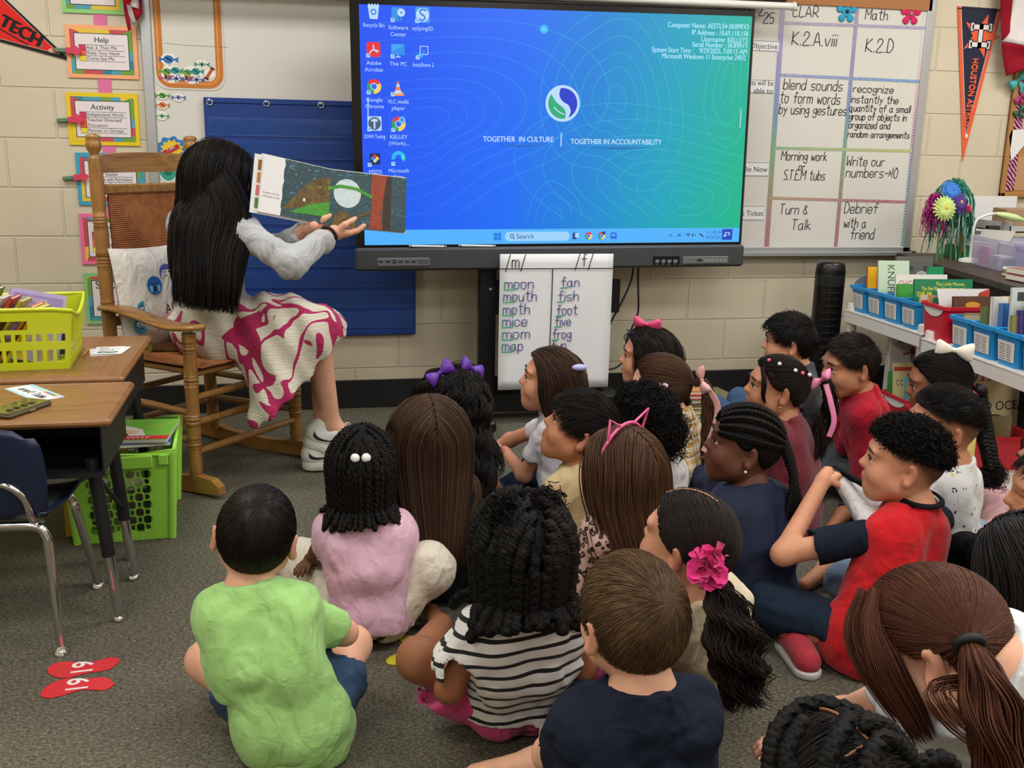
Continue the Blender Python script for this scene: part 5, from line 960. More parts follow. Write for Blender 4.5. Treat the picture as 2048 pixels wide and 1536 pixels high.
# ================================================================ right side: shelves, tubs, books, counter
def rbox_open(mb, w, d, h, t, flare=1.0, r=.02):
    """open tub with walls of thickness t, base w x d, flaring upwards; rounded corners"""
    def ring(k, z, ins): 
        W_, D_ = w/2*k-ins, d/2*k-ins; out = []
        for sx, sy, a0 in ((1, 1, 0), (-1, 1, 90), (-1, -1, 180), (1, -1, 270)):
            for a in (0, 30, 60, 90): out.append((sx*(W_-r)+r*math.cos(math.radians(a0+a)), sy*(D_-r)+r*math.sin(math.radians(a0+a)), z))
        return out
    R = [ring(1, 0, 0), ring(flare, h, 0), ring(flare, h, t), ring(1, t, t)]; n = len(R[0]); V = [p for q in R for p in q]; Fa = [list(range(n))[::-1]]
    for k in range(3): Fa += [(k*n+i, k*n+(i+1) % n, (k+1)*n+(i+1) % n, (k+1)*n+i) for i in range(n)]
    Fa.append(list(range(3*n, 4*n))); mb.add(V, Fa)
    lip = ring(flare, h, -.006); lo = ring(flare, h-.014, -.006); li = ring(flare, h, 0); lj = ring(flare, h-.014, 0); mb.add(lo+lip+li+lj, [(i, (i+1) % n, n+(i+1) % n, n+i) for i in range(n)]+[(n+i, n+(i+1) % n, 2*n+(i+1) % n, 2*n+i) for i in range(n)]+[(3*n+i, 3*n+(i+1) % n, (i+1) % n, i) for i in range(n)])
WP = mat('white_resin', '#d2cfc8', .5, bump=(40, .15))
U1a, U1b = np.array((2.452, -.505)), np.array((2.434, -1.13)); U2a, U2b = np.array((2.385, -1.20)), np.array((2.325, -1.95)); SZ = .52
def shelf_unit(a, b, dep, lab):
    d = b-a; L = np.linalg.norm(d); d /= L; n = np.array((-d[1], d[0])); 
    if n[0] < 0: n = -n
    o = thing('shelf_unit', lab, 'shelf', (a[0], a[1], 0), math.atan2(d[1], d[0]), 'white plastic shelf units'); sg = 1 if np.cross(d, n) > 0 else -1
    for z in (SZ, .10):
        mb = MB(); mb.box((L/2, sg*dep/2, z-.006), (L, dep, .012), .002); mb.box((L/2, sg*.006, z-.03), (L, .012, .055), .003); mb.box((L/2, sg*(dep-.006), z-.03), (L, .012, .055), .003)
        for x in (.006, L-.006): mb.box((x, sg*dep/2, z-.03), (.012, dep, .055), .003)
        mb.build('shelf_board', WP, o)
    for x in (.028, L-.028):
        for y in (.028, dep-.028):
            mb = MB(); y *= sg; mb.lathe([(.025, 0), (.025, .004), (.023, .03), (.022, .06), (.026, .065), (.026, .105), (.023, .11), (.0225, SZ-.06), (.026, SZ-.055), (.026, SZ+.004), (.0245, SZ+.008), (.0245, SZ+.026), (.022, SZ+.032)], (x, y, 0), n=20); mb.build('leg', WP, o)
    return o, (lambda x, y, z: np.array((a[0]+d[0]*x+n[0]*y, a[1]+d[1]*x+n[1]*y, z))), d, n, L
s1_, P1, d1, n1, L1 = shelf_unit(U1a, U1b, .27, 'white plastic shelf unit farther along, beside the black fan'); s2_, P2, d2, n2, L2 = shelf_unit(U2a, U2b, .30, 'nearer white plastic shelf unit at right under blue tubs')
BLU = mat('blue_plastic', '#1d8bcb', .35, spec=.5); REDP = mat('red_plastic', '#c0182c', .35, spec=.5); LBL = mat('label_paper', '#dcdad2', .7)
def tub(P, d, n, x, wid, dep, h, m, lab, z=SZ, front=.012, label=True, name='book_tub', group='tubs on the white shelves', white=False):
    p = P(x, front+dep/2, z); o = thing(name, lab, 'tub', tuple(p), math.atan2(d[1], d[0]), group); sg = 1 if np.cross(d, n) > 0 else -1
    mb = MB(); rbox_open(mb, wid*.86, dep*.92, h, .003, 1.12, .018); mb.build('tub', m, o)
    fx = -sg*dep*.92/2; k = .12*.5*dep*.92/h
    if label:
        mb = MB(); sl = dep*.92*.06/h; pts = [(-wid*.33, .018), (wid*.33, .018), (wid*.35, h*.72), (-wid*.35, h*.72)]; V = [(u, fx-sg*(v*sl+.0015), v) for u, v in pts]; mb.add(V, [(0, 1, 2, 3) if sg > 0 else (3, 2, 1, 0)]); l_ = mb.build('label', LBL, o)
        mb = MB(); 
        for c in range(2):
            for r in range(7): u0 = -wid*.28+c*wid*.29; v = h*.62-r*h*.07; V = [(u, fx-sg*(vv*sl+.0022), vv) for u, vv in ((u0, v-.0016), (u0+wid*(.24-.05*((r*3+c) % 3)), v-.0016), (u0+wid*(.24-.05*((r*3+c) % 3)), v+.0016), (u0, v+.0016))]; mb.add(V, [(0, 1, 2, 3)])
        mb.build('list', mat('label_ink', '#8a8a86', .7), l_)
    if white:
        mb = MB(); sl = dep*.92*.06/h; V = [(wid*.40*math.cos(w), fx-sg*((h-.001+.05*math.sin(w)*.9)*sl+.003), h-.002+.05*math.sin(w)*.9) for w in np.linspace(math.pi, 2*math.pi, 14)]; mb.add(V, [list(range(14))]); mb.build('label', LBL, o)
    return o
BN = 'books in the tubs on the white shelves'
def book(c, sx, sy, sz, rz, tilt, col, lab, spine=None, name='book', group=BN, page='#d8d2c2', yaw_axis=0, art=None):
    """closed book standing: sx cover width, sz height, sy thickness; tilt leans it about its bottom edge"""
    o = thing(name, lab, 'book', tuple(c), rz, group); o.rotation_euler = (tilt, yaw_axis, rz); m = mat('cover'+col, col, .35); mb = MB(); mb.box((0, -sy/2+.001, sz/2), (sx, .002, sz)); mb.box((0, sy/2-.001, sz/2), (sx, .002, sz)); mb.box((-sx/2+.001, 0, sz/2), (.002, sy, sz)); cv_ = mb.build('cover', m, o)
    mb = MB(); mb.box((.002, 0, sz/2), (sx-.006, sy-.004, sz-.006)); mb.build('pages', mat('pages'+page, page, .8), o)
    if art:
        F = Flat((-sx/2, -sy/2-.0004, 0), (1, 0, 0), (0, 0, 1)); art(F, sx, sz); F.build('cover_print', cv_)
    return o
pm = lambda c: mat('ink'+c, c, .45)
tz = math.atan2(d1[1], d1[0])
xs1 = [.085, .225, .36, .495]
for i, x in enumerate(xs1): tub(P1, d1, n1, x, .128, .235, .115, BLU, ('first blue tub, by the grey bookend at the far end', 'second blue tub from the fan, holding the pale green book', 'third blue tub from the fan, with a green and brown cover', 'blue tub just before the red tub')[i])
tub(P2, d2, n2, .045, .185, .25, .14, REDP, 'red tub of books on top of the white shelves', front=.015, label=False, white=True)
for i, x in enumerate((.235, .375, .52, .665)): tub(P2, d2, n2, x, .135, .24, .12, BLU, ('blue tub just after the red tub', 'second blue tub after the red tub, with a tall blue folder', 'third blue tub after the red tub, at the frame edge', 'last blue tub on the nearer shelf unit')[i])
mb = MB(); V = []; pe = P1(.012, .05, SZ); o = thing('bookend', 'grey rounded bookend at the far end of the tubs', 'bookend', tuple(pe), tz); mb.prism([(-.02, 0), (.20, 0), (.20, .11)]+[(.09+.11*math.cos(w), .11+.055*math.sin(w)) for w in np.linspace(0, math.pi, 14)]+[(-.02, .11)], (0, 0, 0), (0, 1, 0), (0, 0, 1), .006); mb.build('panel', mat('grey_plastic', '#6d757c', .5), o)
def artK(F, w, h): F.rect(0, 0, w, h, pm('#b8cdb4')); F.text('KNUFFLE', w*.30, h*.93, .046, pm('#3a4038'), rot=-math.pi/2, up=1, wmax=h*.75); F.rect(w*.1, h*.1, w*.25, h*.4, pm('#93ad92'), 1)
def artO(F, w, h): F.rect(0, 0, w, h, pm('#d85a20')); F.rect(0, 0, w*.4, h, pm('#e8b020'), 1); F.text('CATS', w*.45, h*.55, .03, pm('#e8e0d0'), up=2, wmax=w*.5); F.disc(w*.6, h*.25, .02, pm('#c07a30'), 2)
def artG(F, w, h): F.rect(0, 0, w, h, pm('#5c5a58')); F.disc(w*.7, h*.62, .032, pm('#a8a8a6'), 1); F.disc(w*.7, h*.62, .024, pm('#8c8c8a'), 2); [F.disc(w*(.15+.13*i), h*(.35+.22*((i*7) % 3)), .012, pm('#3c3c3a'), 1) for i in range(6)]
def artM(F, w, h):
    F.rect(0, 0, w, h, pm('#1f7a54')); F.text('The Little Mouse,', w*.36, h*.86, .021, pm('#e8e040'), up=1, wmax=w*.5); F.text('The Red Ripe Strawberry, and', w*.12, h*.76, .022, pm('#e8e040'), up=1, wmax=w*.74)
    for dx in (0, .001, .002): F.text('THE BIG HUNGRY BEAR', w*.03+dx, h*.62, .03, pm('#f0e020'), up=2, wmax=w*.9)
    F.rect(0, 0, w*.6, h*.4, pm('#6a4a30'), 1); F.rect(w*.15, h*.08, w*.5, h*.2, pm('#c8b89a'), 2)
def artC(F, w, h): F.rect(0, 0, w, h, pm('#dcd8d0')); F.text('CHICKA or DUCK', w*.05, h*.72, .04, pm('#c03a4a'), up=1, wmax=w*.9); F.disc(w*.3, h*.35, .03, pm('#4aa060'), 1); F.rect(w*.1, h*.15, w*.9, h*.3, pm('#c8b8a8'), 1)
def artN(F, w, h): F.rect(0, 0, w, h, pm('#c8d0d0')); F.disc(w*.5, h*.4, w*.3, pm('#7aa0b0'), 1); F.rect(w*.1, h*.82, w*.4, h*.94, pm('#444444'), 1)
def bk(P, x, y, z, w, t_, h, rzo, tilt, col, lab, art=None, base=None, **k): return book(P(x, y, z), w, t_, h, rzo, tilt, col, lab, art=art, **k)
fr_ = math.atan2(d1[1], d1[0]); face = fr_   # covers face out of the shelf
SGN = 1 if np.cross(d1, n1) > 0 else -1
bz = SZ+.012
def addbk(P, d, x, y, w, t_, h, turn, tilt, col, lab, art=None): return book(P(x, y, bz), w, t_, h, math.atan2(d[1], d[0])+math.radians(turn), math.radians(tilt), col, lab, art=art)
B1 = lambda x, y, w, t_, h, tu, ti, c, l, a=None: addbk(P1, d1, x, y, w, t_, h, 90+tu, ti, c, l, a)
B2 = lambda x, y, w, t_, h, tu, ti, c, l, a=None: addbk(P2, d2, x, y, w, t_, h, 90+tu, ti, c, l, a)
B1(.105, .10, .10, .012, .19, -6, -8, '#d85a20', 'orange and yellow book in the first blue tub', artO); B1(.075, .16, .13, .010, .17, 4, -8, '#7a2a4a', 'thin maroon book behind the orange book'); B1(.25, .095, .14, .010, .235, -4, -12, '#b8cdb4', 'pale green book reading KNUFFLE', artK); B1(.225, .20, .17, .012, .25, -2, -8, '#5c5a58', 'grey book with round silver seal', artG)
B1(.40, .065, .09, .010, .155, -5, -8, '#4a9a40', 'green and brown cover in third blue tub', lambda F, w, h: (F.rect(0, 0, w, h*.5, pm('#7a4a2c')), F.disc(w*.5, h*.75, .03, pm('#4aa048'), 1))); B1(.37, .15, .23, .010, .19, -3, -10, '#dcd8d0', 'white book with red lettering behind the big green book', artC); B1(.345, .22, .07, .012, .22, -3, -5, '#1f8a5c', 'narrow green book at the back of third tub'); B1(.52, .155, .25, .010, .19, -4, -10, '#1f7a54', 'large green book with yellow title in fourth tub', artM); B1(.54, .06, .05, .008, .13, 0, -6, '#c8b8a0', 'small beige book in front of the green book')
o = thing('paper_sheet', 'large white sheet standing in the red tub', 'paper', tuple(P2(.05, .10, SZ+.02)), math.atan2(d2[1], d2[0])+math.pi/2); mb = MB(); mb.prism([(-.045, .03), (.045, .03), (.10, .16), (.14, .175), (-.075, .175)], (0, 0, 0), (1, 0, 0), (0, .12, 1), .001); mb.build('sheet', PAPER, o)
B2(.115, .17, .22, .012, .165, 0, -10, '#4a3020', 'dark brown book with yellow picture in the red tub', lambda F, w, h: (F.rect(0, h*.3, w, h, pm('#5a3a28')), F.disc(w*.35, h*.8, .03, pm('#c89030'), 1, ry=.012))); B2(.02, .16, .20, .012, .18, -2, -9, '#c04838', 'red book leaning behind the white sheet'); B2(-.01, .075, .06, .01, .165, 0, -8, '#2f8a6a', 'thin teal book at the edge of the red tub'); B2(-.025, .06, .05, .02, .15, 0, -4, '#c8a068', 'small tan book spine out in the red tub')
for a in ((.225, .12, .16, .012, .12, 0, -12, '#8a7a60', 'short brown paperback low in tub after the red one'), (.25, .11, .16, .012, .115, -3, -14, '#a89a7c', 'short tan paperback low in tub after the red one'), (.335, .06, .05, .016, .16, 0, -6, '#6a7a4a', 'olive spine leaning in the tub with the blue folder'), (.36, .085, .06, .014, .20, 2, -6, '#d8d4cc', 'white book beside the tall blue folder'), (.385, .115, .075, .03, .18, -2, -6, '#3b6fae', 'tall blue folder in the second tub after the red one'), (.35, .17, .14, .010, .20, -2, -5, '#c8a060', 'tan cover behind the tall blue folder'), (.495, .14, .20, .010, .25, -3, -6, '#c8d0d0', 'large pale book with barcode at the frame edge', artN), (.52, .055, .05, .014, .16, 0, -8, '#8a8a50', 'khaki spine beside the purple spine'), (.535, .085, .07, .018, .18, 0, -10, '#4a3a78', 'purple spine in the last visible tub'), (.56, .14, .15, .012, .23, -4, -10, '#8ac070', 'light green book leaning at the frame edge')): B2(*a)
# lower shelf: red tubs with picture books
LZ = .10
def lowbook(P, d, x, y, w, t_, h, turn, tilt, col, lab, art=None): return book(P(x, y, LZ+.012), w, t_, h, math.atan2(d[1], d[0])+math.radians(turn), math.radians(tilt), col, lab, art=art, group='books on the lower white shelves')
def artBusy(F, w, h): F.rect(0, 0, w, h, pm('#d8c890')); F.rect(0, h*.86, w*.6, h*.93, pm('#c04a3a'), 1); F.text('BUSY', w*.32, h*.36, .036, pm('#6a3a2a'), up=1, wmax=w*.5); F.text('COZY BOOK', w*.06, h*.60, .036, pm('#6a3a2a'), up=1, wmax=w*.88)
def artHello(F, w, h): F.rect(0, 0, w, h, pm('#c8b890')); F.rect(0, h*.25, w, h*.45, pm('#7aa0ae'), 1); F.rect(0, 0, w, h*.25, pm('#a8b8b0'), 1); F.text('HELLO', w*.06, h*.58, .05, pm('#2a2a28'), up=2, wmax=w*.6); F.text('OCEAN', w*.70, h*.58, .05, pm('#2a2a28'), up=2, wmax=w*.7)
tub(P1, d1, n1, .47, .22, .22, .13, REDP, 'red tub on the lower shelf behind red shirted boy', z=LZ, label=False, white=True); tub(P2, d2, n2, .28, .24, .25, .13, REDP, 'red tub on the lower shelf at the frame edge', z=LZ, label=False, white=True); tub(P2, d2, n2, .02, .20, .24, .13, REDP, 'red tub on the lower shelf behind the yellow shirted girl', z=LZ, label=False)
C1 = lambda x, y, w, t_, h, tu, ti, c, l, a=None: lowbook(P1, d1, x, y, w, t_, h, 90+tu, ti, c, l, a)
C2 = lambda x, y, w, t_, h, tu, ti, c, l, a=None: lowbook(P2, d2, x, y, w, t_, h, 90+tu, ti, c, l, a)
C1(.425, .125, .17, .01, .24, -4, -10, '#d8c890', 'cream book with brown title in the lower red tub', artBusy); C1(.385, .06, .06, .014, .20, 0, -4, '#3a8a4a', 'green spine in the lower red tub'); C1(.40, .085, .07, .014, .22, 0, -6, '#d8c040', 'yellow spine in the lower red tub'); C1(.33, .16, .20, .012, .31, -2, -3, '#c8c4bc', 'pale book with dancing figure at the back of lower shelf', lambda F, w, h: (F.disc(w*.5, h*.9, .012, pm('#a04050')), F.line([(w*.3, h*.84), (w*.5, h*.87), (w*.75, h*.82)], .008, pm('#a04050')), F.line([(w*.5, h*.87), (w*.5, h*.75)], .008, pm('#a04050'), 1)))
for i, (x, c, l) in enumerate(((.47, '#7ab8b0', 'teal spine beside the cream book'), (.49, '#c8ccd0', 'white spine beside the teal spine'), (.51, '#d09090', 'pink spine among the lower shelf books'), (.535, '#4a5a80', 'slate blue spine among the lower shelf books'))): C1(x, .11+.02*i, .10, .014, .19+.012*i, 0, -8, c, l)
C2(.19, .19, .26, .012, .27, 8, -8, '#c8b890', 'wide tan book reading HELLO on the lower shelf', artHello); C2(.165, .22, .26, .012, .35, 6, -4, '#a88a90', 'picture book with red scribble behind the HELLO book', lambda F, w, h: (F.rect(0, 0, w, h, pm('#b8aaa0')), [F.line([(w*(.1+.12*i), h*.78), (w*(.2+.11*i), h*.97)], .012, pm(('#a03048', '#4a4450')[i % 2]), 1+.1*i) for i in range(7)]))
for i, (x, c, l) in enumerate(((.235, '#c07a30', 'orange spine in the red tub at the frame edge'), (.265, '#b8a070', 'tan spine in the red tub at the frame edge'), (.29, '#5a5040', 'dark olive spine in the red tub at the frame edge'), (.315, '#8a8060', 'brown spine in the red tub at the frame edge'))): C2(x, .08+.03*i, .09, .016, .17, 0, -4, c, l)
# dark counter behind the shelves
ca, cb = np.array((2.965, -.075)), np.array((2.655, -1.50)); d = _nrm(cb-ca); n = np.array((-d[1], d[0])); L = np.linalg.norm(cb-ca); o = thing('counter', 'dark brown laminate counter in the back right corner', 'counter', (ca[0], ca[1], 0), math.atan2(d[1], d[0])); DB = mat('dark_walnut', '#3a302b', .5, vary=(14, .25)); mb = MB(); mb.box((L/2, .24, .715), (L, .48, .03), .003); mb.build('top', DB, o); mb = MB(); mb.box((L/2, .26, .35), (L-.02, .44, .70)); mb.build('cabinet', mat('dark_recess', '#241e1b', .6), o)
CP = lambda px, py: atz(px, py, .73)
def cthing(name, lab, cat, p, rz=0, group=None): return thing(name, lab, cat, (p[0], p[1], .7305), rz, group)
crz = math.atan2(d[1], d[0]); p = (CP(1872, 508)+CP(1917, 519))/2; g = np.linalg.norm(CP(1872, 508)-CP(1917, 519)); o = cthing('green_box', 'small green open box of cards on the counter', 'box', p+np.array((n[0], n[1], 0))*.05, crz); GB = mat('green_card', '#2f8444', .6); mb = MB(); W_ = .125
for c, dd in (((0, -.04, .028), (W_, .003, .056)), ((0, .04, .028), (W_, .003, .056)), ((-W_/2, 0, .028), (.003, .08, .056)), ((W_/2, 0, .028), (.003, .08, .056)), ((0, 0, .002), (W_, .08, .003))): mb.box(c, dd)
mb.build('box', GB, o); mb = MB(); mb.box((-.03, .005, .06), (.055, .003, .075)); mb.build('card', mat('kraft', '#b98f6a', .7), o); mb = MB(); mb.prism([(-.03, 0), (.03, 0), (.028, .06), (.012, .1), (0, .06), (-.01, .085)], (.035, .0, .03), (1, 0, 0), (0, 0, 1), .012); mb.build('orange_tag', mat('orange_foam', '#ee8a20', .6), o)
def gerbera(px, py, Y, r, c1, c2, lab, tilt=(0, -.9, .25)):
    h = aty(px, py, Y); ax = _nrm(tilt); A = _nrm(np.cross(ax, (0, 0, 1))); B = np.cross(A, ax); o = thing('flower_pen', lab, 'flower', (h[0], h[1], .731), group='artificial daisy pens on the counter'); H_ = np.array((0, 0, h[2]-.731)); mb = MB()
    for k in range(3):
        for i in range(20):
            w = 2*math.pi*(i+.5*k)/20; u = A*math.cos(w)+B*math.sin(w); v = np.cross(ax, u); q0 = H_+ax*(.004+.006*k); rr_ = r*(1-.17*k); P_ = [q0+u*rr_*t_+ax*rr_*(.10*math.sin(t_*2.6)-.12*t_*t_*(1 if B@u < 0 else .5)) for t_ in (.1, .4, .75, 1)]; wd_ = [.05*r, .085*r, .095*r, .045*r]
            V = []; 
            for q, ww in zip(P_, wd_): V += [q-v*ww, q+ax*.002, q+v*ww]
            mb.add(V, [(3*j+e, 3*j+3+e, 3*j+4+e, 3*j+1+e) for j in range(3) for e in (0, 1)], True)
    mb.build('petals', mat('petal'+c1, c1, .7, vary=(60, .2)), o); mb = MB(); mb.ball(H_+ax*.012, (r*.22,)*3, 10); mb.build('centre', mat('petal'+c2, c2, .8), o); mb = MB(); mb.tube([H_, H_*.6+np.array((0, .02, 0)), np.array((0, .01, 0.))], .004, 6); mb.build('stem', mat('stem_green', '#4a7a4a', .6), o)
gerbera(1888, 417, -.50, .060, '#b8cf78', '#d8b030', 'lime green daisy pen, frontmost in the bunch'); gerbera(1902, 383, -.44, .054, '#2f6fc0', '#3a70b0', 'blue daisy pen behind the lime daisy', (0, -.8, .5)); gerbera(1917, 406, -.46, .054, '#4a3080', '#d8a040', 'purple daisy pen right of the lime daisy', (.25, -.85, .3)); gerbera(1934, 418, -.45, .022, '#d03a6a', '#e06080', 'small pink bloom at the edge of the bunch', (.5, -.7, .2))
def pom(px, py, Y, cols, n, ln, lab, drop, R0):
    h = aty(px, py, Y); o = thing('pompom', lab, 'pompom', (h[0], h[1], .731)); H_ = np.array((0, 0, h[2]-.731)); rg_ = np.random.default_rng(n)
    for ci, c in enumerate(cols):
        k = n//len(cols); dr = norm_(rg_.normal(size=(k, 3))+np.array((0, -.25, .9))); S = 9; ts = np.linspace(0, 1, S)[None, :, None]; l = (ln*(.7+.6*rg_.random(k)))[:, None, None]; P_ = H_[None, None]+dr[:, None]*R0*np.sin(np.minimum(ts*1.6, 1.57))+np.array((0, 0, -1.))*l*np.clip(ts-.15, 0, 1)**1.4*drop+.008*np.sin(ts*9+rg_.random((k, 1, 3))*6); P_[..., 2] = np.maximum(P_[..., 2], .004); V, Q, a_ = tubes(P_, np.full((k, S), .0022), 3); ob('streamers', V+np.array(o.location), Q, mat('tinsel'+c, c, .3, .3), o, smooth=True, world=True)
pom(1908, 372, -.36, ['#2f8a74', '#a8d0c4', '#1f6a58'], 270, .30, 'teal and white streamer pompom behind the daisies', 1.0, .11); pom(1872, 395, -.40, ['#a81f7a', '#c84a98'], 110, .20, 'magenta tinsel pompom left of the lime daisy', .9, .055)
CL = mat('clear_plastic', '#cfcde0', .08, spec=.6, alpha=.30); LIL = mat('lilac_plastic', '#b4b2d8', .2, alpha=.55)
def clearbin(p, w, dp, h, m, lab, rz): o = cthing('clear_bin', lab, 'bin', p, rz, 'see through bins on the counter'); mb = MB(); rbox_open(mb, w*.9, dp*.9, h, .003, 1.1, .012); mb.build('bin', m, o); return o
p = (CP(1922, 524)+CP(2008, 545))/2+np.array((n[0], n[1], 0))*.09; o = clearbin(p, .30, .18, .13, CL, 'clear plastic bin of cards at the counter front', crz); mb = MB(); mb.box((-.085, -.045, .045), (.09, .01, .075)); mb.build('pink_note', mat('pink_note', '#c060a8', .7), o); mb = MB(); mb.box((.03, .0, .05), (.12, .10, .008)); mb.box((.0, .03, .055), (.22, .02, .09)); mb.build('papers', mat('grey_cards', '#b0acc0', .7), o); mb = MB(); mb.prism([(-.12, 0), (.16, 0), (.16, .05), (-.12, .035)], (0, -.06, .125), (1, 0, 0), (0, .45, .9), .004); mb.build('file_flap', mat('cream_plastic', '#cfcdc4', .5), o)
p = CP(2040, 548)+np.array((n[0], n[1], 0))*.13; clearbin(p, .24, .22, .11, LIL, 'lilac tinted bin beyond the clear bin', crz)
bxp = aty(1965, 452, -.40); o = cthing('storage_tray', 'grey paper tray stack behind the clear bin', 'tray', (bxp[0]+.22, -.40), crz*0); mb = MB()
for z in (.03, .085, .14): mb.box((0, 0, z), (.34, .26, .006)); mb.box((0, -.128, z+.012), (.34, .004, .03)); mb.box((-.168, 0, z+.02), (.004, .26, .045))
for x_ in (-.166, .166):
    for y_ in (-.125, .125): mb.box((x_, y_, .075), (.006, .006, .15))
mb.build('trays', mat('grey_tray', '#b4b4b8', .4), o); mb = MB(); mb.box((.02, 0, .037), (.28, .21, .012)); mb.box((.02, 0, .092), (.28, .21, .01)); mb.build('papers', PAPER, o)
o = thing('cardboard_box', 'brown cardboard box on top of the grey trays', 'box', (bxp[0]+.25, -.36, .8775), -.25); mb = MB(); mb.box((0, 0, .045), (.24, .15, .09), .002); mb.build('box', mat('cardboard', '#9a7f62', .8), o)
o = thing('paper_sheet', 'blank white sheet leaning on wall behind cardboard box', 'paper', (aty(1985, 420, -.05)[0], -.03, .731)); mb = MB(); mb.box((0, 0, .14), (.30, .002, .28)); mb.build('sheet', PAPER, o)
cl = aty(1952, 455, -.46); o = thing('binder_clip', 'large black binder clip on the paper trays', 'clip', tuple(cl-np.array((0, .08, .03)))); mb = MB(); mb.prism([(-.025, 0), (.025, 0), (.012, .045), (-.012, .045)], (0, 0, 0), (0, 1, 0), (0, 0, 1), .055); mb.build('clip', mat('clip_black', '#161618', .4), o)
lb = atz(1950, 470, .85); Y = lb[1]; o = thing('desk_lamp', 'white and lime gooseneck lamp lying over the trays', 'lamp', (aty(1948, 455, -.50)[0], -.50, .731)); b0 = np.array(o.location); pts = [np.array((0, 0, 0.)), aty(1949, 450, -.50)-b0, aty(1966, 433, -.50)-b0, aty(1990, 427, -.50)-b0]; mb = MB(); mb.lathe([(.05, 0), (.05, .012), (.02, .02)], n=20); mb.build('base', mat('lamp_white', '#dcdcd2', .4), o); mb = MB(); mb.tube(smooth(np.array(pts)), .006, 8); mb.build('arm', mat('lamp_white', '#dcdcd2', .4), o); e = aty(2046, 440, -.50)-b0; mb = MB(); mb.tube([pts[-1], pts[-1]*.7+e*.3, pts[-1]*.3+e*.7, e], [.007, .016, .018, .008], 12, flat=1.3); mb.build('head', mat('lamp_lime', '#c4d69a', .4), o)
p = CP(2034, 552); o = cthing('wire_dish', 'white wire dish on the counter edge', 'dish', p, 0); mb = MB(); [mb.tube([(.06*math.cos(w), .05*math.sin(w), z) for w in np.linspace(0, 6.28, 25)[:-1]], .003, 6, closed=True) for z in (.004, .03)]; mb.build('rim', mat('lamp_white', '#dcdcd2', .4), o); mb = MB(); mb.lathe([(.05, .002), (.055, .025), (.05, .025)], n=20); mb.build('dish', mat('kraft2', '#b8926e', .7), o)
for i, (c, l) in enumerate((('#c07068', 'lower coral pink book stacked at the counter edge'), ('#8a6a64', 'upper dusty pink book stacked at the counter edge'))): p = CP(2075, 566); o = thing('book', l, 'book', (p[0], p[1], .731+.026*i), crz+.2, 'books stacked on the counter'); mb = MB(); mb.box((0, 0, .013), (.20, .14, .024), .002); mb.build('cover', mat('cover'+c, c, .5), o); mb = MB(); mb.box((0, -.002, .013), (.19, .142, .016)); mb.build('pages', mat('pages#d8d2c2', '#d8d2c2', .8), o)
# cork board with zebra border
kx0, kz0 = 3.555, 1.005; o = thing('cork_board', 'cork notice board with pink zebra print border', 'notice board', (kx0, -.003, kz0)); mb = MB(); mb.box((.4, -.004, .45), (.8, .008, .9)); mb.build('cork', mat('cork_sheet', '#b8834e', .9, bump=(220, .4)), o); mb = MB(); mb.box((.012, -.011, .45), (.024, .022, .9), .003); mb.box((.4, -.011, .012), (.8, .022, .024), .003); mb.build('frame', mat('oak_frame', '#a97a44', .5), o)
ZB = mat('zebra_print', '#b03078', .6); t = NT(ZB); w_ = t.new('ShaderNodeTexWave', bands_direction='DIAGONAL'); w_.inputs['Scale'].default_value = 26; w_.inputs['Distortion'].default_value = 5; t.l(t.co(), w_.inputs[0]); t.col(t.ramp(w_.outputs['Fac'], [(.42, '#3a1028'), (.5, '#c0407f'), (.62, '#d890b0')]))
mb = MB(); mb.box((.052, -.012, .46), (.05, .006, .85)); mb.box((.45, -.012, .05), (.6, .006, .045)); mb.build('border', ZB, o)
mb = MB(); mb.box((.15, -.010, .12), (.16, .002, .17)); mb.build('kraft_sheet', mat('kraft', '#b98f6a', .7), o)
for nm, c, a_, lab in (('paper_scrap', '#d4d0d4', (2026, 285), 'folded white paper pinned to the cork board'),):
    q = aty(*a_, -.02); s_ = thing(nm, lab, 'paper', (q[0], -.022, q[2])); mb = MB(); mb.prism([(-.03, .03), (.0, -.09), (.09, .02), (.07, .07), (-.02, .06)], (0, 0, 0), (1, 0, 0), (0, 0, 1), .003); mb.build('paper', PAPER, s_)
def wbow(px, py, s, c, lab): q = aty(px, py, -.03); r_ = thing('ribbon_bow', lab, 'bow', (q[0], -.03, q[2]), group='bows pinned to the cork board'); bow(r_, 'bow', q, (.8, 0, .6), (-.6, 0, .8), s, mat('satin'+c, c, .4), tails=2)
wbow(2036, 160, .05, '#4aa8a8', 'turquoise bow at the top of the cork board'); wbow(2040, 195, .035, '#a83a68', 'pink striped bow under the turquoise bow'); wbow(2038, 222, .032, '#2a5a4a', 'dark green bow on the cork board')
q = aty(2042, 232, -.016); s_ = thing('photo_print', 'small dark photograph pinned to the cork board', 'photo', (q[0], -.0145, q[2])); mb = MB(); mb.box((0, 0, 0), (.09, .001, .12)); mb.build('print', mat('photo_dark', '#2a3038', .3), s_); F = Flat((-.045, -.0007, -.06), (1, 0, 0), (0, 0, 1)); F.disc(.03, .07, .016, pm('#a87860')); F.rect(.015, .0, .045, .055, pm('#4a5a80')); F.disc(.065, .065, .015, pm('#b88a70')); F.rect(.05, 0, .08, .05, pm('#c0a8b8')); F.build('figures', s_)
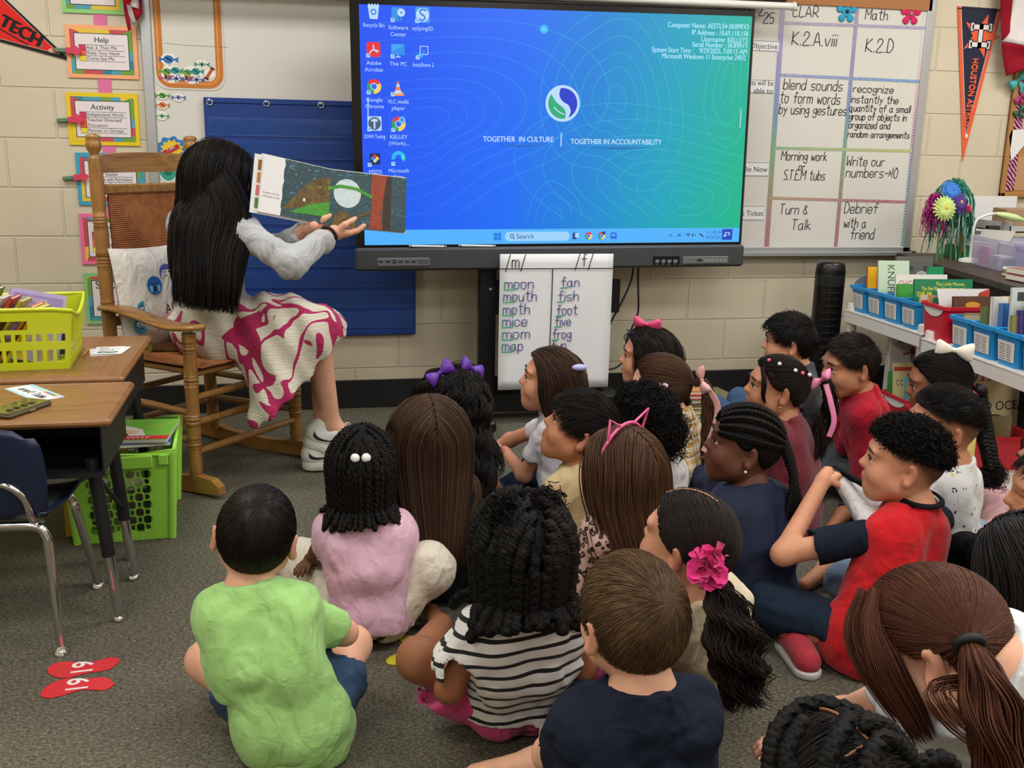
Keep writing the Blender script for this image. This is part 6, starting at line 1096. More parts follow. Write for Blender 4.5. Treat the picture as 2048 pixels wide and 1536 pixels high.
# stack of books on the floor by the wall
for i, (c, w_, l) in enumerate((('#4f8a78', .30, 'teal book at the bottom of the floor stack'), ('#7ab0a0', .29, 'mint book, second from the bottom of the floor stack'), ('#c8a868', .28, 'tan book, third from the bottom of the floor stack'), ('#5a5a3c', .27, 'olive book, fourth from the bottom of the floor stack'), ('#d8b060', .26, 'golden book, fifth from the bottom of the floor stack'), ('#6a6a48', .25, 'dark olive book near the top of the floor stack'), ('#b03038', .20, 'red book second from the top of the floor stack'), ('#c88a58', .19, 'orange book on top of the floor stack'))):
    bx, by = 1.83, -.36; o = thing('book', l, 'book', (bx+(.03 if i < 6 else -.05), by+.01*math.sin(i*2), .018*i), .15*math.sin(i*1.7), 'books stacked on the floor'); mb = MB(); mb.box((0, 0, .0015), (w_, .21, .003)); mb.box((0, 0, .0155), (w_, .21, .003)); mb.box((-w_/2+.0015, 0, .0085), (.003, .21, .017)); mb.build('cover', mat('cover'+c, c, .5), o); mb = MB(); mb.box((.002, 0, .0085), (w_-.006, .205, .0105)); mb.build('pages', mat('pages#d8d2c2', '#d8d2c2', .8), o)
# ================================================================ left side: desks, chair, tubs
def woodmat(name, c1, c2, axis=0, sc=1.0, rough=.35):
    if name in MATS: return MATS[name]
    m = mat(name, c1, rough, spec=.5); t = NT(m); s = [9*sc, 9*sc, 9*sc]; s[axis] = .8*sc; v = t.co(tuple(s)); f = t.noise(v, 3, 5, .6, 1.2); g = t.co(tuple(110*sc if i != axis else 4*sc for i in range(3))); f2 = t.noise(g, 1, 2)
    t.col(t.mix(t.math('MULTIPLY', f2, .4), t.ramp(f, [(.3, c1), (.5, c2), (.68, c1)]), [x*.55 for x in lin(c1)[:3]])); t.bump(f2, .08, .002); return m
CH = mat('chrome', '#d8d8da', .12, 1); BKM = mat('black_desk_metal', '#17171a', .45)
LAM = woodmat('wood_laminate', '#7d5633', '#9a6f45', 0); LAM2 = woodmat('wood_laminate_turned', '#7d5633', '#94693f', 1)
def desk(lab, x1, y0, w, d, z, m, rz=0):
    """x1,y0: front right corner of the top; local +x right, +y away"""
    o = thing('student_desk', lab, 'desk', (x1, y0, 0), rz, 'student desks'); mb = MB(); mb.box((-w/2, d/2, z-.011), (w, d, .022), .008); mb.build('desk_top', m, o)
    mb = MB(); zb = z-.15; t_ = .004
    mb.box((-w/2, d/2+.01, zb), (w-.06, d-.05, t_)); mb.box((-w/2, d-.025, (zb+z-.022)/2), (w-.06, t_, z-.022-zb)); mb.box((-.03, d/2+.005, (zb+z-.022)/2), (t_, d-.05, z-.022-zb)); mb.box((-w+.03, d/2+.005, (zb+z-.022)/2), (t_, d-.05, z-.022-zb)); mb.box((-w/2, .032, zb), (w-.06, .006, .012)); mb.build('book_box', BKM, o)
    for x, sx in ((-.06, 1), (-w+.06, -1)):
        for y, sy in ((.07, 0), (d-.07, 0)):
            a = np.array((x, y, zb)); b = np.array((x+sx*.035, y, .0)); mid = a+(b-a)*.56; mb = MB(); mb.cyl(a+(a-b)*.08, mid, .0165, n=14); lg = mb.build('leg', BKM, o); mb = MB(); mb.cyl(mid, b+(a-b)*.03, .013, n=14); mb.build('leg_insert', CH, lg); mb = MB(); mb.lathe([(.018, 0), (.02, .004), (.014, .012), (.009, .022)], b, n=16); mb.build('glide', CH, lg)
        mb = MB(); mb.cyl((x+sx*.004, .07, zb-.02), (x+sx*.004, d-.07, zb-.02), .010, n=10); mb.cyl((x, .09, zb-.02), (x+sx*.018, d-.085, .22), .006, n=8); mb.build('brace', BKM, o)
    return o
DZ = .56; desk('front student desk with a phone and name card on it', -.440, -2.165, .61, .40, DZ, LAM, 0); DZ2 = .572; desk('rear student desk carrying the yellow green book basket', -.470, -1.755, .62, .62, DZ2, LAM2, 0)
def P3(px, py, z): return atz(px, py, z)
# yellow-green basket of books
bR, bF = P3(140, 737, DZ2), P3(182, 668, DZ2); dirn = bF-bR; dirn[2] = 0; L = np.linalg.norm(dirn); an_ = math.atan2(dirn[1], dirn[0]); YG = mat('yellow_green_plastic', '#c3d022', .35, spec=.5)
o = thing('book_basket', 'bright yellow green plastic basket of books on the desk', 'basket', (bR[0], bR[1], DZ2), an_-math.pi/2)
bw, bd, bh, fl = .36, .27, .175, .018
def slat_wall(mb, A, B, H, out, rows, t=.004, rim=.012, handle=None, wave=0):
    """wall panel from A to B with slots; rows = (z0,z1,n) slot bands"""
    A, B, out = np.array(A, float), np.array(B, float), np.array(out, float); Lw = np.linalg.norm(B-A); u = (B-A)/Lw; zs = sorted({0, H}|{r[0] for r in rows}|{r[1] for r in rows})
    def quad(s0, s1, z0, z1):
        V = []
        for off in (0, -t):
            for s, z in ((s0, z0), (s1, z0), (s1, z1), (s0, z1)):
                k = z/H; ss = Lw/2+(s-Lw/2)*(1+2*.018/Lw*k); zz = z+(wave*math.sin(math.pi*s/Lw)*k if wave else 0); V.append(A+u*ss+out*(fl*k+off)+np.array((0, 0, zz)))
        mb.add(V, [(0, 1, 2, 3), (7, 6, 5, 4), (0, 4, 5, 1), (1, 5, 6, 2), (2, 6, 7, 3), (3, 7, 4, 0)])
    for z0, z1 in zip(zs[:-1], zs[1:]):
        r = next((r for r in rows if r[0] <= z0 and r[1] >= z1), None)
        if r is None:
            if handle and z0 < handle[2] < z1+1e-6 and z1 > handle[3]-1e-6: quad(0, handle[0], z0, z1); quad(handle[1], Lw, z0, z1); quad(handle[0], handle[1], z0, handle[2]); quad(handle[0], handle[1], handle[3], z1)
            else:
                k = 8 if wave else 1
                for i in range(k): quad(Lw*i/k, Lw*(i+1)/k, z0, z1)
        else:
            n = r[2]; p = Lw/(n+.6); quad(0, p*.5, z0, z1); quad(Lw-p*.5, Lw, z0, z1)
            for i in range(n-1): s = p*.5+(Lw-p)*(i+1)/n; quad(s-p*.18, s+p*.18, z0, z1)
mb = MB(); RW = ((.022, .058, 13), (.082, .104, 13)); hd_ = (.16, .235, .118, .143)
slat_wall(mb, (-bw, 0, 0), (0, 0, 0), bh, (0, -1, 0), RW, handle=(.185, .255, .116, .142)); slat_wall(mb, (0, 0, 0), (0, bd, 0), bh*.93, (1, 0, 0), ((.03, .06, 11), (.075, .145, 11)), wave=-.02); slat_wall(mb, (0, bd, 0), (-bw, bd, 0), bh, (0, 1, 0), RW); slat_wall(mb, (-bw, bd, 0), (-bw, 0, 0), bh*.93, (-1, 0, 0), ((.03, .06, 11), (.075, .145, 11)), wave=-.02); mb.box((-bw/2, bd/2, .003), (bw, bd, .006)); mb.build('basket_shell', YG, o)
mb = MB(); R0 = [(-bw-fl, -fl), (fl, -fl), (fl, bd+fl), (-bw-fl, bd+fl)]; rim = []
for (x0, y0), (x1, y1), wv in zip(R0, R0[1:]+R0[:1], (0, 1, 0, 1)):
    for t_ in np.linspace(0, 1, 9)[:-1]: rim.append((x0+(x1-x0)*t_, y0+(y1-y0)*t_, bh-(.03*math.sin(math.pi*t_)+.005 if wv else 0)))
mb.tube(rim, .006, 6, closed=True); mb.build('rim', YG, o)
Bm = Matrix.Translation(o.location) @ Matrix.Rotation(o.rotation_euler[2], 4, 'Z')
for i, (x, y, w, t_, h, tu, lean, c, lab, art) in enumerate(((-.335, .13, .15, .014, .25, 84, -14, '#5c5f58', 'dark grey book at the left end of the yellow basket', None), (-.30, .13, .16, .012, .23, 82, -26, '#3c5a3a', 'green jungle book in the yellow basket', None), (-.268, .13, .17, .010, .225, 82, -30, '#d8d4cc', 'white book leaning in the yellow basket', None), (-.245, .13, .17, .010, .225, 82, -31, '#b84030', 'red edged book leaning in the yellow basket', None), (-.215, .13, .16, .010, .215, 80, -31, '#a8a83a', 'olive spined book leaning in the yellow basket', None), (-.185, .12, .15, .010, .20, 80, -33, '#c87828', 'orange spined book leaning in the yellow basket', None), (-.165, .12, .14, .010, .19, 78, -32, '#d8c030', 'yellow spined book next to the lilac book', None))):
    q = Bm @ Vector((x, y, .008)); b = book((q.x, q.y, q.z), w, t_, h, o.rotation_euler[2]+math.radians(tu), math.radians(-lean), c, lab, group='books in the yellow green basket')
def artL(F, w, h): F.rect(0, 0, w, h, pm('#a89ac8')); F.rect(w*.05, h*.82, w*.95, h*.94, pm('#8a7ab0'), 1); F.text('MY STORY', w*.12, h*.84, .017, pm('#d8d0e8'), up=2, wmax=w*.76); F.line([(w*.3, h*.05), (w*.35, h*.4), (w*.5, h*.58), (w*.7, h*.35), (w*.75, h*.05)], .022, pm('#d8b838'), 1); F.line([(w*.15, h*.5), (w*.3, h*.62), (w*.22, h*.72)], .006, pm('#6a5a8a'), 1)
q = Bm @ Vector((-.115, .075, .01)); book((q.x, q.y, q.z), .15, .010, .205, o.rotation_euler[2]+math.radians(18), math.radians(-14), '#a89ac8', 'lilac book with yellow figure in the basket', group='books in the yellow green basket', yaw_axis=math.radians(14), art=artL)
q = Bm @ Vector((-.05, .16, .01)); book((q.x, q.y, q.z), .06, .012, .135, o.rotation_euler[2]+math.radians(10), math.radians(-4), '#2a3f66', 'short navy book at the right end of the basket', group='books in the yellow green basket')
# things lying on the desks
def card_on(lab, cx, cy, z, w, h, px_a, px_b, name='card', draw=None, col='#e0e0e2', group=None, zt=.0012):
    a = P3(*px_a, z); b = P3(*px_b, z); ang = math.atan2((b-a)[1], (b-a)[0]); o = thing(name, lab, 'card', (cx, cy, z), ang, group); mb = MB(); mb.box((0, 0, zt/2), (w, h, zt), 0); mb.build('card', mat('card'+col, col, .6), o)
    if draw: F = Flat((-w/2, -h/2, zt), (1, 0, 0), (0, 1, 0)); draw(F, w, h); F.build('print', o)
    return o
c_ = P3(218, 703, DZ2)
def dc(F, w, h): F.disc(w*.5, h*.24, w*.36, pm('#2f6a4c'), ry=h*.13); F.line([(w*.3, h*.2), (w*.48, h*.24), (w*.5, h*.30), (w*.7, h*.24)], .006, PAPER, 1); F.text('Spring', w*.16, h*.50, .017, CYL, wmax=w*.5); F.text('School News', w*.16, h*.66, .015, CYL, wmax=w*.7); F.text('2025', w*.16, h*.82, .013, CYL)
card_on('lowest white card of the fanned stack beside the basket', c_[0]-.012, c_[1]-.004, DZ2, .085, .115, (184, 716), (248, 712), group='white cards stacked on the rear desk'); card_on('middle white card of the fanned stack beside the basket', c_[0]+.008, c_[1]+.006, DZ2+.0015, .085, .115, (184, 712), (248, 712), group='white cards stacked on the rear desk'); card_on('top white card with green emblem, on the fanned stack', c_[0], c_[1], DZ2+.003, .085, .115, (186, 718), (250, 716), draw=dc, group='white cards stacked on the rear desk')
a, b = P3(166, 714, DZ2), P3(184, 690, DZ2); o = thing('pencil', 'pencil lying on the desk between basket and cards', 'pencil', (a[0], a[1], DZ2), math.atan2((b-a)[1], (b-a)[0])); mb = MB(); mb.cyl((0, 0, .004), (.12, 0, .004), .004, n=6); mb.build('barrel', mat('pencil_wood', '#b9823c', .5), o)
c_ = P3(68, 786, DZ)
def dn(F, w, h): F.rect(0, h*.8, w, h, pm('#a8cfd8')); F.rect(0, 0, w, h*.12, pm('#a8cfd8')); [F.disc(w*(.58+.06*i), h*.82, .006, pm(('#e0a030', '#d05a7a', '#5a90d0', '#70b060', '#c86a3a')[i % 5]), 1) for i in range(6)]; F.hand('Parent Table', w*.10, h*.32, h*.30, .003, CYL, 1, wmax=w*.8)
card_on('white name card with coloured stars on front desk', c_[0], c_[1], DZ, .19, .075, (22, 768), (118, 806), 'name_card', dn)
c_ = P3(38, 822, DZ); a, b = P3(-20, 842, DZ), P3(84, 806, DZ); o = thing('phone_case', 'dark olive phone in a case on the front desk', 'phone', (c_[0], c_[1], DZ), math.atan2((b-a)[1], (b-a)[0])); mb = MB(); mb.box((0, 0, .0065), (.155, .078, .013), .006); mb.build('case', mat('olive_case', '#4a4630', .3, coat=.5), o); mb = MB(); mb.box((0, 0, .0132), (.146, .069, .001)); mb.build('glass', mat('phone_glass', '#5c5842', .08, coat=1), o)
for x in (-.045, -.02, .005, .03): mb = MB(); mb.box((x, -.012, .0145), (.012, .014, .002), .001); mb.build('cutout', mat('phone_dark', '#1a1812', .3), o)
mb = MB(); mb.box((.0, -.0395, .007), (.02, .002, .005)); mb.build('side_button', mat('chrome', '#d8d8da', .12, 1), o)
# blue stacking chair tucked under the front desk
o = thing('school_chair', 'navy plastic school chair with chrome legs at front desk', 'chair', (-.745, -2.07, 0), math.radians(-2)); NV = mat('navy_plastic', '#16233f', .35, spec=.5, bump=(500, .08)); mb = MB(); n, k = 12, 12; V = []
for j in range(k+1):
    for i in range(n+1):
        u = 2*i/n-1; v = j/k; y = .20-.36*v; w = .185-.02*v-.03*(1-v)*(abs(u)**3)*0; z = .345-.02*math.sin(v*3.14)+.012*u*u-(.03*max(0, .25-v)/.25); V.append((u*w, y, z))
Fa = [(j*(n+1)+i, (j+1)*(n+1)+i, (j+1)*(n+1)+i+1, j*(n+1)+i+1) for j in range(k) for i in range(n)]; mb.add(V, Fa, True); so = mb.build('seat', NV, o); sm = so.modifiers.new('t', 'SOLIDIFY'); sm.thickness = .007
mb = MB(); V = []
for j in range(k+1):
    for i in range(n+1):
        u = 2*i/n-1; v = j/k; w = (.165+.012*math.sin(v*3))*(1-.28*max(0, v-.72)/.28*abs(u)**0*max(0, v-.72)/.28); z = .345+.245*v; y = -.165-.075*v+.03*u*u*(.6+.4*v); V.append((u*w, y, z-(.02*u*u if v > .9 else 0)))
mb.add(V, Fa, True); so = mb.build('backrest', NV, o); sm = so.modifiers.new('t', 'SOLIDIFY'); sm.thickness = .007
for g in (-1, 1):
    mb = MB(); mb.tube(smooth(np.array([(g*.03, -.178, .44), (g*.09, -.19, .435), (g*.125, -.183, .40), (g*.135, -.165, .34), (g*.14, -.12, .318)]), 6), .009, 10); mb.build('back_support', CH, o)
    mb = MB(); mb.tube(smooth(np.array([(0, -.155, .322), (g*.09, -.155, .322), (g*.140, -.155, .318), (g*.158, -.156, .295), (g*.164, -.16, .25), (g*.178, -.182, .012)]), 6), .0115, 12); lg = mb.build('leg', CH, o); mb = MB(); mb.lathe([(.02, 0), (.021, .004), (.014, .012), (.010, .022)], (g*.178, -.183, 0), n=16); mb.build('glide', CH, lg)
    mb = MB(); mb.tube(smooth(np.array([(0, .10, .318), (g*.09, .10, .318), (g*.140, .10, .315), (g*.160, .102, .29), (g*.168, .11, .24), (g*.185, .20, .012)]), 6), .0115, 12); lg = mb.build('leg', CH, o); mb = MB(); mb.lathe([(.02, 0), (.021, .004), (.014, .012), (.010, .022)], (g*.185, .201, 0), n=16); mb.build('glide', CH, lg)
# lime crate under the rear desk
cr = P3(345, 1075, 0); clf = P3(150, 1090, 0); d = clf-cr; d[2] = 0; Lc = np.linalg.norm(d)*.97; rzc = math.atan2(-d[1], -d[0]); o = thing('storage_crate', 'lime green plastic crate with round holes under desk', 'crate', (cr[0], cr[1], 0), rzc); LG = mat('lime_plastic', '#98d64a', .35, spec=.5, trans=0)
cwid, cdep, chh = Lc, .36, .285
def holewall(mb, A, u, nn, Lw, H, cols, rows, r, x0, x1, z0, z1, t=.004):
    """panel with round holes: a cell ring around each hole, plain strips elsewhere"""
    A, u, nn = np.array(A, float), np.array(u, float), np.array(nn, float); Z = np.array((0, 0, 1.)); P_ = lambda s, z, q=0: A+u*(Lw/2+(s-Lw/2)*(1+.10*z/H))+Z*z+nn*(.018*z/H-q)
    def quad(s0, s1, z0_, z1_): 
        V = [P_(s, z, q) for q in (0, t) for s, z in ((s0, z0_), (s1, z0_), (s1, z1_), (s0, z1_))]; mb.add(V, [(0, 1, 2, 3), (7, 6, 5, 4)])
    quad(0, x0, 0, H); quad(x1, Lw, 0, H); quad(x0, x1, 0, z0); quad(x0, x1, z1, H); cw, ch_ = (x1-x0)/cols, (z1-z0)/rows
    for i in range(cols):
        for j in range(rows):
            cx, cz = x0+cw*(i+.5), z0+ch_*(j+.5); rr_ = r*(1 if (i+j) % 2 == 0 else .52); n = 16; V = []; ring = []
            for k in range(n):
                w = 2*math.pi*(k+.5)/n; c, s = math.cos(w), math.sin(w); m_ = max(abs(c), abs(s)); ring.append((cx+cw/2*c/m_, cz+ch_/2*s/m_, cx+rr_*c, cz+rr_*s))
            V = [P_(a, b) for a, b, _, _ in ring]+[P_(a, b) for _, _, a, b in ring]+[P_(a, b, t) for _, _, a, b in ring]+[P_(a, b, t) for a, b, _, _ in ring]
            mb.add(V, [(k+q*n, (k+1) % n+q*n, (k+1) % n+(q+1)*n, k+(q+1)*n) for q in range(3) for k in range(n)])
mb = MB(); holewall(mb, (-cwid, 0, 0), (1, 0, 0), (0, -1, 0), cwid, chh, 8, 8, .0165, .045, cwid-.06, .03, .23); holewall(mb, (0, 0, 0), (0, 1, 0), (1, 0, 0), cdep, chh, 1, 1, .001, .05, .051, .05, .051); holewall(mb, (0, cdep, 0), (-1, 0, 0), (0, 1, 0), cwid, chh, 8, 8, .0165, .045, cwid-.06, .03, .23); holewall(mb, (-cwid, cdep, 0), (0, -1, 0), (-1, 0, 0), cdep, chh, 1, 1, .001, .05, .051, .05, .051); mb.box((-cwid/2, cdep/2, .004), (cwid, cdep, .008))
for x, y in ((0, 0), (-cwid, 0), (0, cdep), (-cwid, cdep)): mb.cyl((x, y, .002), (x+math.copysign(.016, x+.01), y+math.copysign(.016, y-.01), chh), .012, .014, n=12)
mb.build('crate_shell', LG, o); mb = MB(); mb.tube([(-cwid-.022, -.022, chh), (.022, -.022, chh), (.022, cdep+.022, chh), (-cwid-.022, cdep+.022, chh)], .012, 8, closed=True); mb.box((-cwid/2+.03, -.026, chh-.024), (.13, .012, .04), .003); mb.box((-.012, -.026, chh-.02), (.03, .010, .035), .003); mb.build('rim', LG, o)
Cm = Matrix.Translation(o.location) @ Matrix.Rotation(rzc, 4, 'Z')
for i, (c, x, y, z, tl, lab) in enumerate((('#b89a30', -.30, .15, .03, 0, 'yellow covered book low inside the lime crate'), ('#8a8478', -.22, .18, .06, 0, 'grey paperback inside the lime crate'), ('#5a5248', -.12, .14, .05, 0, 'brown paperback inside the lime crate'))):
    q = Cm @ Vector((x, y, z-.02)); b_ = thing('book', lab, 'book', q, rzc+.1*i, 'books stored in the lime crate'); mb = MB(); mb.box((0, 0, .06), (.03+.02*i, .2, .12)); mb.build('cover', mat('cover'+c, c, .5), b_); mb = MB(); mb.box((0, 0, .121), (.024+.02*i, .19, .002)); mb.build('pages', mat('pages#d8d2c2', '#d8d2c2', .8), b_)
q = Cm @ Vector((-.115, .16, chh+.004)); b_ = thing('book', 'blue book lying across the top of the lime crate', 'book', q, rzc+.05); mb = MB(); mb.box((0, 0, .007), (.24, .26, .014), .002); mb.build('cover', mat('cover#2a55a0', '#2a55a0', .4), b_); mb = MB(); mb.box((.0, -.002, .007), (.232, .262, .008)); mb.build('pages', mat('pages#d8d2c2', '#d8d2c2', .8), b_)
def artP(F, w, h): F.rect(0, 0, w, h, pm('#6fae3a')); F.poly([(0, h*.05), (w*.75, h*.05), (w*.62, h*.5), (w*.3, h*.72), (0, h*.5)], pm('#dcdad6'), 1); F.disc(w*.42, h*.36, .045, pm('#dcb898'), 2, ry=.028); F.rect(w*.35, h*.02, w, h*.18, pm('#c8242c'), 3); F.text('WHY', w*.5, h*.05, .03, pm('#e8e0d8'), up=4, wmax=w*.4); F.line([(w*.6, h*.5), (w*.95, h*.78)], .007, pm('#b8c430'), 3); F.disc(w*.38, h*.38, .005, CYL, 3)
q = Cm @ Vector((-.11, .15, chh+.019)); b_ = thing('book', 'green and white picture book topping the lime crate', 'book', q, rzc-.12); mb = MB(); mb.box((0, 0, .006), (.25, .24, .012), .002); cv_ = mb.build('cover', mat('cover#c8c6be', '#c8c6be', .4), b_); F = Flat((-.125, -.12, .0122), (1, 0, 0), (0, 1, 0)); artP(F, .25, .24); F.build('cover_print', cv_)
# numbered footprints on the carpet
def footprint(lab, heel, toe, col, num, sg, group):
    a, b = P3(*heel, 0), P3(*toe, 0); d = b-a; L = np.linalg.norm(d); o = thing('footprint_sticker', lab, 'sticker', (a[0], a[1], .001), math.atan2(d[1], d[0]), group); ts = np.linspace(0, 1, 26); wd = lambda t: (.5*L)*1.25*(.30*math.sin(min(t/.16, 1)*1.57)*(1 if t < .3 else 1)-.055*math.exp(-((t-.42)/.14)**2)+.09*math.exp(-((t-.74)/.17)**2))*(math.sqrt(max(0, 1-((t-.82)/.18)**2)) if t > .82 else 1)
    up = [(t*L, wd(t)*(1.0)+sg*.018*math.sin(t*3.14)) for t in ts]; lo = [(t*L, -wd(t)+sg*.018*math.sin(t*3.14)) for t in ts]; pts = lo+up[::-1][1:-1]; mb = MB(); mb.prism(pts, (0, 0, 0), (1, 0, 0), (0, 1, 0), .0014); vn_ = mb.build('vinyl', mat('vinyl'+col, col, .6, bump=(180, .6)), o)
    if num: F = Flat((0, 0, .0014), (1, 0, 0), (0, 1, 0)); F.bold(num, L*.50-.02, sg*.016, .066, mat('white_print', '#e4dcdc', .6), .0015, 3, align='c', rot=-math.pi/2); F.build('number', vn_)
    return o
footprint('red vinyl footprint numbered 19, nearer the chair leg', (241, 1322), (94, 1340), '#cf2c34', '19', 1, 'red numbered footprints'); footprint('red vinyl footprint numbered 19, farther from chair leg', (230, 1370), (80, 1388), '#cf2c34', '19', -1, 'red numbered footprints'); footprint('yellow vinyl footprint beside the cream cargo trousers', (884, 1266), (800, 1282), '#c9bc28', None, 1, 'yellow footprints'); footprint('yellow vinyl footprint half under the bare brown knee', (872, 1330), (772, 1322), '#c9bc28', None, -1, 'yellow footprints')
# ---------------------------------------------------------------- rocking chair, cushion
RC = np.array((-.345, -.777, 0)); RZ = math.atan2(-.66, .75); OAK = woodmat('honey_oak', '#7d5529', '#a5783f', 2, 1.3, .32); OAKX = woodmat('honey_oak_flat', '#7d5529', '#a5783f', 0, 1.3, .32)
o = thing('rocking_chair', 'honey oak rocking chair with woven rush seat and back', 'rocking chair', RC, RZ); RCo = o
def rcw(x, y, z): c, s = math.cos(RZ), math.sin(RZ); return RC+np.array((x*c-y*s, x*s+y*c, z))
def turned(a, b, r, marks, name, fin=False):
    a, b = np.array(a, float), np.array(b, float); L = np.linalg.norm(b-a); prof = [(r*.8, 0), (r*.85, .02)]; hs = np.linspace(.03, L-.004, 60)
    for h in hs: prof.append((r*(.97+.03*math.sin(h*40)), h))
    for m in marks:
        for k in range(3): hh = m+k*.012; prof += [(r*1.06, hh-.004), (r*.84, hh), (r*1.06, hh+.004)]
    prof = sorted(prof, key=lambda p: p[1])
    if fin: prof += [(r*.95, L), (r*.62, L+.006), (r*.60, L+.014), (r*1.0, L+.03), (r*1.1, L+.045), (r*.98, L+.056), (r*.86, L+.06), (r*1.05, L+.068), (r*1.0, L+.076), (r*.5, L+.082)]
    mb = MB(); mb.lathe(prof, a, b-a, 18); return mb.build(name, OAK, o)
for g in (-1, 1):
    turned((-.195, g*.235, .055), (-.235, g*.225, 1.145), .025, (.25, .55, .72, .86), 'back_post', True); turned((.22, g*.262, .055), (.22, g*.262, .578), .024, (.12, .2, .34, .46), 'front_leg')
    mb = MB(); pts = [(-.44+.78*t, .0) for t in np.linspace(0, 1, 24)]; top = []; bot = []
    for x, _ in pts: zc = .10*(x-.0)**2*1.6; bot.append((x, zc+.0005)); top.append((x, zc+.052+.012*math.exp(-((x-.22)/.05)**2)+.01*math.exp(-((x+.2)/.05)**2)))
    top[-1] = (top[-1][0], top[-1][1]-.025); top[0] = (top[0][0], top[0][1]-.02); mb.prism(bot+top[::-1], (0, g*.262+.016, 0), (1, 0, 0), (0, 0, 1), .032); mb.build('rocker', OAKX, o)
    mb = MB(); ys = lambda t: .045*(.5+.9*math.sin(min(1, t*1.25)*1.9)) ; V = []; N = 14
    for i in range(N+1):
        t = i/N; x = -.225+.52*t; w = .026+.022*math.sin(t*2.6)+.006*math.sin(t*9); w = w*(math.sqrt(max(.05, 1-((t-.93)/.07)**2)) if t > .93 else 1); zc = .612-.015*t+.012*math.sin(t*6.28+.4); y = g*(.245+.02*t)
        for j in range(10): a_ = 2*math.pi*j/10; V.append((x, y+w*math.cos(a_), zc+.013*math.sin(a_)*(1+.2*math.cos(2*a_))))
    mb.add(V, [(i*10+j, (i+1)*10+j, (i+1)*10+(j+1) % 10, i*10+(j+1) % 10) for i in range(N) for j in range(10)]+[list(range(10)), list(range(N*10, N*10+10))[::-1]], True); mb.build('arm', OAKX, o)
    for z in (.29, .19): mb = MB(); mb.tube([(-.2, g*.24, z), (.0, g*.25, z), (.22, g*.262, z)], [.011, .014, .011], 10); mb.build('side_stretcher', OAKX, o)
for z in (.345, .255, .15): mb = MB(); mb.tube([(.22, -.262, z), (.22, 0, z), (.22, .262, z)], [.011, .0145, .011], 10); mb.build('front_stretcher', OAK, o)
for z in (.30, .18): mb = MB(); mb.tube([(-.205, -.235, z), (-.205, .235, z)], .012, 10); mb.build('rear_stretcher', OAK, o)
mb = MB(); N = 12; V = []
for i in range(N+1):
    u = 2*i/N-1; x = -.236-.02*(1-u*u); V += [(x-.012, u*.215, 1.093), (x+.012, u*.215, 1.093), (x+.012, u*.215, 1.158+.006*(1-u*u)-.008*abs(u)**6), (x-.012, u*.215, 1.158+.006*(1-u*u)-.008*abs(u)**6)]
mb.add(V, [(4*i+k, 4*i+4+k, 4*i+4+(k+1) % 4, 4*i+(k+1) % 4) for i in range(N) for k in range(4)]); rl = mb.build('top_rail', woodmat('honey_oak_rail', '#7d5529', '#a5783f', 1, 1.3, .32), o)
for z in (1.035, .56): mb = MB(); mb.box((-.232, 0, z), (.022, .43, .035), .006); mb.build('back_rail', OAKX, o)
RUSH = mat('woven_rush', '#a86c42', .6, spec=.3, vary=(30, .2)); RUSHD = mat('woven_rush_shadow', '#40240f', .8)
def rush(y0, y1, z0, z1, f, name, n):
    """envelope-pattern weaving: cords parallel to the nearest edge, meeting on the diagonals"""
    mb = MB(); w, h = y1-y0, z1-z0; p = max(w, h)/n
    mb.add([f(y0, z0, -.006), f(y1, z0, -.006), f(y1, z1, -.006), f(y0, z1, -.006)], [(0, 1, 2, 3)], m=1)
    for (a0, a1, b0, b1, sw) in ((y0, y1, z0, z1, 0), (z0, z1, y0, y1, 1)):
        N = int((a1-a0)/p)
        for i in range(N):
            a = a0+(i+.5)*(a1-a0)/N; e = min(a-a0, a1-a); kk = e*(b1-b0)/(a1-a0)*(.80 if not sw else 1.0)
            for c0, c1 in ((b0, b0+kk), (b1-kk, b1)) if sw else ((b0, b0+kk*.75), (b1-kk*1.25, b1)):
                if c1-c0 < .004: continue
                q = [f(a, c, 0) if not sw else f(c, a, 0) for c in np.linspace(c0, c1, 4)]; mb.tube(q, p*.47, 5, m=0)
    return mb.build(name, [RUSH, RUSHD], o)
rush(-.18, .18, .58, 1.045, lambda y, z, q: np.array((-.215+q-.02*(z-.58)/.46, y, z)), 'woven_back', 62)
mb = MB(); mb.box((-.0, 0, .425), (.44, .46, .02), .006); mb.build('seat_frame', OAKX, o); rush(-.235, .235, -.20, .235, lambda y, x, q: np.array((x, y, .449+q-.01*math.exp(-(x*x+y*y)/.03))), 'woven_seat', 64)
# cushion
pc, pu, pvv = rcw(-.135, -.04, .455), _nrm(rcw(0, 1, 0)-rcw(0, 0, 0)), None; nx = _nrm(rcw(1, 0, 0)-rcw(0, 0, 0)); pv_ = _nrm(np.array((0, 0, 1.))-nx*.16); pn = np.cross(pu, pv_); pn = pn if pn@nx > 0 else -pn
o = thing('cushion', 'white square cushion printed with worried round faces', 'cushion', pc); n = 22; V = []; HS = .19
for s in (1, -1):
    for j in range(n+1):
        for i in range(n+1):
            u, v = 2*i/n-1, 2*j/n-1; q = (1-u**4)*(1-v**4); pin = 1-.06*(1-abs(u))*abs(v)**2-.0; th_ = .055*max(q, 0)**.55; V.append(pu*HS*u*(1-.05*(1-v*v))+pv_*(HS*v*(1-.05*(1-u*u))+HS)+pn*(s*th_+.003*math.sin(7*u+3*v)*q))
m1 = (n+1)**2; Fa = [(j*(n+1)+i, j*(n+1)+i+1, (j+1)*(n+1)+i+1, (j+1)*(n+1)+i) for j in range(n) for i in range(n)]; Fa += [tuple(x+m1 for x in f[::-1]) for f in Fa]; co_ = ob('cover', V, Fa, cloth('cushion_white', '#d8d4ce', 1.2, .03), o, smooth=True)
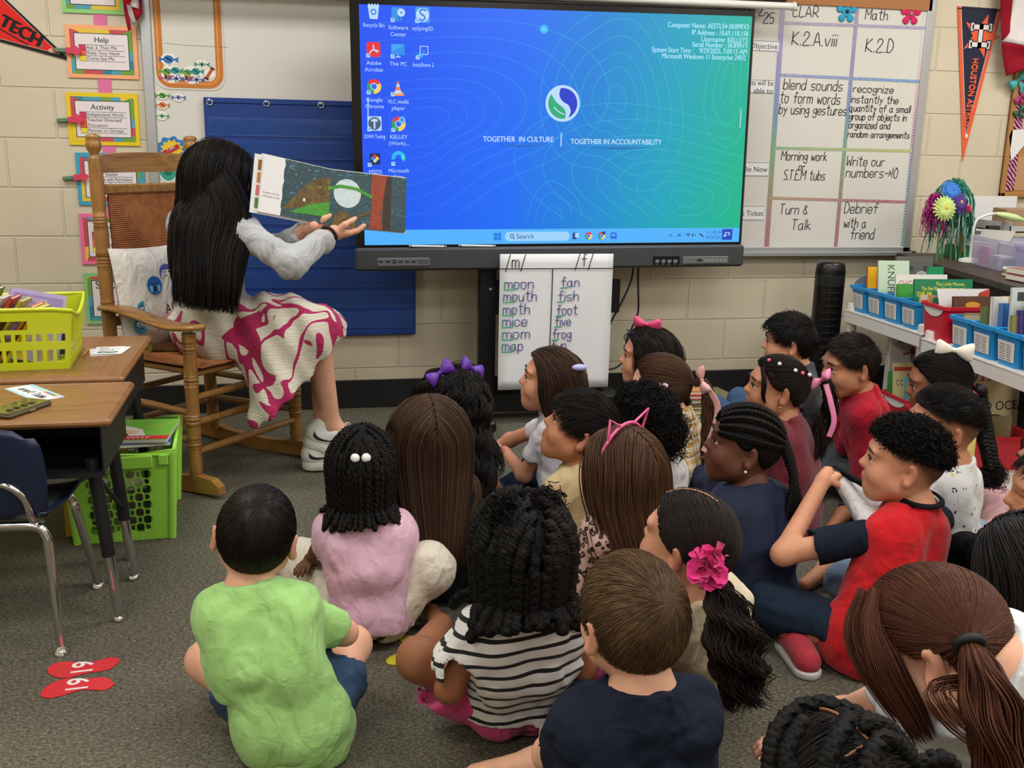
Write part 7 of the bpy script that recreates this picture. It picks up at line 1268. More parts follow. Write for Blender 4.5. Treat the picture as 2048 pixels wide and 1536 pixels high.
def cp(px, py): d = _d(px, py); p0 = pc+pn*.05; k = ((p0-CO)@pn)/(d@pn); w = CO+d*k-pc; return w@pu, w@pv_
F = Flat(pn*.0+np.zeros(3), pu, pv_); F.nn = pn; sgn = 1 if np.cross(pu, pv_)@pn > 0 else -1
def zof(u, v): u, v = u/HS, v/HS-1; return .055*max((1-u**4)*(1-v**4), 0)**.55
def face(px, py, r, c, kind):
    F = Flat(np.zeros(3), pu, pv_); F.nn = pn
    u, v = cp(px, py); F.step = 1.0; h = zof(u, v)+.0015; ey, dk, wh = mat('print_black', '#141418', .6), mat('print_dark', '#2a2018', .6), mat('print_eye', '#e4e6ea', .6)
    F.k = h; F.disc(u, v, r, mat('emoji'+c, c, .7)); F.k = h+.0008
    if kind == 'cry':
        F.disc(u, v-r*.35, r*.24, mat('print_mouth', '#401820', .6), ry=r*.28)
        for g in (-1, 1): F.disc(u+g*r*.5, v-r*.28, r*.22, mat('print_tear', '#68b8ec', .6), ry=r*.42); F.line([(u+g*r*.2, v+r*.15), (u+g*r*.6, v+r*.05)], r*.12, ey)
    else:
        if kind == 'wide':
            for g in (-1, 1): F.disc(u+g*r*.3, v+r*.12, r*.24, wh)
        F.k = h+.0016
        for g in (-1, 1): F.disc(u+g*r*.3+r*.06, v+r*.10, r*.10, ey); F.line([(u+g*r*.55, v+r*.38), (u+g*r*.2, v+r*.52)], r*.09, dk)
        F.line([(u-r*.25, v-r*.42), (u, v-r*.34), (u+r*.25, v-r*.45)], r*.10, dk)
    F.build('printed_face', co_)
face(307, 571, .034, '#1f5fb4', 'cry'); face(330, 545, .032, '#5a68b8', 'wide'); face(289, 620, .034, '#3a96bc', 'wide'); face(284, 650, .034, '#4a9cc0', 'wide'); face(297, 690, .036, '#a89a4a', 'sad'); face(324, 716, .03, '#8a8478', 'sad')
u, v = cp(330, 628); F.step = 1.0; F.k = zof(u, v)+.002
for s_, (u, v) in (('ALL', cp(330, 628)), ('HI', cp(334, 672))): F.text(s_, u, v, .055, mat('print_black', '#141418', .6), wmax=.075)
F.build('print', o)
# ================================================================ people
HKB = hairmat('hair_black', '#0b0a0a', '#2a2523'); HKC = hairmat('hair_black_curly', '#0a0909', '#1f1a18', .62); HDB = hairmat('hair_dark_brown', '#15100e', '#31241d'); HBR = hairmat('hair_brown', '#251812', '#5a4232'); HMB = hairmat('hair_medium_brown', '#2c1c14', '#6b4b36'); HLB = hairmat('hair_light_brown', '#36271b', '#86684a'); HAU = hairmat('hair_auburn', '#2e1812', '#70432f')
DEN = cloth('blue_denim', '#3a4f6c', 1, .2, scale=1400); DKD = cloth('dark_denim', '#1f3350', 1, .15); NVP = cloth('navy_trousers', '#1c2838', 1.0); BKC = cloth('black_cotton', '#141418', 1.1)
def S(c, nm, **k): return dict(m=cloth(nm, c, k.pop('b', 1.3)), **k)
# ---- teacher in the rocking chair
tF, tR = dirv(52), np.array((math.cos(math.radians(78)), -math.sin(math.radians(78)), 0))
knR, knL = atd(632, 672, 3.66), atd(640, 668, 3.80); w_r = atd(660, 468, 3.585); w_l = atd(618, 456, 3.60); anR = np.array((.125, -.925, .185)); anL = np.array((.100, -.915, .085)); bd_ = _nrm(atd(810, 464, 3.74)-atd(655, 450, 3.60)); bl_ = _nrm(atd(655, 450, 3.60)-atd(516, 423, 3.45))
hR = hand(w_r, bd_+np.array((0, 0, .10)), (0, .25, .95), 1, .28, 1.25, 1.0); hL = hand(w_l, bl_+np.array((0, .05, .16)), (-.2, .25, .95), 1, .30, 1.2, 1.0)
skm = mat('pleated_skirt', '#e2dccb', .75, sheen=.1); t = NT(skm); v = t.co((1, 1, .62)); n1 = t.noise(v, 6.0, 0, .4, 2.0); c = t.ramp(n1, [(.0, '#ddd6c4'), (.47, '#ddd6c4'), (.48, '#b01a58'), (.58, '#b01a58'), (.59, '#ddd6c4'), (1, '#ddd6c4')]); n2 = t.noise(t.co((1, .8, 1), (3, 1, 2)), 5, 0, .4, 1.6); t.col(t.mix(t.ramp(n2, [(.60, '#000000'), (.61, '#ffffff')]), c, '#b01a58'))
wv = t.new('ShaderNodeTexWave', bands_direction='Z'); wv.inputs['Scale'].default_value = 62; wv.inputs['Distortion'].default_value = 1.6; wv.inputs['Detail Scale'].default_value = 1; t.l(t.co(), wv.inputs[0]); t.bump(wv.outputs['Fac'], .7, .004)
T = person('woman with long black hair reading aloud in the rocking chair', atd(438, 342, 3.60), (68, -4, 0), 52, pel=(-.285, -.815), s=1.22, hk=1.13, skin='fair', pelz=.545/1.22, shw=.15, eyes=False, slouch=.01, legs={1: (knR, anR, anR+np.array((.1, -.02, -.09))), -1: (knL, anL, anL+np.array((.12, .0, -.045)))}, arms={1: (atd(585, 528, 3.40), w_r), -1: (atd(560, 500, 3.75), w_l)}, hands=[hR, hL], shirt=dict(m=cloth('heather_grey_knit', '#a9abae', 1.6, .12, scale=500), sl=1.86, t=.012, hem=.595, band=True, wr=.006, name='sweater', h=.007))
P = T; kn, an, pel = P.kn, P.an, P.pel; L = [ell(pel+P.R*.06*g-np.array((0, 0, .02)), np.eye(3), (.135, .135, .125), .04) for g in (-1, 1)]+[cap(pel+np.array((0, 0, .03)), pel+np.array((0, 0, .085)), .125, .112, .05)]
for g in (-1, 1): L += [cap(pel+P.R*.07*g, kn[g], .108, .088, .06), cap(kn[g], kn[g]*.5+an[g]*.5, .09, .085, .05), cap(kn[g]*.45+pel*.55-np.array((0, 0, .03)), kn[g]*.35+an[g]*.62+pel*.03, .10, .075, .08)]
L += [cap(kn[1]*.6+pel*.4, atd(524, 838, 3.62), .10, .045, .1), cap(kn[1]*.7+pel*.3, atd(570, 820, 3.60), .10, .06, .1), cap(kn[1]*.9+pel*.1, np.array((-.03, -.95, .30)), .09, .06, .08)]
ha, hb = atd(672, 692, 3.62), atd(512, 862, 3.62); hv = hb-ha; nn = np.cross(hv, (0, 1, 0)); nn = nn if nn[2] < 0 else -nn; L += [cut(ha, nn)]
def pleat(Pp): q = Pp; return .0009*np.sin(q[:, 2]*420+vnoise(q, 6)*9)+.012*vnoise(q, 10)+.006*np.sin(q[:, 0]*60+q[:, 2]*35)
V, Q = sdf_mesh(L, .0062, pleat); ob('skirt', V, Q, skm, T.root, smooth=True, world=True)
hc = pxof(T.N)[2]; put_hair(T, [bundle([T.hd.p(.02, -.075, .06), atd(430, 400, hc-.10), atd(420, 470, hc-.13), atd(414, 540, hc-.15), atd(410, 592, hc-.14)], 5200, (.055, .122, .100), r=.0014, S=24, wave=.003, freq=2, flat=.30)]+long_hair(T, HKB, 8000, .34, wave=.05, wfreq=5, S=24, off=.016, r=.0014, grav=.6, back=.6, jit=.14, part=.1, bk=.35), HKB)
mb = MB(); wd_ = _nrm(w_r-T.el[1]); mb.tube([w_r-wd_*.012+.031*(math.cos(a)*_nrm(np.cross(wd_, (0, 0, 1)))+math.sin(a)*np.cross(wd_, _nrm(np.cross(wd_, (0, 0, 1))))) for a in np.linspace(0, 6.28, 19)[:-1]], .006, 8, closed=True); mb.build('wristband', mat('black_elastic', '#121214', .6), T.root, True)
# trainers with a tick emblem
def trainer(an, d, up, nm):
    F_, U_ = _nrm(d), np.asarray(up, float); R_, F_, U_ = frame(F_, U_); b = np.asarray(an, float)-U_*.085; q = lambda r, f, u: b+R_*r+F_*f+U_*u
    L = [cap(q(0, -.045, .055), q(0, .13, .05), .040, .038, .03), cap(q(0, -.045, .06), q(0, -.035, .105), .038, .037, .03), cap(q(0, .02, .085), q(0, .10, .058), .034, .030, .03), neg(cap(q(0, -.01, .10), q(0, -.0, .22), .034, .05, .008)), cut(q(0, 0, .022), -U_)]
    V, Q = sdf_mesh(L, .0045); u = ob('shoe', V, Q, mat('white_leather', '#d6d5d0', .5, bump=(90, .1)), T.root, smooth=True, world=True)
    L = [cap(q(0, -.045, .02), q(0, .145, .02), .043, .040, .02), cut(q(0, 0, .040), U_), cut(q(0, 0, .001), -U_)]
    def rib(P_): f = (P_-b)@F_; z = (P_-b)@U_; return .0012*np.sin(f*900)*(f < .02)
    V, Q = sdf_mesh(L, .0038, rib); so = ob('sole', V-np.array(T.root.location), Q, mat('cream_rubber', '#cfccc0', .6), None, smooth=True); so.parent = u
    for sg in (1,):
        bv = BVHTree.FromPolygons([tuple(p) for p in (np.array([v_.co for v_ in u.data.vertices])+np.array(T.root.location))], [tuple(p.vertices) for p in u.data.polygons]); pts = smooth(np.array([(-.055, .088), (-.035, .062), (.0, .056), (.05, .075), (.085, .098)]), 5); lo = smooth(np.array([(-.055, .088), (-.05, .052), (-.015, .042), (.04, .066), (.085, .098)]), 5); Vv = []
        for p0, p1 in zip(pts, lo):
            for f_, u_ in (p0, p1):
                o0 = q(sg*.09, f_-.005, u_*.62+.022); h = bv.ray_cast(Vector(o0), Vector(-R_*sg)); Vv.append(np.array(h[0])+R_*sg*.0012 if h[0] is not None else q(sg*.04, f_, u_*.62+.022))
        n_ = len(pts); e = ob('tick_emblem', np.array(Vv)-np.array(T.root.location), [(2*i, 2*i+1, 2*i+3, 2*i+2) for i in range(n_-1)], mat('black_print', '#232327', .5), None); e.parent = u
    mb = MB()
    for i in range(5): f = .035+.018*i; mb.tube(smooth(np.array([q(-.022, f, .095-.1*(f-.03)), q(0, f+.004, .112-.32*(f-.03)), q(.022, f, .095-.1*(f-.03))]), 4), .0028, 6)
    for sg in (-1, 1): mb.tube(smooth(np.array([q(0, .03, .115), q(sg*.02, .05, .13), q(sg*.03, .075, .10), q(sg*.012, .045, .108)]), 5), .0024, 6)
    lc = mb.build('laces', mat('white_lace', '#d2d2cc', .8), T.root, True); return u
trainer(anR+np.array((.0, 0, -.03)), (.93, -.12, -.34), (.33, -.05, .94), 'a'); trainer(anL+np.array((0, 0, .005)), (1, -.05, 0), (0, 0, 1), 'b')
# open picture book held up in both hands
bBL, bTL, bSB, bST, bRB, bRT = atd(516, 423, 3.45), atd(527, 308, 3.45), atd(655, 450, 3.60), atd(667, 340, 3.60), atd(810, 464, 3.74), atd(817, 357, 3.74)
bo = thing('picture_book', 'open landscape picture book held up with painted pages', 'book', bSB); B0 = np.array(bo.location)
def panel(a, b, h, off, m, nm, th=.003, grow=0):
    a, b = np.array(a)-B0, np.array(b)-B0; ux = _nrm(b-a); uy = _nrm(h-ux*(h@ux)); nn = np.cross(ux, uy); w, hh = np.linalg.norm(b-a), np.linalg.norm(h); Mx = np.eye(4); Mx[:3, 0], Mx[:3, 1], Mx[:3, 2], Mx[:3, 3] = ux, uy, nn, a; mb = MB(); mb.M = Mx; mb.box((w/2, hh/2, off), (w+grow, hh+grow, th)); mb.build(nm, m, bo); return Flat(a+nn*(off+th/2), ux, uy), w, hh
pgm = mat('book_page', '#dcdcdc', .5); cvm = mat('book_cover_print', '#c8c4b8', .4)
panel(bBL, bSB, bTL-bBL, -.012, cvm, 'cover', .004, .008); panel(bSB, bRB, bST-bSB, -.012, cvm, 'cover', .004, .008); F1, w1, h1 = panel(bBL, bSB, bTL-bBL, -.004, pgm, 'page_block', .010); F2, w2, h2 = panel(bSB, bRB, bST-bSB, -.004, pgm, 'page_block', .010)
def paint(nm, stops, sc, dist=2, stretch=(1, 1, 1)):
    m = mat(nm, '#406070', .5); t = NT(m); v = t.co(stretch); t.col(t.ramp(t.noise(v, sc, 6, .7, dist), stops)); return m
nght = paint('painted_teal_night', [(.3, '#23282c'), (.45, '#2a4a52'), (.55, '#33404a'), (.66, '#3f8a98'), (.8, '#1f3a30')], 26, 3, (1, 1, 2)); grn_ = paint('painted_green', [(.3, '#2f7a26'), (.6, '#4a9a34'), (.8, '#6aae4a')], 40); brn = paint('painted_brown', [(.3, '#3a2c1a'), (.55, '#6a5426'), (.75, '#7a7a30')], 36); rust = paint('painted_rust', [(.3, '#6a2418'), (.6, '#a04428'), (.8, '#5a2a1c')], 44, 2, (2, 2, 1)); moonm = paint('painted_pale', [(.3, '#a8c4d0'), (.6, '#ccd8da'), (.8, '#8ab0c8')], 30); drk = paint('painted_dark', [(.3, '#1c1c1a'), (.6, '#3c2c20'), (.8, '#2a3a30')], 40)
F1.rect(w1*.30, 0, w1, h1, nght); F1.poly([(w1*.32, h1*.13), (w1*.62, h1*.62), (w1*.80, h1*.80), (w1, h1*.86), (w1, h1*.30), (w1*.6, h1*.22)], brn, 1); F1.poly([(w1*.42, h1*.10), (w1*.70, h1*.30), (w1, h1*.42), (w1, h1*.14), (w1*.7, h1*.12)], grn_, 2); F1.disc(w1*.62, h1*.36, .0045, PAPER, 3, ry=.006)
[F1.disc(w1*(.38+.09*i), h1*(.9-.13*(i % 3)), .0018, PAPER, 3) for i in range(6)]; F1.poly([(0, 0), (w1*.30+.0, 0)]+[(w1*(.30+.012*math.sin(i*2.3)), h1*i/10) for i in range(1, 11)]+[(0, h1)], PAPER, 4); F1.text('In the light of the moon', w1*.03, h1*.34, .0075, CYL, up=5, wmax=w1*.24); F1.text('a little egg lay on a leaf.', w1*.03, h1*.28, .0075, CYL, up=5, wmax=w1*.24); F1.build('left_illustration', bo)
F2.rect(0, 0, w2, h2, nght); F2.rect(w2*.70, 0, w2*.80, h2, drk, 1); F2.poly([(w2*.52, 0), (w2*.55, h2*.4), (w2*.53, h2*.7), (w2*.55, h2), (w2*.74, h2), (w2*.70, h2*.6), (w2*.68, h2*.3), (w2*.70, 0)], rust, 2); F2.disc(w2*.235, h2*.60, h2*.26, moonm, 2); F2.line([(0, h2*.66), (w2*.15, h2*.72), (w2*.35, h2*.70), (w2*.54, h2*.58)], .012, grn_, 3); F2.line([(w2*.18, h2*.08), (w2*.35, h2*.18), (w2*.52, h2*.30)], .010, brn, 3); F2.poly([(w2*.05, 0), (w2*.08, h2*.2), (w2*.2, h2*.3), (w2*.32, h2*.15), (w2*.36, 0)], brn, 3); F2.build('right_illustration', bo)
a = bBL-B0; Fx = Flat(a-_nrm(bSB-bBL)*.016, _nrm(bSB-bBL), _nrm(bTL-bBL)); mb = MB(); Mx = np.eye(4); Mx[:3, 0], Mx[:3, 1], Mx[:3, 2], Mx[:3, 3] = Fx.ux, Fx.uy, np.cross(Fx.ux, Fx.uy), Fx.o; mb.M = Mx; mb.box((.1, h1/2-.004, -.0105), (.22, h1+.004, .003)); mb.build('rear_page', pgm, bo)
Fx.o = Fx.o+np.cross(Fx.ux, Fx.uy)*-.0088
for i, c in enumerate(('#4a7a3a', '#c86a70', '#b87a2a', '#8a5a20')): Fx.rect(.004, h1*(.06+.22*i), .016, h1*(.24+.22*i), pm(c))
Fx.build('rear_print', bo)
# ---- children. px, py = centre of the cranium; z its height above the carpet
K = {}
def kid(k, label, px, py, z, face, byaw, **a):
    a.setdefault('s', .93); K[k] = person(label, atz(px, py, z), face, byaw, **a); return K[k]
Z3 = lambda px, py, z: atz(px, py, z)
# 1 lime shirt
P = kid('lime', 'boy in a lime green T-shirt and denim shorts sitting cross legged', 513, 1058, .462, (6, 6, 9), 8, skin='fair', shirt=S('#9cca7a', 'lime_cotton', sl=.95, flare=.010, band=True, hem=.006), pants=dict(m=DEN, len=.56, name='shorts'), knees={-1: Z3(412, 1322, .115), 1: Z3(704, 1290, .12)}, feet={-1: (Z3(560, 1330, .06), Z3(640, 1340, .04)), 1: (Z3(600, 1300, .06), Z3(520, 1300, .04))}, arms={-1: (Z3(450, 1335, .19), Z3(540, 1330, .13)), 1: (Z3(690, 1265, .21), Z3(600, 1290, .15))}, pel=tuple(Z3(588, 1465, .05)[:2]), fat=.93)
put_hair(P, short_hair(P, HDB, 9000, .020, crown=(.0, -.55, .83), r=.0007, lift=.003), HDB)
# 2 pink shirt
P = kid('pink', 'girl in a pale pink T-shirt and cream cargo trousers', 722, 925, .452, (4, 10, 0), 2, skin='dark', shirt=S('#cfa8bc', 'pink_cotton', sl=.5, hem=.045), pants=dict(m=cloth('cream_cotton', '#cfc8b8', 1.5), t=.026), knees={1: Z3(858, 1135, .175), -1: Z3(608, 1125, .12)}, feet={1: (Z3(800, 1120, .05), Z3(740, 1110, .04)), -1: (Z3(690, 1110, .05), Z3(760, 1110, .04))}, arms={-1: (Z3(640, 1105, .20), Z3(622, 1120, .165))}, hands=[hand(Z3(625, 1118, .165), (-.3, -.6, .0), (0, 0, -1), -1, .3, .75)], pel=tuple(Z3(742, 1245, .05)[:2]), fat=.76)
put_hair(P, [capmesh(P.hd, .008, wob=.004)]+twists(P, 75, .055, r=.0052, curl=.0034, freq=17, off=.009, spread=.35, S=60)+pulled(P, P.hd.p(0, -.075, .07), 500, box=lambda q: q[:, 2] > .25), HKC); mb = MB(); c = P.hd.p(0, -.08, .072)
for g in (-1, 1): MB().ball(c+P.hd.R*g*.013, .0115, 14).build('hair_bobble', mat('white_bead', '#dedede', .15), P.root, True)
# 3 long straight brown hair
P = kid('long', 'girl with very long straight brown hair in dark clothes', 858, 862, .478, (-4, 8, 0), 2, skin='fair', shirt=dict(m=BKC, sl=1.6, hem=.02), pants=dict(m=cloth('grey_trousers', '#6a6c70', 1)))
put_hair(P, long_hair(P, HBR, 7500, .27, off=.014, r=.0012, grav=.55, S=20, back=.2, jit=.08), HBR)
# 4 purple bows
P = kid('bows', 'girl with long wavy black hair and two purple bows', 905, 800, .49, (-28, 6, 0), -15, skin='brown', shirt=dict(m=BKC, sl=.5), pants=dict(m=DKD))
put_hair(P, long_hair(P, HKB, 6500, .23, wave=.6, wfreq=60, off=.014, r=.0012, S=30, grav=.55, back=.3), HKB)
for dx, pxx, pyy in ((-1, 877, 764), (1, 925, 748)): bow(P.root, 'hair_bow', P.hd.p(.058*dx, -.005, .110), P.hd.R*.9+P.hd.U*-.5*dx, P.hd.F*.5+P.hd.U*.8+P.hd.R*.5*dx, .041, mat('purple_ribbon', '#5a2a9a', .4), tails=2)
el4 = Z3(778, 893, .17); V, Q = sdf_mesh([cap(P.sh[-1], el4, .034, .028, .03), cap(el4, Z3(850, 850, .12), .028, .02, .02)], .006); ob('arm', V, Q, bpy.data.materials['skin_brown'], P.root, smooth=True, world=True)
# 5 white shirt, looking up left
P = kid('lilac', 'girl in a white T-shirt with a lilac clip looking up', 1104, 752, .50, (-76, 10, 0), -62, lean=.05, skin='light', eyes=True, shirt=S('#cfcbd2', 'white_lilac_cotton', sl=.62, band=True), pants=dict(m=cloth('star_denim', '#18233a', 1)), arms={-1: (Z3(1048, 950, .175), Z3(1012, 905, .19)), 1: (Z3(1020, 880, .2), Z3(1000, 890, .18))}, hands=[hand(Z3(1014, 908, .19), (-.7, .5, .2), (0, .5, .8), -1, .5, .75)])
put_hair(P, long_hair(P, HBR, 5200, .07, wave=.10, wfreq=40, off=.011, back=1.3, r=.0011, jit=.07), HBR); mb = MB(); c = P.hd.p(-.064, -.075, .076); mb.ball(c, (.026, .014, .011), 14); mb.build('hair_clip', mat('lilac_clip', '#a8a6d8', .3), P.root, True)
# 6 tan shirt boy
tan_ = dict(m=cloth('tan_cotton', '#c0ac84', 1.4), sl=1.9, band=cloth('dark_green_rib', '#2e4634', 1))
P = kid('tan', 'boy in a tan long sleeved top looking up with chin raised', 1168, 848, .497, (-74, 24, 0), -38, lean=.03, skin='tan', eyes=True, shirt=tan_, pants=dict(m=DKD))
put_hair(P, short_hair(P, HKB, 8500, .052, crown=(.05, -.75, .6), topdir=(0, .8, -.1), lift=.006, r=.0010, thick=.008, S=7, swirl=.3, side_len=.6), HKB)
# lettering down the back of the tan top
bv = BVHTree.FromPolygons([tuple(np.array(v_.co)+np.array(P.root.location)) for v_ in P.shirt.data.vertices], [tuple(p.vertices) for p in P.shirt.data.polygons])
def onto(px, py, bvh): d_ = _d(px, py); h = bvh.ray_cast(Vector(CO), Vector(d_)); return (np.array(h[0]), np.array(h[1])) if h[0] is not None else (None, None)
F = MB(); a_, b_ = np.array((1178, 962.)), np.array((1166, 880.)); Vt, Ft, wt = text2d('ADVENTURE'); dl = (b_-a_)/wt; nl = np.array((dl[1], -dl[0])); V = []; okk = True; ok_f = []
for x, y in Vt:
    q = a_+dl*x*1.0-nl*y*1.15*(-1); p, n_ = onto(q[0]-2, q[1], bv); V.append(p+n_*.0015*(1 if n_@(CO-p) > 0 else -1) if p is not None else None)
ok_f = [f for f in Ft if all(V[i] is not None for i in f)]; V = [v_ if v_ is not None else np.array(P.root.location) for v_ in V]; ob('back_lettering', np.array(V), ok_f, mat('green_print', '#3a4a38', .8), P.root, world=True)
# 7 pink bow at the wall
P = kid('pinkbow', 'girl with a pink bow, nearest the wall under the display', 1298, 706, .515, (-72, 4, 0), -60, skin='light', eyes=True, shirt=dict(m=BKC, sl=.6), pants=dict(m=DKD))
put_hair(P, long_hair(P, HDB, 4200, .12, wave=.30, wfreq=60, off=.012, back=1.3, r=.0011, S=20), HDB); bow(P.root, 'hair_bow', P.hd.p(-.01, .02, .120), P.hd.F*.9+P.hd.R*.3, P.hd.U*.8-P.hd.R*.5, .046, mat('hot_pink_ribbon', '#d8487c', .4), tails=2)
# 8 plaid shirt ponytail
pl = mat('plaid_cotton', '#c8a060', .85, sheen=.1); t = NT(pl); s_ = t.sep(t.co()); fx = t.math('FRACT', t.math('MULTIPLY', t.math('ADD', s_[0], s_[1]), 14)); fz = t.math('FRACT', t.math('MULTIPLY', s_[2], 20)); cx_ = t.ramp(fx, [(0, '#d8d0bc'), (.2, '#c89030'), (.5, '#d8d0bc'), (.62, '#4a5058'), (.75, '#c8a050'), (.93, '#e0dccc')], 'CONSTANT'); cz_ = t.ramp(fz, [(0, '#e0dccc'), (.22, '#c89030'), (.48, '#d8d0bc'), (.62, '#3c444c'), (.76, '#d0a850'), (.94, '#e8e4d8')], 'CONSTANT'); t.col(t.mix(.5, cx_, cz_))
P = kid('plaid', 'girl in a yellow plaid shirt with a pale pink ribbon ponytail', 1322, 762, .50, (-66, -2, -14), -42, lean=.07, skin='fair', eyes=True, shirt=dict(m=pl, sl=1.5), pants=dict(m=DKD))
tie = P.hd.p(-.03, -.105, .03); put_hair(P, pulled(P, tie, 4000, r=.0011)+[bundle([tie, tie+np.array((.025, -.03, .0)), tie+np.array((.035, -.05, -.10)), tie+np.array((.03, -.05, -.24))], 320, (.012, .022, .012), wave=.002)], HMB); PKR = mat('pale_pink_ribbon', '#cf9c98', .35, alpha=.92); bow(P.root, 'hair_bow', tie+np.array((.012, -.03, .015)), P.hd.F*.6+np.array((.5, 0, .4)), (0, 0, 1), .040, PKR)
mb = MB(); mb.tube(smooth(np.array([tie+np.array((.02, -.045, .0)), tie+np.array((.05, -.075, -.06)), tie+np.array((.035, -.08, -.15)), tie+np.array((.012, -.08, -.20))])), .011, 8, flat=.15); mb.build('ribbon_tail', PKR, P.root, True)
# 9 black curls, pink clip
P = kid('curls', 'girl with short black curls and a pink hair clip', 1287, 832, .487, (-52, 4, -6), -30, lean=.02, skin='dark', eyes=True, shirt=S('#d6d2d4', 'white_fleece', sl=1.7), pants=dict(m=DKD)); hd = P.hd; q = roots(hd, 2600); pts = hd.wld(q*np.array((1.02, 1.0, 1.02))); low = [hd.p(x_*.05, -.075, -.03+.02*z_) for x_ in (-1, 0, 1) for z_ in (-1, 0, 1)]
put_hair(P, [capmesh(hd, .008, wob=.010), frizz(pts, 4200, .036, .0009), frizz(np.array([p+RNG.normal(size=3)*.016 for p in low*40]), 1500, .045, .0010)], HKC); mb = MB(); c = hd.p(.035, -.035, .102)
for i in range(8): w = i*.785; mb.ball(c+hd.R*.016*math.cos(w)*1.2+hd.F*.009*math.sin(w), (.0085, .0065, .005), 8, m=i % 2)
mb.build('hair_clip', [mat('glitter_pink', '#d890a8', .3), mat('glitter_white', '#e0d4da', .3)], P.root, True)
# 10 cat ear headband, leopard top
lp = mat('leopard_print', '#b09088', .85, sheen=.1); t = NT(lp); v = t.co(); vo = t.new('ShaderNodeTexVoronoi', feature='F1'); vo.inputs['Scale'].default_value = 62; dn_ = t.new('ShaderNodeMix', data_type='RGBA'); t.l(v, vo.inputs['Vector']); n_ = t.noise(v, 120, 2); dsum = t.math('ADD', vo.outputs['Distance'], t.math('MULTIPLY', t.math('SUBTRACT', n_, .5), .45)); t.col(t.ramp(dsum, [(0, '#8a6a62'), (.20, '#8a6a62'), (.24, '#17130f'), (.44, '#17130f'), (.48, '#b8988c'), (1, '#b8988c')]))
P = kid('cat', 'girl in a pink cat ear headband with long brown hair', 1248, 925, .472, (-36, 10, 0), -22, skin='fair', shirt=dict(m=lp, sl=1.7), pants=dict(m=DKD))
put_hair(P, long_hair(P, HMB, 6000, .19, wave=.06, wfreq=20, off=.007, r=.0012, back=.6, S=18), HMB); hd = P.hd; PK = mat('pink_plastic_band', '#dc5c8c', .25); mb = MB(); mb.tube([hd.o+hd.R*(hd.rad[0]+.019)*math.cos(w)+hd.U*(hd.rad[2]+.017)*math.sin(w)+hd.F*.012 for w in np.linspace(-.25, math.pi+.25, 30)], .0042, 8)
for g in (-1, 1):
    b0 = hd.o+hd.F*.012; at = lambda w: b0+hd.R*(hd.rad[0]+.019)*math.cos(w)+hd.U*(hd.rad[2]+.017)*math.sin(w); w0, w1 = (1.57-g*.30, 1.57-g*.85); tip_ = (at(w0)+at(w1))/2+hd.U*.042+hd.R*g*.030; mb.tube([at(w0), tip_, at(w1)], .0034, 8)
mb.build('cat_ear_headband', PK, P.root, True)
# 11 cornrow braids, navy velvet
vel = mat('navy_velvet', '#0c1630', .8, sheen=.4, bump=(24, .5)); t = NT(vel); t.b.inputs['Sheen Tint'].default_value = lin('#3a4a80')
P = kid('velvet', 'girl with black braids in a navy velvet dress', 1492, 880, .495, (-72, 12, 0), -34, lean=.04, skin='dark', eyes=True, s=1.0, shirt=dict(m=vel, sl=1.6, name='velvet_dress', t=.016, hem=.006, extra=[]), pants=dict(m=vel, name='velvet_skirt', t=.03), fat=1.05, hands=[hand(Z3(1440, 930, .33), (-.4, .5, .5), (-.6, .5, 0), -1, 1.0, .72)], arms={-1: (Z3(1440, 985, .17), Z3(1438, 932, .33)), 1: (Z3(1400, 960, .2), Z3(1400, 920, .2))})
hd = P.hd; br = []
for i in range(9):
    a0 = -1.35+i*.30; f0 = [hd.o+hd.R*(hd.rad[0]+.006)*math.sin(a0)*math.cos(k)+hd.U*(hd.rad[2]+.006)*math.cos(a0)*math.cos(k)*1+hd.F*(hd.rad[1]+.004)*math.sin(k) for k in np.linspace(.95, -1.2, 9)]; e = f0[-1]; bk_ = -hd.F*.03; br.append(braid(f0+[e+bk_+np.array((0, 0, -.07)), e+bk_*1.3+np.array((.01*(i-4)*.5, -.01, -.16)), e+bk_*1.2+np.array((.012*(i-4)*.5, -.01, -.26-.012*(i % 3)))], .0062, 3, 26, 130, .0058, .7))
put_hair(P, [capmesh(hd, .0035)]+br, HKC); [MB().ball(br[4+i][0][-1]+np.array((0, 0, .004)), .008, 10).build('braid_bead', (mat('lime_bead', '#b8c850', .3), mat('red_bead', '#b03040', .3))[i % 2], P.root, True) for i in range(3)]; mb = MB(); mb.ball(hd.p(-.083, -.006, -.042), .004, 8); mb.build('earring', mat('pearl', '#d8d4cc', .1), P.root, True)
# 12 grey shirt at the back wall
P = kid('grey', 'boy in a grey T-shirt sitting against the back wall', 1580, 676, .53, (-64, 0, 0), -70, lean=.06, skin='light', eyes=True, shirt=S('#4c5056', 'charcoal_cotton', sl=.75, band=True), pants=dict(m=DEN), knees={-1: Z3(1432, 815, .20), 1: Z3(1480, 800, .2)})
put_hair(P, short_hair(P, HKB, 7000, .036, crown=(.0, -.6, .75), lift=.016, r=.0010, thick=.009, topdir=(.1, .8, .3), side_len=.45, wave=.5), HKB)
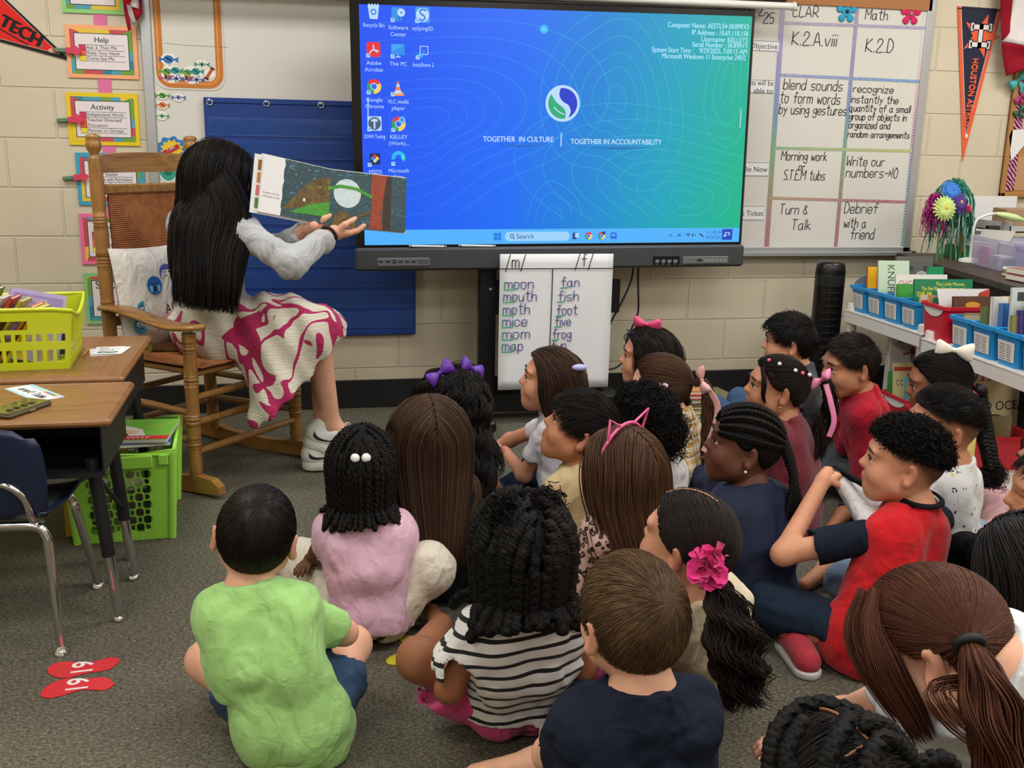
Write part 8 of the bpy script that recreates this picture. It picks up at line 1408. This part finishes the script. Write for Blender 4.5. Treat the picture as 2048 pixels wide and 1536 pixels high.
# 13 maroon ribbed, pink ribbon ponytail
mar = mat('maroon_rib_knit', '#6c1a28', .85, sheen=.2); t = NT(mar); wv = t.new('ShaderNodeTexWave', bands_direction='DIAGONAL'); wv.inputs['Scale'].default_value = 60; wv.inputs['Distortion'].default_value = .6; t.l(t.co((1, 1, .15)), wv.inputs[0]); t.bump(wv.outputs['Fac'], .5, .004)
P = kid('maroon', 'girl in a maroon ribbed outfit with pink ribbon ponytail', 1556, 766, .505, (-74, 8, 0), -52, lean=.08, skin='tan', eyes=True, shirt=dict(m=mar, sl=1.9), pants=dict(m=mar), arms={-1: (Z3(1555, 925, .2), Z3(1500, 905, .12)), 1: (Z3(1500, 880, .2), Z3(1470, 880, .14))})
hd = P.hd; tie = hd.p(-.005, -.115, .045); put_hair(P, pulled(P, tie, 4200, r=.0011)+[bundle([tie, tie+np.array((.03, -.02, -.01)), tie+np.array((.035, -.03, -.1)), tie+np.array((.0, -.05, -.22))], 300, (.012, .025, .012), wave=.004, freq=3), bundle([hd.p(-.05, .07, .07), hd.p(-.075, .06, .03), hd.p(-.078, .055, -.01), hd.p(-.078, .045, -.03)], 60, (.006, .008, .004), r=.001)], HDB)
bow(P.root, 'hair_bow', tie+np.array((.0, -.03, .012)), np.array((.2, -.6, .5)), (.5, 0, .8), .04, mat('pink_satin', '#d87ea4', .35), tails=0); mb = MB(); mb.tube(smooth(np.array([tie+np.array((.01, -.04, .0)), tie+np.array((.02, -.06, -.05)), tie+np.array((.03, -.075, -.11)), tie+np.array((.018, -.075, -.16))])), .010, 8, flat=.2); mb.build('ribbon_tail', mat('pink_satin', '#d87ea4', .35), P.root, True); [MB().ball(hd.p(*p_), .0065, 10).build('hair_bead', (mat('white_bead', '#dedede', .15), mat('pink_bead', '#d85a8c', .2))[i % 2], P.root, True) for i, p_ in enumerate(((-.05, .02, .088), (-.03, .05, .09), (-.06, -.03, .078), (-.052, -.055, .072), (-.04, -.08, .068)))]
mb = MB(); mb.tube([hd.p(-.083, -.004+.006*math.cos(w), -.045+.006*math.sin(w)) for w in np.linspace(0, 6.28, 11)[:-1]], .0013, 6, closed=True); mb.build('earring', mat('gold', '#c8a050', .2, 1), P.root, True)
# 14 red polo, chin on hands
w14 = Z3(1668, 812, .335); P = kid('redpolo', 'boy in a long sleeved red polo resting chin on hands', 1700, 722, .535, (-86, -6, 0), -72, lean=.12, skin='tan', eyes=True, shirt=dict(m=cloth('red_pique', '#b01c30', 1.2), sl=1.75, band=True, name='polo_shirt'), pants=dict(m=cloth('grey_denim', '#50555a', 1)), arms={-1: (Z3(1692, 888, .19), w14), 1: (Z3(1660, 860, .2), Z3(1655, 800, .34))}, hands=[hand(w14, (-.35, .15, .85), (-.3, .9, .2), -1, .9, .78), hand(Z3(1655, 803, .34), (.2, -.3, .85), (.3, -.9, .1), 1, .9, .78)], knees={-1: Z3(1660, 905, .10), 1: Z3(1600, 850, .12)})
put_hair(P, short_hair(P, HDB, 8500, .026, crown=(.0, -.55, .8), lift=.012, r=.0009, thick=.007, topdir=(-.1, .6, .5), side_len=.35, wave=.3), HDB)
# 15 yellow shirt, white bow, braid
P = kid('yellow', 'girl in a yellow top with a white bow and long braid', 1878, 757, .535, (-62, -8, 0), -50, lean=.02, skin='brown', eyes=True, shirt=S('#cdb868', 'yellow_cotton', sl=.7), pants=dict(m=DKD)); hd = P.hd; tie = hd.p(.02, -.11, -.03)
pth = [tie, Z3(1958, 800, .46), Z3(1972, 850, .36), Z3(1984, 905, .24), Z3(1990, 945, .15)]; pth = [tie]+[atd(x, y, pxof(tie)[2]+dd) for x, y, dd in ((1954, 795, .02), (1966, 850, .01), (1978, 905, 0), (1984, 938, 0))]; end = pth[-1]
put_hair(P, pulled(P, tie, 4000, r=.0011)+[braid(pth, .019, 3, 7, 90, .016, .75), frizz(np.array([end+np.array((.004, 0, -.025))+RNG.normal(size=3)*.010 for _ in range(60)]), 700, .05, .0010)], HKB); bow(P.root, 'hair_bow', hd.p(-.015, -.045, .108), hd.F*-.75+np.array((.2, -.2, -.2)), (.1, 0, 1), .052, mat('ivory_satin', '#dcd6c8', .6)); mb = MB(); mb.tube([tie+.016*(np.array((math.cos(w), math.sin(w)*.6, math.sin(w)*.7))) for w in np.linspace(0, 6.28, 15)[:-1]], .005, 8, closed=True); mb.build('hair_tie', mat('magenta_elastic', '#cf3a8c', .5), P.root, True); mb = MB(); mb.ball(end, (.013, .013, .008), 10); mb.build('braid_tie', mat('red_elastic', '#b82440', .5), P.root, True)
# 16 fade haircut, white printed shirt
pr = mat('printed_white_cotton', '#cfcfd0', .9, sheen=.1); t = NT(pr); v = t.co(); vo = t.new('ShaderNodeTexVoronoi', feature='F1'); vo.inputs['Scale'].default_value = 30; vo.inputs['Randomness'].default_value = .55; t.l(v, vo.inputs['Vector']); rg2 = t.math('MULTIPLY', t.math('LESS_THAN', t.math('ABSOLUTE', t.math('SUBTRACT', vo.outputs['Distance'], .20)), .05), t.math('GREATER_THAN', t.noise(v, 70, 1), .5)); sc_ = t.sep(vo.outputs['Color']); t.col(t.mix(rg2, t.ramp(t.noise(v, 9, 4), [(.3, '#c6c8ca'), (.7, '#d8d8d8')]), t.ramp(sc_[0], [(0, '#2a2c30'), (.62, '#2a2c30'), (.65, '#c8c070')], 'CONSTANT'))); t.bump(t.noise(v, 22, 3, .55, .6), .35, .012)
P = kid('fade', 'boy with a skin fade haircut in a white printed shirt', 1888, 842, .53, (-72, 2, 0), -40, lean=.0, skin='tan', stub=.62, shirt=dict(m=pr, sl=.8, wr=.006), pants=dict(m=cloth('pale_denim', '#6f809c', 1))); hl = ([0, .55, .95, 1.3, 1.6, 2.2, 3.15], [.58, .5, .42, .34, .30, .12, .02])
put_hair(P, short_hair(P, HKB, 7000, .034, crown=(-.4, .6, .5), lift=.014, r=.0010, thick=.008, line=hl, topdir=(.2, -.9, .3), wave=.9), HKB)
# 17 red tee pulling his collar
hgr = Z3(1652, 968, .40); dcol = pxof(hgr)[2]; hgr = atd(1646, 962, 2.62); e17 = atd(1566, 1108, 2.50); P = kid('redtee', 'boy in red T-shirt with navy sleeves stretching his collar', 1812, 912, .515, (-60, 6, 0), -28, lean=-.01, sway=.0, skin='light', s=1.02, hk=1.0, fat=1.0, eyes=-1, stub=.80, shirt=dict(m=cloth('red_cotton', '#bf1b22', 1.4), sm=cloth('navy_cotton', '#161d2c', 1.2), sl=.72, hem=.006, wr=.006, extra=[]), pants=dict(m=NVP), arms={-1: (e17, hgr), 1: (atd(1893, 1045, 2.72), atd(1862, 972, 2.80))}, hands=[hand(hgr, (.85, .2, .25), (.35, .1, -.9), -1, 1.25, .82, .9), hand(atd(1862, 975, 2.80), (-.5, .5, .4), (-.4, .8, 0), 1, .8, .8)], knees={-1: Z3(1530, 1205, .12), 1: Z3(1900, 1180, .12)}, feet={-1: (Z3(1585, 1262, .06), Z3(1606, 1306, .04)), 1: (Z3(1700, 1230, .06), Z3(1650, 1220, .04))}, pel=tuple(Z3(1735, 1275, .06)[:2]), shoes=dict(m=cloth('red_grey_shoe', '#a83440', 1), sole='#c8c4c0', only=(-1,)))
hd = P.hd; hl = ([0, .55, .95, 1.3, 1.6, 2.2, 3.15], [.54, .50, .38, .28, .24, .10, .0]); q = roots(hd, 3000, hl); put_hair(P, [capmesh(hd, .010, hl, .010)]+short_hair(P, HKB, 5000, .016, crown=(.2, -.2, .9), lift=.008, r=.0009, thick=.008, line=hl, wave=1.0)+[frizz(hd.wld(q*np.array((1.10, 1.09, 1.11))), 3800, .026, .0010)], HKC)
g1 = hgr+np.array((.055, .01, .012)); nb = P.N+np.array((0, 0, .030)); ring_ = [nb+.060*(P.R*math.cos(w)+P.F*math.sin(w))+np.array((0, 0, .008*math.sin(w))) for w in np.linspace(math.pi*1.06, math.pi*1.94, 10)]; lo_ = [P.N+P.F*.07+P.R*-.02-np.array((0, 0, .06)), P.N+P.F*.06+P.R*.06-np.array((0, 0, .05))]
mb = MB(); mb.tube(smooth(np.array([g1]+[ring_[0]]+ring_[1:]+[nb+P.R*.060+P.F*.03, nb+P.F*.088-P.R*.03, g1+np.array((.0, .03, .012))]), 4), .0075, 8, flat=.5); mb.build('collar_band', cloth('black_rib', '#121318', 1), P.root, True)
V, Q = sdf_mesh([cap(P.sh[-1]+P.F*.02, g1-np.array((0, 0, .012)), .034, .008, .02), cap(P.N+P.F*.05-np.array((0, 0, .07)), g1-np.array((0, 0, .012)), .05, .008, .03), cap(P.N+P.F*.06-np.array((0, 0, .10)), g1-np.array((.0, 0, .03)), .05, .010, .03)], .005, wrinkle(.004, 9)); ob('stretched_front', V, Q, cloth('white_raglan', '#cfcbcc', 1.2), P.root, smooth=True, world=True)
# 18 face at the right edge
P = kid('edge', 'girl in a pink striped top at the right edge', 2122, 926, .53, (-80, 0, 0), -70, lean=.12, skin='tan', eyes=True, shirt=dict(m=(lambda m: m)(mat('pink_stripe_cotton', '#cf9c9c', .85)), sl=1.6), pants=dict(m=cloth('pink_trousers', '#c99aa0', 1.2), t=.012), knees={-1: Z3(1990, 1000, .10)})
t = NT(MATS['pink_stripe_cotton']); wv = t.new('ShaderNodeTexWave', bands_direction='Z'); wv.inputs['Scale'].default_value = 30; t.l(t.co(), wv.inputs[0]); t.col(t.ramp(wv.outputs['Fac'], [(.4, '#cf9496'), (.6, '#dcc4c0')])); put_hair(P, long_hair(P, HKB, 3000, .05, back=1.3), HKB)
# 19 black top, head beyond the frame
P = kid('blacktop', 'child in black top and pale jeans cut by right edge', 2118, 978, .55, (-60, 0, 0), -38, arms={-1: (Z3(1932, 1105, .21), Z3(1890, 1150, .11))}, pel=tuple(Z3(2015, 1190, .06)[:2]), skin='tan', s=1.0, shirt=dict(m=cloth('black_fleece', '#101014', 1.4), sl=1.8, t=.02, wr=.008), pants=dict(m=cloth('pale_denim', '#6f809c', 1)), knees={-1: Z3(1905, 1165, .10)}, feet={-1: (Z3(1980, 1160, .05), Z3(1990, 1150, .04))}); put_hair(P, short_hair(P, HKB, 2500, .03), HKB)
# 20 long dark hair, teal shirt
tl_ = mat('teal_tie_dye', '#3aa4a8', .85); t = NT(tl_); n_ = t.noise(t.co(), 26, 3); t.col(t.ramp(n_, [(.3, '#2f98a0'), (.6, '#45b0b0'), (.70, '#52b8a8'), (.74, '#a8c860')])); t.bump(t.noise(t.co(), 22, 3), .4, .012)
P = kid('teal', 'girl with long black hair in a turquoise top', 2072, 1130, .515, (-50, -8, 0), -30, lean=.02, skin='fair', shirt=dict(m=tl_, sl=.7), pants=dict(m=DKD)); put_hair(P, long_hair(P, HKB, 5500, .15, off=.015, r=.0012, wave=.05, wfreq=8, back=.5), HKB)
# 25 pink flower ponytail
P = kid('flower', 'girl in a cream top with pink flower on her ponytail', 1384, 1070, .482, (-40, 12, 0), -22, lean=.02, skin='light', shirt=S('#cfc0a4', 'cream_jersey', sl=1.85, hem=.05), pants=dict(m=DKD), pel=tuple(Z3(1400, 1340, .06)[:2])); hd = P.hd; tie = atd(1424, 1158, pxof(hd.p(0, -.09, 0))[2]-.035)
pn_ = [tie]+[atd(x, y, pxof(tie)[2]+dd) for x, y, dd in ((1440, 1200, -.035), (1458, 1270, -.06), (1472, 1340, -.055), (1484, 1392, -.045))]
put_hair(P, pulled(P, tie, 5500, r=.0011)+[bundle(pn_, 520, (.014, .047, .030), wave=.006, freq=4, r=.0014, S=30), bundle([p+np.array((.012, -.005, .0)) for p in pn_], 160, (.01, .056, .042), wave=.011, freq=4, r=.0010, S=30)], HDB); mb = MB(); FP = cloth('hot_pink_chiffon', '#d2347c', .6); rg3 = np.random.default_rng(4); fc = atd(1420, 1132, pxof(tie)[2]-.03)
for i in range(26):
    dd = norm_(rg3.normal(size=3)+np.array((0, -1.2, .2))); A_ = _nrm(np.cross(dd, rg3.normal(size=3))); B_ = np.cross(dd, A_); n5 = 10; r5 = .020*(.7+.5*rg3.random()); base = fc+dd*.012*rg3.random()+A_*.016*rg3.normal()+B_*.010*rg3.normal(); V = [base]+[base+(A_*math.cos(w)+B_*math.sin(w))*r5*(1+.15*math.sin(3*w))+dd*(.010+.006*math.sin(4*w+i)) for w in np.linspace(0, 6.28, n5+1)[:-1]]; mb.add(V, [(0, 1+j, 1+(j+1) % n5) for j in range(n5)], True)
mb.ball(fc, .016, 8); mb.build('fabric_flower', FP, P.root, True); mb = MB(); mb.tube(smooth(np.array([hd.o+(_nrm(np.array(q_))*(hd.rad+.0085))@hd.M for q_ in ((-.1, .72, .7), (-.02, .4, .92), (.03, .0, 1), (.05, -.3, .95))]), 6), .0016, 6, flat=.6); mb.build('hair_parting', bpy.data.materials['skin_light'], P.root, True)
# 24 striped top, thick twists
stp = mat('striped_jersey', '#d6d4d4', .85, sheen=.1); t = NT(stp); s_ = t.sep(t.co()); n_ = t.noise(t.co(), 5, 2); f_ = t.math('FRACT', t.math('MULTIPLY', t.math('ADD', t.math('ADD', s_[2], t.math('MULTIPLY', s_[0], -.10)), t.math('MULTIPLY', n_, .012)), 34)); t.col(t.mix(t.math('LESS_THAN', f_, .30), '#d8d6d6', '#141418')); t.bump(t.noise(t.co(), 22, 3), .3, .012)
P = kid('striped', 'girl in black and white striped top with thick black twists', 1045, 1088, .475, (-4, 8, 0), -6, lean=-.0, skin='brown', s=.98, shirt=dict(m=stp, sl=.42, flare=.022, hem=.062, wr=.006), pants=dict(m=cloth('bright_pink_cotton', '#c8447c', 1.5), len=.62, name='shorts', t=.016), knees={-1: Z3(838, 1318, .185), 1: Z3(1200, 1260, .15)}, feet={-1: (Z3(880, 1250, .05), Z3(860, 1220, .04)), 1: (Z3(1120, 1240, .05), Z3(1060, 1240, .04))}, pel=tuple(Z3(1030, 1415, .06)[:2]), fat=.82)
hd = P.hd; puffs = [hd.p(-.045, -.02, .095), hd.p(.035, -.01, .098)]; put_hair(P, [capmesh(hd, .014, wob=.004)]+twists(P, 110, .050, r=.0085, curl=.0056, freq=13, off=.020, spread=.75, part=.12, S=60, grav=.6)+[frizz(np.array([p+RNG.normal(size=3)*.010 for p in puffs for _ in range(60)]), 1500, .045, .0011), frizz(hd.wld(roots(hd, 2000)*np.array((1.28, 1.22, 1.14))), 500, .03, .0007)], HKC); [MB().ball(p-hd.F*.02+hd.U*.004, .006, 10).build('hair_bobble', mat('white_bead', '#dedede', .15), P.root, True) for p in puffs]
# 23 navy tee, light brown hair
P = kid('navy', 'boy with light brown hair in a plain navy T-shirt', 1270, 1222, .515, (-8, 4, -3), -4, lean=-.02, skin='fair', s=1.06, hk=1.02, knees={-1: Z3(1170, 1420, .12), 1: Z3(1350, 1420, .12)}, arms='fwd', shirt=dict(m=cloth('dark_navy_cotton', '#1a2030', 1.4), sl=.7, band=True, hem=.006), pants=dict(m=NVP), fat=1.02)
put_hair(P, short_hair(P, HLB, 12000, .034, crown=(.22, -.72, .55), r=.0008, lift=.005, thick=.007, S=7, swirl=.7), HLB)
# 21 auburn ponytail, white shirt
e21, w21 = Z3(1752, 1415, .20), Z3(1632, 1424, .17); P = kid('auburn', 'girl with auburn ponytail in white T-shirt, nearest at right', 1868, 1258, .565, (-42, -20, 0), -36, nk=.0, Nof=(0, -.055, -.030), knees={-1: Z3(1800, 1500, .10), 1: Z3(1970, 1430, .10)}, feet={-1: (Z3(1810, 1450, .05), Z3(1850, 1440, .04)), 1: (Z3(1850, 1450, .05), Z3(1800, 1440, .04))}, skin='fair', s=1.04, hk=1.04, shirt=S('#d4d6da', 'white_cotton', sl=.62, hem=.006, wr=.006), pants=dict(m=DKD), arms={-1: (e21, w21), 1: (Z3(1660, 1440, .15), Z3(1592, 1500, .12))}, hands=[hand(w21, (-.75, .1, -.42), (-.1, .1, -.95), -1, .55, .92, .5, .25), hand(Z3(1594, 1502, .125), (-.75, .45, .15), (0, .2, -1), 1, .6, .88, .4, .2)], pel=tuple(Z3(1870, 1500, .08)[:2]), fat=1.0)
hd = P.hd; tie = atd(1938, 1285, pxof(hd.p(0, -.11, -.01))[2]-.03); zt = pxof(tie)[2]; pn_ = [tie]+[atd(x, y, zt+dd) for x, y, dd in ((1958, 1335, -.03), (1985, 1410, -.05), (2005, 1490, -.06), (2010, 1570, -.06))]
put_hair(P, pulled(P, tie, 8000, r=.0010)+[bundle(pn_, 900, (.012, .040, .034), wave=.004, freq=2, r=.0012, S=28), bundle([hd.p(.0, -.10, -.06), atd(1890, 1370, zt-.03), atd(1905, 1430, zt-.05), atd(1960, 1480, zt-.06)], 26, (.010, .012, .006), r=.0010)]+[bundle([hd.p(-.04, .05, .092), hd.p(-.07, .055, .055), hd.p(-.087, .045, .01), hd.p(-.088, .03, -.04), hd.p(-.083, .02, -.085)], 420, (.008, .024, .016), r=.0010, flat=.5), bundle([hd.p(-.02, .075, .085), hd.p(-.055, .085, .05), hd.p(-.078, .07, .01), hd.p(-.083, .055, -.03), hd.p(-.08, .045, -.06)], 260, (.008, .018, .010), r=.0010, flat=.5)], HAU); mb = MB(); ax_ = _nrm(pn_[1]-pn_[0]); A_ = _nrm(np.cross(ax_, (0, 1, 0))); B_ = np.cross(ax_, A_); mb.tube([tie+ax_*.004+.0165*(A_*math.cos(w)+B_*math.sin(w)) for w in np.linspace(0, 6.28, 17)[:-1]], .0065, 8, closed=True); mb.build('hair_tie', mat('black_elastic', '#121214', .6), P.root, True)
# 22 flat twists at the bottom edge
P = kid('twist', 'girl with flat twisted black hair, nearest at bottom edge', 1676, 1580, .50, (-14, -6, 0), -8, lean=.02, skin='brown', shirt=dict(m=cloth('plum_cotton', '#2a2230', 1), sl=.7), pants=dict(m=DKD)); hd = P.hd; br = []
def arc(pts): return [hd.wld(_nrm(np.array(p))[None])[0]+(hd.wld(_nrm(np.array(p))[None])[0]-hd.o)*.10 for p in pts]
for pts, w_ in ((((-.95, .1, .1), (-.85, .35, .5), (-.55, .5, .75), (-.1, .5, .9), (.3, .35, .95)), .011), (((-.98, -.1, .0), (-.95, -.1, .35), (-.8, .1, .6), (-.4, .2, .9)), .010), (((.35, .5, .8), (.6, .3, .75), (.8, .0, .6), (.95, -.2, .4)), .010), (((-.8, -.5, .1), (-.7, -.4, .55), (-.4, -.3, .85), (0, -.15, 1)), .011), (((.1, -.3, .95), (.5, -.3, .85), (.8, -.4, .5), (.95, -.35, .3)), .011), (((-.5, -.8, .2), (-.4, -.75, .5), (-.1, -.6, .8), (.3, -.5, .85), (.7, -.6, .5)), .011)): br.append(braid(arc(pts), w_*.8, 2, 9, 80, w_*.85, .9))
pe_ = hd.p(.085, -.03, .03); br.append(braid([pe_, pe_+hd.R*.04+hd.U*.006, pe_+hd.R*.065-hd.U*.01, pe_+hd.R*.07-hd.U*.04], .009, 2, 4, 40, .009, .7)); pw_ = hd.p(-.08, .03, .0); br.append(braid([pw_, pw_-hd.R*.03+hd.U*.0, pw_-hd.R*.04-hd.U*.05, pw_-hd.R*.03-hd.U*.10], .009, 2, 5, 50, .009, .7))
put_hair(P, [capmesh(hd, .005)]+pulled(P, hd.p(.09, -.02, .03), 2500, r=.0010, box=lambda q: q[:, 0] > .05)+pulled(P, hd.p(-.085, .02, .02), 2500, r=.0010, box=lambda q: q[:, 0] < -.05)+br, HKC)
mb = MB()
for pts in (((.05, .75, .6), (.04, .4, .93), (.03, 0, 1.02), (.02, -.45, .92)), ((-.9, -.25, .25), (-.5, -.45, .75), (.0, -.5, .88), (.4, -.55, .7))): A = smooth(np.array([hd.o+(_nrm(np.array(p))*(hd.rad+.0065))@hd.M for p in pts]), 6); mb.tube(A, .0022, 6, flat=.6)
mb.build('hair_parting', bpy.data.materials['skin_brown'], P.root, True)
